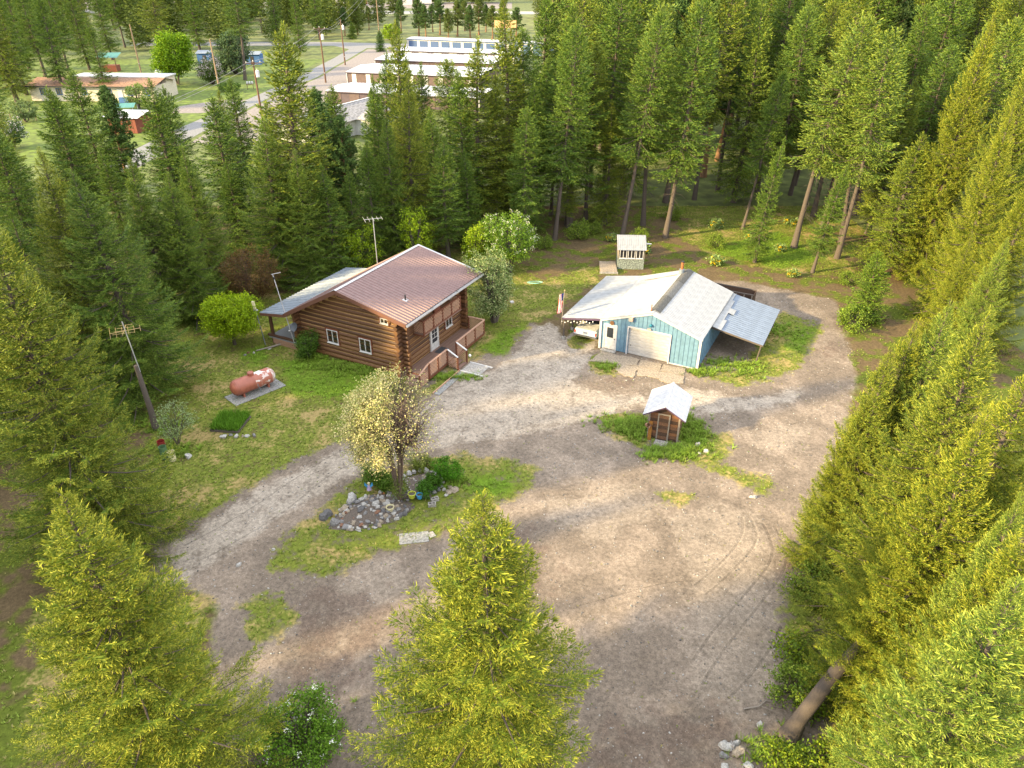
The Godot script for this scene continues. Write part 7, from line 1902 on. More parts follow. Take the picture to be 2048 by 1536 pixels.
	for q in [[8.1, -14.8, 0.18, "flat pale stone below the boulder heap, right one"], [7.3, -14.75, 0.16, "flat pale stone below the boulder heap, left one"], [9.0, -16.4, 0.13, "single grey stone beside the sandy churned ground"], [12.4, -29.2, 0.16, "single white stone on the dry grass at the right"], [10.9, -33.2, 0.2, "grey stone right of the tool shed wall"], [10.6, -33.9, 0.17, "pale stone against the right side of the tool shed"], [10.5, -33.0, 0.12, "smallest stone right of the tool shed"], [-12.5, -24.4, 0.13, "white stone on the lower verge of the drive"], [-11.2, -25.4, 0.1, "small white stone near the drive verge grass"], [-18.0, -32.7, 0.22, "pale boulder right of the yellow drum"]]:
		var o := thing("stone", q[3], "stone", Vector3(q[0], 0, q[1]), 0.0, "single stones lying about")
		rocks(o, [[0.0, 0.0, q[2], 1]])
		o.get_child(0).name = "rock"
	var lf := thing("leaning_tree", "leaning fir at the bottom right with thick bare trunk over bark litter", "tree", Vector3(9.85, 0, -15.9))
	b = MB.new()
	b.tube([Vector3(0, -0.1, 0), Vector3(0.35, 0.6, -0.25), Vector3(1.6, 2.6, -0.9), Vector3(3.4, 6.0, -1.6), Vector3(4.6, 9.5, -1.8)], [0.42, 0.27, 0.24, 0.18, 0.08], 12)
	part("trunk", b, M["bark"], lf)
	var pr: Array = protos[0][1]
	obj("crown", pr[2][1], M["needles yellow"], lf, Vector3(2.3, 3.6, -1.2), Basis(Vector3(0, 0, 1), -0.38) * Basis.from_scale(Vector3(0.8, 0.6, 0.8)))
	for q in [[12.9, -20.5, 0.8, 2.2, "pale crooked dead branch on the litter under the right stand"], [11.9, -18.4, 2.2, 1.5, "short dead branch beside the churned sand"], [9.2, -17.2, 0.3, 1.3, "bare stick on the sandy ground left of the leaning trunk"], [-10.2, -15.4, 0.6, 1.6, "dead branch on the litter under the bottom left spruce"]]:
		var o := thing("dead_branch", q[4], "branch", Vector3(q[0], 0, q[1]), q[2], "dead branches on the ground")
		var m := MB.new()
		m.tube([Vector3(-q[3] * 0.5, 0.03, 0), Vector3(-0.1, 0.07, 0.1), Vector3(q[3] * 0.25, 0.04, -0.05), Vector3(q[3] * 0.5, 0.05, 0.12)], [0.035, 0.03, 0.02, 0.008], 6)
		part("stick", m, M["weathered pale"], o)
		m = MB.new()
		m.tube([Vector3(0, 0.06, 0.08), Vector3(q[3] * 0.2, 0.1, 0.4)], [0.016, 0.006], 5)
		part("side_twig", m, M["weathered pale"], o)
	t = thing("grey_box", "grey metal box half hidden behind the white lilac", "box", Vector3(-7.9, 0, -16.2), 0.1)
	bx("case", M["pad grey"], t, Vector3(0, 0.22, 0), Vector3(0.85, 0.44, 0.5), Basis.IDENTITY, 0.03)
	bx("post", M["pad grey"], t, Vector3(-0.5, 0.3, 0.1), Vector3(0.1, 0.6, 0.1))
	# things by the deck end
	t = thing("feeder_stand", "small red and white feeder stand on the lawn right of the silvery bush", "feeder", Vector3(-0.3, 0, -51.8), 0.3)
	rod("stake", M["iron"], t, Vector3.ZERO, Vector3(0, 1.3, 0), 0.02)
	rod("arm", M["iron"], t, Vector3(0, 1.3, 0), Vector3(0.35, 1.35, 0), 0.015)
	bx("feeder", M["drum red"], t, Vector3(-0.12, 1.15, 0), Vector3(0.22, 0.3, 0.2), Basis.IDENTITY, 0.03)
	bx("basin", M["white paint"], t, Vector3(0.3, 0.85, 0), Vector3(0.3, 0.14, 0.26), Basis.IDENTITY, 0.03)
	t = thing("white_globe", "white ball lamp lying on the grass at the deck foot", "ball", Vector3(-7.126, 0, -41.782) + yaw(-0.476) * Vector3(2.5, 0, -4.3))
	var gl := MB.new()
	gl.lathe([[0.0, 0.0], [0.07, 0.02], [0.11, 0.11], [0.07, 0.2], [0.0, 0.22]], 14)
	part("globe", gl, M["bulb white"], t)
	rod("stem", M["iron"], t, Vector3(0, -0.02, 0), Vector3(0, 0.02, 0), 0.03)
	# flag on the carport corner
	t = thing("flag", "limp striped flag with blue canton hanging at the carport corner", "flag", Vector3(12.473, 0, -42.611) + yaw(-0.479) * Vector3(-9.97, 0, 0.14), -0.479)
	rod("pole", M["weathered pale"], t, Vector3(0, 1.3, 0), Vector3(0.14, 3.85, 0), 0.022)
	var st := MB.new()
	st.stone(Vector3(0.14, 3.9, 0), Vector3(0.05, 0.06, 0.05), rng, 5, 8)
	part("finial", st, M["brass"], t)
	for i in 13:
		var m := MB.new()
		var y0 := 0.0 if i >= 7 else 0.55
		for k in 10:
			var ya := lerpf(y0, 1.45, k / 10.0)
			var yb := lerpf(y0, 1.45, (k + 1) / 10.0)
			var f := func(x: float, y: float) -> Vector3: return Vector3(0.1 - 0.36 * x - 0.09 * y + 0.06 * y * sin(x * 3.0), 3.7 - y * 1.02 - 0.2 * x, 0.05 * sin(x * 16.0 + y * 3.0))
			m.quad(f.call(i / 13.0, ya), f.call((i + 1) / 13.0, ya), f.call((i + 1) / 13.0, yb), f.call(i / 13.0, yb))
		part("stripe", m, [M["flag red"], M["flag white"]][i % 2], t)
	var cn := MB.new()
	var stars := MB.new()
	for k in 8:
		for x in 7:
			var f := func(u: float, y: float) -> Vector3: return Vector3(0.1 - 0.36 * u - 0.09 * y + 0.06 * y * sin(u * 3.0), 3.7 - y * 1.02 - 0.2 * u, 0.05 * sin(u * 16.0 + y * 3.0))
			cn.quad(f.call(x / 13.0, k * 0.0688), f.call((x + 1) / 13.0, k * 0.0688), f.call((x + 1) / 13.0, (k + 1) * 0.0688), f.call(x / 13.0, (k + 1) * 0.0688))
			if (k + x) % 2 == 0:
				var p: Vector3 = f.call((x + 0.5) / 13.0, (k + 0.5) * 0.0688) + Vector3(0, 0, 0.006)
				for s in 5:
					var a := TAU * s / 5.0
					stars.tri(p, p + Vector3(sin(a - 0.3), cos(a - 0.3), 0) * 0.006, p + Vector3(sin(a), cos(a), 0) * 0.014)
	part("canton", cn, M["flag blue"], t)
	part("stars", stars, M["flag white"], t).set_meta("kind", "stuff")
	# drain pipe and log border left of the porch
	t = thing("border_log", "thin grey log lying from the porch corner over the lawn", "log", Vector3(-17.0, 0, -46.0), 0.62)
	b = MB.new()
	b.tube([Vector3(-1.3, 0.07, 0), Vector3(0, 0.08, 0.06), Vector3(1.2, 0.09, 0)], [0.05, 0.07, 0.08], 8)
	part("log", b, M["weathered pale"], t)
	rocks(t, [[-1.5, 0.1, 0.1, 1], [-1.8, -0.1, 0.12, 4], [-2.1, 0.1, 0.09, 0], [-0.4, 0.22, 0.1, 1]])
	t = thing("teal_hose", "coil of teal garden hose on the grass below the blossoming tree", "hose", Vector3(1.9, 0, -57.8))
	for q in [[0.0, 0.5], [0.12, 0.42]]:
		var pts := []
		var rs := []
		for i in 15:
			var a := TAU * i / 14.0
			pts.append(Vector3(cos(a) * 0.6 + q[0], 0.03 + q[0] * 0.2, sin(a) * q[1] * 0.5)); rs.append(0.022)
		b = MB.new()
		b.tube(pts, rs, 5, false)
		part("coil", b, M["hose teal"], t)
	rod("nozzle", M["brass"], t, Vector3(0.6, 0.04, 0), Vector3(0.85, 0.05, 0.1), 0.025)

func build_more_materials() -> void:
	foliage_mat("leaves", Color(1, 1, 1), Color(0.7, 0.7, 0.4))
	foliage_mat("petals", Color(1, 1, 1), Color(0.3, 0.3, 0.3))
	noise_tex("land", 0.02, 0.55, 1.0, 5, 512)
	noise_tex("gravelly", 0.05, 0.7, 1.0, 5, 512)
	for q in [["land", lin(0.15, 0.19, 0.04), 0.04], ["lawn", lin(0.15, 0.22, 0.02), 0.06], ["field", lin(0.2, 0.23, 0.06), 0.02]]:
		mat(q[0], q[1], 0.95, "land", Vector3.ONE * q[2])
		M[q[0]].uv1_world_triplanar = true
	for q in [["asphalt", lin(0.24, 0.24, 0.245), 0.1], ["lot gravel", lin(0.27, 0.235, 0.22), 0.08], ["highway", lin(0.4, 0.39, 0.37), 0.05]]:
		mat(q[0], q[1], 0.95, "gravelly", Vector3.ONE * q[2])
		M[q[0]].uv1_world_triplanar = true
	mat("twig grey", lin(0.17, 0.12, 0.1), 0.9, "fine", Vector3.ONE)
	mat("twig brown", lin(0.13, 0.075, 0.05), 0.9, "fine", Vector3.ONE)
	for q in [["rock grey", lin(0.3, 0.29, 0.29)], ["rock pale", lin(0.58, 0.56, 0.53)], ["rock tan", lin(0.45, 0.37, 0.28)], ["rock dark", lin(0.17, 0.165, 0.17)], ["rock brown", lin(0.3, 0.15, 0.09)]]:
		mat(q[0], q[1], 0.9, "blotch", Vector3(2, 2, 2))
	mat("tank red", lin(0.36, 0.115, 0.075), 0.5, "soft", Vector3(1, 1, 1))
	var tw := mat("tank worn", Color.WHITE, 0.55, "soft", Vector3(0.5, 0.5, 0.5))
	var f := FastNoiseLite.new()
	f.seed = 4
	f.frequency = 0.012
	f.fractal_octaves = 5
	var nt := NoiseTexture2D.new()
	nt.width = 256; nt.height = 256; nt.seamless = true; nt.noise = f
	var g := Gradient.new()
	g.set_color(0, lin(0.34, 0.11, 0.075)); g.set_color(1, lin(0.74, 0.72, 0.7))
	g.add_point(0.6, lin(0.34, 0.12, 0.08)); g.add_point(0.625, lin(0.72, 0.7, 0.68))
	nt.color_ramp = g
	tw.albedo_texture = nt
	mat("pad grey", lin(0.36, 0.36, 0.35), 0.9, "blotch", Vector3(1, 1, 1))
	mat("soil", lin(0.17, 0.135, 0.11), 0.95, "blotch", Vector3(2, 2, 2))
	mat("steel", lin(0.5, 0.52, 0.55), 0.4, "", Vector3.ONE, 0.6)
	mat("brass", lin(0.4, 0.3, 0.14), 0.5, "", Vector3.ONE, 0.3)
	mat("dish grey", lin(0.09, 0.1, 0.12), 0.5, "fine", Vector3.ONE)
	mat("cream plastic", lin(0.66, 0.6, 0.36), 0.6, "soft", Vector3.ONE)
	mat("drum red", lin(0.3, 0.03, 0.025), 0.6, "soft", Vector3.ONE)
	mat("drum green", lin(0.1, 0.2, 0.09), 0.6, "soft", Vector3.ONE)
	mat("pot lime", lin(0.5, 0.55, 0.06), 0.5, "soft", Vector3.ONE)
	mat("pot blue", lin(0.06, 0.33, 0.65), 0.5, "soft", Vector3.ONE)
	mat("lilac paint", lin(0.45, 0.36, 0.55), 0.6, "soft", Vector3.ONE)
	mat("hose teal", lin(0.25, 0.5, 0.42), 0.5)
	mat("flag red", lin(0.5, 0.03, 0.06), 0.8); mat("flag white", lin(0.75, 0.75, 0.75), 0.8); mat("flag blue", lin(0.03, 0.05, 0.2), 0.8)

# ---------------------------------------------------------------- beyond the trees
func build_land() -> void:
	var b := MB.new()
	b.quad(Vector3(-1400, -0.02, -2200), Vector3(1400, -0.02, -2200), Vector3(1400, -0.02, 400), Vector3(-1400, -0.02, 400))
	struct("ground", b.mesh(), M["land"])
	sheet("village_lawn", [-130, -215, -51, -215, -51.5, -155, -53.5, -122, -56, -98, -130, -98], -0.012, M["lawn"])
	sheet("field", [-300, -400, 200, -385, 200, -262, -300, -266], -0.012, M["field"])
	sheet("road", [-54.5, -95, -49.5, -95, -49.3, -123, -48.6, -142, -47.6, -160, -45.2, -181, -45.2, -200, -44.6, -218, -44.4, -243, -20, -242, 40, -240, 40, -254, -36, -256, -60, -262, -120, -262, -120, -250, -56, -250, -49.2, -240, -49, -218, -49.6, -200, -49.5, -181, -51.6, -152, -53.6, -130, -54.6, -118], -0.008, M["asphalt"])
	sheet("gravel_lot", [-48.2, -112, -38, -110, -28, -130, -20, -150, -22, -238, -43.6, -240, -43.8, -218, -44.4, -200, -44.4, -181, -46.8, -160, -47.8, -142, -48.4, -123], -0.004, M["lot gravel"])
	sheet("driveway", [-51.8, -150, -51.9, -138, -56, -136, -62, -136, -62, -143, -56.5, -150], -0.006, M["lot gravel"])
	sheet("highway", [-500, -445, 300, -400, 300, -386, -500, -412], -0.004, M["highway"])
	sheet("far_yard", [-300, -520, 0, -500, 0, -440, -300, -452], -0.006, M["lot gravel"])

func pole(called: String, label: String, at: Vector3, h: float, cross: bool, can: bool, mt: Material) -> void:
	var o := thing(called, label, "pole", at, 0.35, "utility poles by the village road" if cross or can else "")
	var b := MB.new()
	b.tube([Vector3.ZERO, Vector3(0, h * 0.5, 0), Vector3(0, h, 0)], [0.19, 0.16, 0.12], 8)
	part("shaft", b, mt, o)
	if cross:
		bx("cross_arm", mt, o, Vector3(0, h - 0.25, 0.12), Vector3(2.4, 0.14, 0.12))
		for s in [-1, 1]:
			beam("brace", mt, o, Vector3(s * 0.75, h - 0.3, 0.1), Vector3(0, h - 0.95, 0.1), 0.05, 0.05)
			rod("insulator", M["white paint"], o, Vector3(s * 1.1, h - 0.18, 0.12), Vector3(s * 1.1, h + 0.05, 0.12), 0.06)
		rod("insulator", M["white paint"], o, Vector3(0, h, 0), Vector3(0, h + 0.22, 0), 0.06)
	if can:
		var m := MB.new()
		m.lathe([[0.0, 0.0], [0.28, 0.0], [0.3, 0.05], [0.3, 0.95], [0.22, 1.05], [0.0, 1.08]], 14, Vector3(0.42, h - 2.4, 0.1))
		var c := part("transformer", m, M["pad light"], o)
		rod("bushing", M["white paint"], c, Vector3(0.42, h - 1.35, 0.1), Vector3(0.42, h - 1.1, 0.1), 0.05)
	bx("tag", M["white paint"], o, Vector3(0, 2.0, 0.19), Vector3(0.16, 0.24, 0.02))

func wire(label: String, a: Vector3, b: Vector3, sag: float) -> void:
	var o := thing("power_line", label, "wire", Vector3.ZERO, 0.0, "wires along the village road")
	var pts := []
	var rs := []
	for i in 11:
		var t := i / 10.0
		pts.append(a.lerp(b, t) - Vector3(0, sag * 4.0 * t * (1.0 - t), 0)); rs.append(0.022)
	var m := MB.new()
	m.tube(pts, rs, 4, false)
	part("strand", m, M["wire grey"], o)

# long low row of store rooms; local x along the front, z = 0 the front, going back to -depth
func storage(label: String, at: Vector3, turn: float, l: float, d: float, h: float, wall: Material, door: Material, n: int, dw: float, trim: Material) -> void:
	var o := thing("storage_building", label, "building", at, turn, "rows of storage units")
	bx("wall", wall, o, Vector3(l * 0.5, h * 0.5 - 0.05, -d * 0.5), Vector3(l, h - 0.1, d))
	slope("roof_panel", o, M["roof snow"], Vector3(-0.25, h + d * 0.035, -d * 0.5), Vector3(l + 0.5, 0, 0), Vector3(0, -d * 0.04, d * 0.5 + 0.35), 3.0, 0.75, 0.03)
	slope("roof_panel", o, M["roof snow"], Vector3(l + 0.25, h + d * 0.035, -d * 0.5), Vector3(-l - 0.5, 0, 0), Vector3(0, -d * 0.04, -d * 0.5 - 0.35), 3.0, 0.75, 0.03)
	for i in n:
		var x := (i + 0.5) * l / n
		var r := bx("roller_door", door, o, Vector3(x, h * 0.43, 0.02), Vector3(dw, h * 0.82, 0.06))
		bx("rail", M["iron"], r, Vector3(0, -h * 0.4, 0.04), Vector3(dw, 0.06, 0.03))
	bx("gutter", trim, o, Vector3(l * 0.5, h - 0.12, 0.3), Vector3(l + 0.4, 0.16, 0.12))
	for x in [-0.02, l + 0.02]: bx("corner_trim", M["white metal"], o, Vector3(x, h * 0.5 - 0.06, 0.03), Vector3(0.16, h - 0.14, 0.16))

func build_background() -> void:
	mat("pole wood", lin(0.2, 0.11, 0.07), 0.9, "grain", Vector3(3, 0.4, 3))
	mat("pole pale", lin(0.42, 0.3, 0.2), 0.9, "grain", Vector3(3, 0.4, 3))
	mat("pad light", lin(0.62, 0.64, 0.66), 0.5, "soft", Vector3.ONE)
	mat("wire grey", lin(0.3, 0.29, 0.28), 0.6)
	mat("roof snow", lin(0.6, 0.61, 0.63), 0.45, "soft", Vector3(0.2, 0.2, 0.2))
	mat("store brown", lin(0.12, 0.08, 0.075), 0.6, "soft", Vector3(0.4, 0.4, 0.4))
	mat("store plum", lin(0.085, 0.06, 0.075), 0.6, "soft", Vector3(0.4, 0.4, 0.4))
	mat("store white", lin(0.6, 0.6, 0.58), 0.6, "soft", Vector3(0.4, 0.4, 0.4))
	mat("door blue", lin(0.045, 0.1, 0.24), 0.5, "soft", Vector3.ONE)
	mat("shingle grey", lin(0.4, 0.38, 0.37), 0.9, "blotch", Vector3(0.3, 0.3, 0.3))
	mat("shingle brown", lin(0.36, 0.2, 0.12), 0.9, "blotch", Vector3(0.3, 0.3, 0.3))
	mat("cream wall", lin(0.62, 0.57, 0.46), 0.8, "soft", Vector3.ONE)
	mat("red wall", lin(0.3, 0.08, 0.045), 0.8, "grain", Vector3(1, 0.3, 1))
	mat("tarp green", lin(0.06, 0.22, 0.2), 0.6, "soft", Vector3.ONE)
	mat("tarp blue", lin(0.03, 0.12, 0.3), 0.6, "soft", Vector3.ONE)
	mat("shed blue", lin(0.04, 0.13, 0.34), 0.7, "soft", Vector3.ONE)
	mat("canvas", lin(0.74, 0.73, 0.7), 0.9, "soft", Vector3.ONE)
	mat("sign tan", lin(0.6, 0.38, 0.18), 0.8, "soft", Vector3.ONE)
	pole("utility_pole", "tall dark utility pole with cross arm and transformer behind the firs", Vector3(-42.6, 0, -129.6), 9.2, true, true, M["pole wood"])
	pole("utility_pole", "brown utility pole with cross arm beside the storage roofs", Vector3(-41.3, 0, -172.5), 11.0, true, true, M["pole wood"])
	pole("utility_pole", "farther utility pole with transformer at the entrance road", Vector3(-43.0, 0, -202.8), 10.6, false, true, M["pole wood"])
	pole("utility_pole", "slim reddish pole alone on the field", Vector3(-49.0, 0, -296.0), 17.5, false, false, M["pole pale"])
	pole("light_pole", "slim lamp pole on the grass behind the mobile home", Vector3(-89.4, 0, -188.7), 10.5, false, false, M["pole pale"])
	pole("light_pole", "pale bare pole beside the pink lilac", Vector3(-62.5, 0, -165.4), 9.4, false, false, M["pole pale"])
	var ph := [Vector3(-42.6, 9.0, -129.6), Vector3(-41.3, 10.8, -172.5), Vector3(-43.0, 10.4, -202.8), Vector3(-49, 17.0, -296)]
	var nm := ["between the dark pole and the brown pole", "between the brown pole and the farther pole", "between the farther pole and the field pole"]
	for i in 3:
		for s in [-1, 1]: wire(["left", "right"][int(s > 0)] + " wire strung " + nm[i], ph[i] + Vector3(s * 1.05, 0, 0.35 * -s), ph[i + 1] + Vector3(s * (1.05 if i == 0 else 0.2), 0, 0), 0.9)
	wire("wire from the dark pole down to the left firs", ph[0] + Vector3(-1.05, 0, 0), Vector3(-48, 7.0, -92), 0.6)
	wire("lower wire from the dark pole to the lamp pole lawn", ph[0] + Vector3(0.9, 0, 0), Vector3(-52, 5.5, -88), 0.7)
	storage("nearest storage row with white roof and plum wall", Vector3(-34.8, 0, -145.2), -0.27, 30.0, 10.5, 2.4, M["store plum"], M["store brown"], 8, 2.0, M["store plum"])
	storage("second storage row with brown wall and small white doors", Vector3(-36.0, 0, -170.5), -0.27, 30.0, 15.0, 2.5, M["store brown"], M["white paint"], 9, 1.0, M["store plum"])
	storage("third storage row with white roof and brown wall", Vector3(-33.4, 0, -192.5), -0.27, 30.0, 15.0, 2.5, M["store brown"], M["store brown"], 8, 2.0, M["store plum"])
	storage("fourth storage row hidden behind the slim fir", Vector3(-32.0, 0, -213.0), -0.27, 34.0, 9.0, 2.5, M["store white"], M["store brown"], 8, 2.0, M["store plum"])
	storage("farthest storage row with blue roller doors", Vector3(-31.0, 0, -237.0), -0.36, 46.0, 6.0, 3.2, M["store white"], M["door blue"], 13, 2.7, M["door blue"])
	# grey roofed house in front of the storage rows
	var o := thing("grey_house", "low house with pale grey hipped shingle roof by the gravel lot", "house", Vector3(-28.2, 0, -118.5), -0.45)
	bx("wall", M["store white"], o, Vector3(0, 1.2, -1), Vector3(7.6, 2.4, 17))
	for q in [[Vector3(0, 3.9, 8.2), Vector3(0, 0, -18.4), Vector3(4.4, -1.5, 0)], [Vector3(0, 3.9, -10.2), Vector3(0, 0, 18.4), Vector3(-4.4, -1.5, 0)]]:
		slope("roof_plane", o, M["shingle grey"], q[0], q[1], q[2], 4.6, 2.3, 0.01)
	for z in [8.0, -10.0]:
		var gm := MB.new()
		gm.prism(PackedVector2Array([Vector2(-3.8, 2.4), Vector2(3.8, 2.4), Vector2(0, 3.75)]), 0.1, Vector3(0, 0, z - 0.6))
		part("gable", gm, M["store white"], o)
	beam("ridge_cap", M["roof snow"], o, Vector3(0, 3.93, 8.3), Vector3(0, 3.93, -10.3), 0.35, 0.05)
	slope("dormer_plane", o, M["shingle grey"], Vector3(4.2, 3.3, -4.0), Vector3(0, 0, 0.01) + Vector3(3.6, 0, 0), Vector3(0, -0.9, 3.4), 3.6, 1.8, 0.01)
	slope("dormer_plane", o, M["shingle grey"], Vector3(7.8, 3.3, -4.0), Vector3(-3.6, 0, 0), Vector3(0, -0.9, -3.4), 3.6, 1.8, 0.01)
	bx("wing_wall", M["store white"], o, Vector3(5.6, 1.15, -4.0), Vector3(4.0, 2.3, 6.0))
	rod("vent", M["iron"], o, Vector3(1.8, 3.2, 2.0), Vector3(1.8, 3.9, 2.0), 0.12)
	# brown roofed mobile home
	o = thing("mobile_home", "long cream mobile home with brown roof and white addition roof", "house", Vector3(-80.5, 0, -151.0), -0.05)
	bx("wall", M["cream wall"], o, Vector3(0, 1.35, -1.0), Vector3(24.5, 2.7, 7.5))
	slope("roof_plane", o, M["shingle brown"], Vector3(-12.8, 3.7, -1.6), Vector3(25.6, 0, 0), Vector3(0, -0.95, 5.0), 3.2, 1.6, 0.01)
	slope("roof_plane", o, M["shingle brown"], Vector3(12.8, 3.7, -1.6), Vector3(-25.6, 0, 0), Vector3(0, -0.95, -4.2), 3.2, 1.6, 0.01)
	beam("gutter", M["iron"], o, Vector3(-12.8, 2.7, 3.42), Vector3(12.8, 2.7, 3.42), 0.12, 0.16)
	bx("addition_roof", M["roof snow"], o, Vector3(3.0, 3.75, -4.6), Vector3(19.0, 0.18, 5.0))
	bx("addition_wall", M["cream wall"], o, Vector3(3.0, 1.8, -4.9), Vector3(18.4, 3.7, 4.0))
	for x in [-9.6, -6.4, -1.5, 3.4, 7.5, 10.8]:
		window(o, Vector3(x, 1.75, 2.78), Basis.IDENTITY, 1.1, 1.2, M["shed blue"], null, 2, 0.12)
	bx("front_door", M["white paint"], o, Vector3(5.6, 1.25, 2.79), Vector3(0.95, 2.1, 0.08))
	bx("porch_bench", M["shed blue"], o, Vector3(6.8, 0.5, 4.2), Vector3(1.8, 1.0, 0.6), Basis.IDENTITY, 0.05)
	# open carport shed with red wall
	o = thing("red_shed", "low shed with red board wall and white and grey roof on the lawn", "shed", Vector3(-61.0, 0, -120.5), -0.15)
	bx("wall", M["red wall"], o, Vector3(0, 1.1, -1.5), Vector3(4.6, 2.2, 6.2))
	for i in 9: bx("board", M["red wall"], o, Vector3(-2.1 + i * 0.52, 1.1, 1.63), Vector3(0.48, 2.15, 0.05))
	slope("roof_panel", o, M["roof snow"], Vector3(-3.3, 2.95, -1.5), Vector3(6.4, 0, 0), Vector3(0, -0.6, 3.6), 1.6, 0.4, 0.02)
	slope("roof_panel", o, M["galvanised"], Vector3(3.1, 2.95, -1.5), Vector3(-6.4, 0, 0), Vector3(0, -0.6, -3.6), 1.6, 0.4, 0.02)
	o = thing("green_canopy", "teal green canopy standing before the mobile home", "canopy", Vector3(-66.3, 0, -131.0), 0.2)
	for q in [[-1.6, -1.6], [1.6, -1.6], [-1.6, 1.6], [1.6, 1.6]]: rod("post", M["white metal"], o, Vector3(q[0], 0, q[1]), Vector3(q[0], 2.1, q[1]), 0.05)
	slope("cover", o, M["tarp green"], Vector3(-1.9, 2.5, 0), Vector3(3.8, 0, 0), Vector3(0, -0.45, 1.9), 1.9, 0.95, 0.01)
	slope("cover", o, M["tarp green"], Vector3(1.9, 2.5, 0), Vector3(-3.8, 0, 0), Vector3(0, -0.45, -1.9), 1.9, 0.95, 0.01)
	o = thing("green_lean_to", "small blue green roofed hutch with red base under the far trees", "hutch", Vector3(-97.5, 0, -191.0), 0.1)
	bx("base", M["red wall"], o, Vector3(0, 0.7, 0), Vector3(3.4, 1.4, 2.6))
	for s in [-1, 1]: rod("post", M["pole wood"], o, Vector3(s * 1.8, 0, 1.4), Vector3(s * 1.8, 3.3, 1.4), 0.1)
	slope("roof_panel", o, M["tarp green"], Vector3(-2.6, 4.0, -1.6), Vector3(5.2, 0, 0), Vector3(0, -0.8, 3.4), 1.7, 0.6, 0.02)
	o = thing("canvas_tent", "white canvas tipi tent beside the bright green leafy tree", "tent", Vector3(-81.3, 0, -183.0))
	var tp := MB.new()
	tp.lathe([[2.3, 0.0], [1.9, 1.2], [1.0, 3.0], [0.35, 4.4]], 14)
	part("canvas", tp, M["canvas"], o)
	for i in 4: rod("tent_pole", M["pole pale"], o, Vector3(0.3 * cos(i * 1.6), 4.2, 0.3 * sin(i * 1.6)), Vector3(-0.45 * cos(i * 1.6), 5.2, -0.45 * sin(i * 1.6)), 0.05)
	for q in [[-67.3, -203.5, 4.6, "blue shed behind the tall trunk at the neighbours"], [-80.5, -206.0, 3.2, "narrow blue shed left of the juniper"]]:
		o = thing("blue_shed", q[3], "shed", Vector3(q[0], 0, q[1]), 0.0, "blue sheds at the neighbours")
		bx("wall", M["shed blue"], o, Vector3(0, 1.2, -1.5), Vector3(q[2], 2.4, 3.0))
		slope("roof_panel", o, M["galvanised"], Vector3(-q[2] * 0.5 - 0.2, 3.0, -2.0), Vector3(q[2] + 0.4, 0, 0), Vector3(0, -0.6, 2.4), 1.4, 0.5, 0.02)
		bx("door", M["iron"], o, Vector3(0.3, 1.0, 0.02), Vector3(0.9, 1.9, 0.05))
	o = thing("mailbox_stand", "white mailbox stand on the grass beside the village road", "mailbox", Vector3(-55.0, 0, -163.0), 0.3)
	bx("shelf", M["pole wood"], o, Vector3(0, 1.0, 0), Vector3(1.6, 0.1, 0.5))
	for s in [-1, 1]: bx("post", M["pole wood"], o, Vector3(s * 0.6, 0.5, 0), Vector3(0.1, 1.0, 0.1))
	for s in [-1, 0, 1]: bx("mailbox", M["white metal"], o, Vector3(s * 0.5, 1.3, 0), Vector3(0.42, 0.5, 0.55), Basis.IDENTITY, 0.1)
	o = thing("wire_fence", "low wire pen with pale posts on the left lawn", "fence", Vector3(-83.0, 0, -129.0), 0.1)
	for i in 5: rod("post", M["pole pale"], o, Vector3(-4.0 + i * 2.0, 0, 0), Vector3(-4.0 + i * 2.0, 1.5, 0), 0.07)
	for y in [0.5, 1.0, 1.4]: rod("wire", M["wire grey"], o, Vector3(-4, y, 0), Vector3(4, y, 0), 0.02)
	o = thing("billboard", "tan back of a roadside board above the farthest storage row", "billboard", Vector3(-2.0, 0, -243.0), -0.1)
	bx("board", M["sign tan"], o, Vector3(0, 6.6, 0), Vector3(6.6, 2.0, 0.2))
	for x in [-1.6, 1.6]: bx("post", M["pole wood"], o, Vector3(x, 3.4, -0.25), Vector3(0.3, 6.8, 0.3))
	# buildings beyond the highway
	o = thing("white_workshop", "white workshop with dark doorways beyond the highway", "building", Vector3(-70.5, 0, -474.0), 0.1)
	bx("wall", M["store white"], o, Vector3(7.5, 2.4, -5), Vector3(16, 4.8, 10))
	slope("roof_panel", o, M["roof snow"], Vector3(-1.0, 6.2, -5), Vector3(17.4, 0, 0), Vector3(0, -1.3, 5.8), 2.9, 0.9, 0.03)
	slope("roof_panel", o, M["roof snow"], Vector3(16.4, 6.2, -5), Vector3(-17.4, 0, 0), Vector3(0, -1.3, -5.8), 2.9, 0.9, 0.03)
	for x in [6.0, 13.6]: bx("doorway", M["iron"], o, Vector3(x, 1.7, 0.02), Vector3(1.8, 3.2, 0.08))
	bx("red_end", M["red wall"], o, Vector3(-0.6, 2.0, -3), Vector3(0.2, 4.0, 5))
	o = thing("grey_workshop", "grey roofed shed beyond the highway at the left", "building", Vector3(-102, 0, -468.0), 0.05)
	bx("wall", M["store white"], o, Vector3(5.5, 1.8, -4), Vector3(13, 3.6, 8))
	slope("roof_panel", o, M["galvanised"], Vector3(-1.0, 5.0, -4), Vector3(14, 0, 0), Vector3(0, -1.2, 4.6), 2.8, 0.9, 0.03)
	slope("roof_panel", o, M["galvanised"], Vector3(13.0, 5.0, -4), Vector3(-14, 0, 0), Vector3(0, -1.2, -4.6), 2.8, 0.9, 0.03)
	o = thing("parked_trailer", "white box trailer parked right of the white workshop", "trailer", Vector3(-50.5, 0, -476.0), 0.1)
	bx("box", M["store white"], o, Vector3(0, 2.0, 0), Vector3(7.5, 2.8, 2.6), Basis.IDENTITY, 0.1)
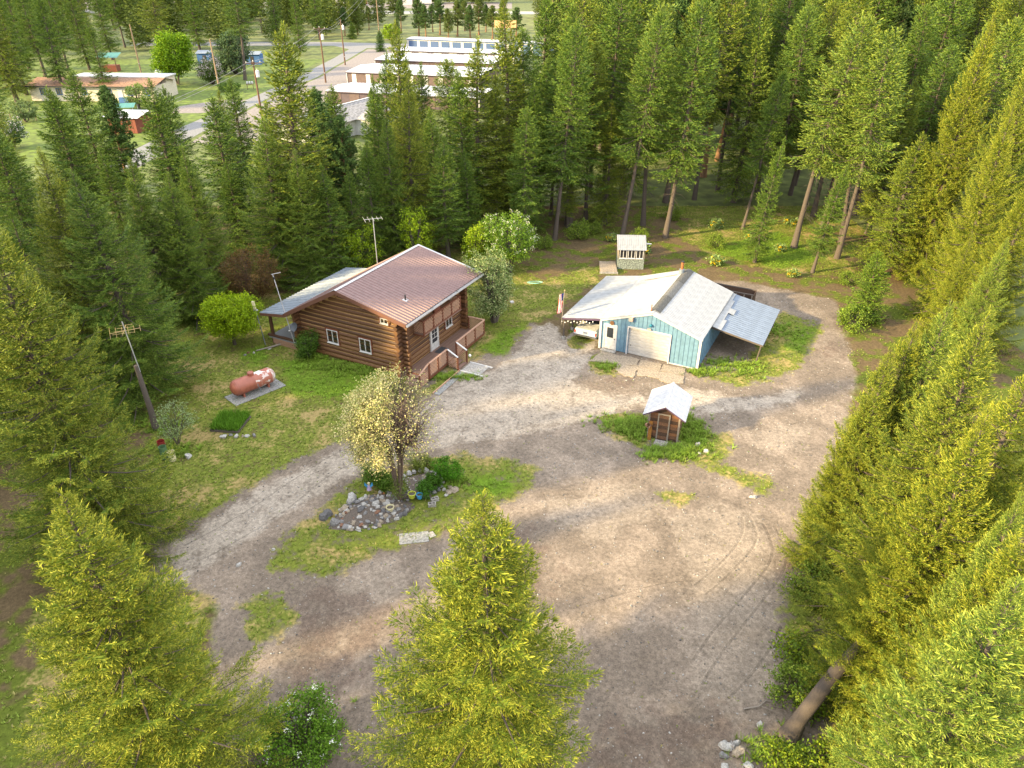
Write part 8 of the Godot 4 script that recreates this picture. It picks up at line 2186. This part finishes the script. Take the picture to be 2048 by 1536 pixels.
	for x in [-2.4, -1.2]: rod("wheel", M["rubber"], o, Vector3(x, 0.5, 1.0), Vector3(x, 0.5, 1.4), 0.5)
	bx("hitch", M["iron"], o, Vector3(4.2, 0.7, 0), Vector3(1.6, 0.2, 0.3))
	o = thing("rust_truck", "rust red truck parked left of the white workshop", "truck", Vector3(-82.0, 0, -470.0), 0.2)
	bx("cab", M["red wall"], o, Vector3(-2.4, 1.8, 0), Vector3(2.4, 2.6, 2.4), Basis.IDENTITY, 0.2)
	bx("bed", M["weathered"], o, Vector3(1.6, 1.4, 0), Vector3(5.2, 1.5, 2.4), Basis.IDENTITY, 0.1)
	for x in [-2.4, 0.8, 2.6]: rod("wheel", M["rubber"], o, Vector3(x, 0.5, 0.9), Vector3(x, 0.5, 1.3), 0.5)
	# far wood that closes the view
	var k := {"old": Color(0.075, 0.11, 0.025), "fresh": Color(0.16, 0.19, 0.04), "lengths": [1.0, 2.0, 3.2], "ds": 0.6, "dt": 0.5, "tw": 0.13, "tl": 0.6, "droop": -0.3}
	var q := conifer(18.0, 3.2, 0.12, 0.8, with_len(boughs(k), k), k)
	var xf := []
	var cl := []
	for a in [[-330, -75, -430, -235, 230], [-75, -52, -380, -275, 14], [40, 330, -420, -170, 240], [-400, 400, -640, -520, 420], [-60, 0, -500, -486, 22], [10, 120, -400, -300, 60]]:
		for i in a[4]:
			var s := rnd(0.8, 1.35)
			xf.append(Transform3D(yaw(rnd(0, TAU)).scaled(Vector3(s * 1.1, s, s * 1.1)), Vector3(rnd(a[0], a[1]), 0, rnd(a[2], a[3]))))
			cl.append(Color(1, 1, 1) * rnd(0.8, 1.2))
	scatter("far_wood", q[1], M["needles green"], xf, cl, "distant mass of conifers closing the view at the top", "woods")

func build_things() -> void:
	build_cabin()
	build_garage()
	build_car()
	build_sheds()
	build_yard_things()
	build_plants()
	build_background()

# ---------------------------------------------------------------- the scene
func _ready() -> void:
	rng.seed = 7
	var cam := Camera3D.new()
	cam.name = "camera"
	cam.fov = 55.82
	cam.near = 0.3
	cam.far = 3000.0
	add_child(cam)
	cam.position = Vector3(0, 24, 0)
	cam.rotation_degrees = Vector3(-30.5, 0, 0)
	var env := Environment.new()
	var sm := ProceduralSkyMaterial.new()
	sm.sky_top_color = Color(0.85, 0.865, 0.89)
	sm.sky_horizon_color = Color(0.97, 0.94, 0.89)
	sm.sky_curve = 0.2
	sm.ground_bottom_color = Color(0.3, 0.3, 0.25)
	sm.ground_horizon_color = Color(0.75, 0.75, 0.72)
	sm.sun_angle_max = 12.0
	var sky := Sky.new()
	sky.sky_material = sm
	env.background_mode = Environment.BG_SKY
	env.sky = sky
	env.background_energy_multiplier = 1.2
	env.tonemap_mode = Environment.TONE_MAPPER_LINEAR
	env.tonemap_exposure = 3.0
	env.sdfgi_enabled = true
	env.ssao_enabled = true
	env.ssil_enabled = true
	var we := WorldEnvironment.new()
	we.name = "environment"
	we.environment = env
	add_child(we)
	var sun := DirectionalLight3D.new()
	sun.name = "sun"
	sun.light_energy = 1.6
	sun.light_color = Color(1.0, 0.89, 0.66)
	sun.light_angular_distance = 1.5
	sun.shadow_enabled = true
	add_child(sun)
	sun.look_at_from_position(Vector3(-0.9, 0.345, 0.36), Vector3.ZERO)
	build_materials()
	build_land()
	build_yard()
	print("yard ", Time.get_ticks_msec())
	build_forest()
	print("forest ", Time.get_ticks_msec())
	build_grass()
	build_things()
	print("done ", Time.get_ticks_msec())
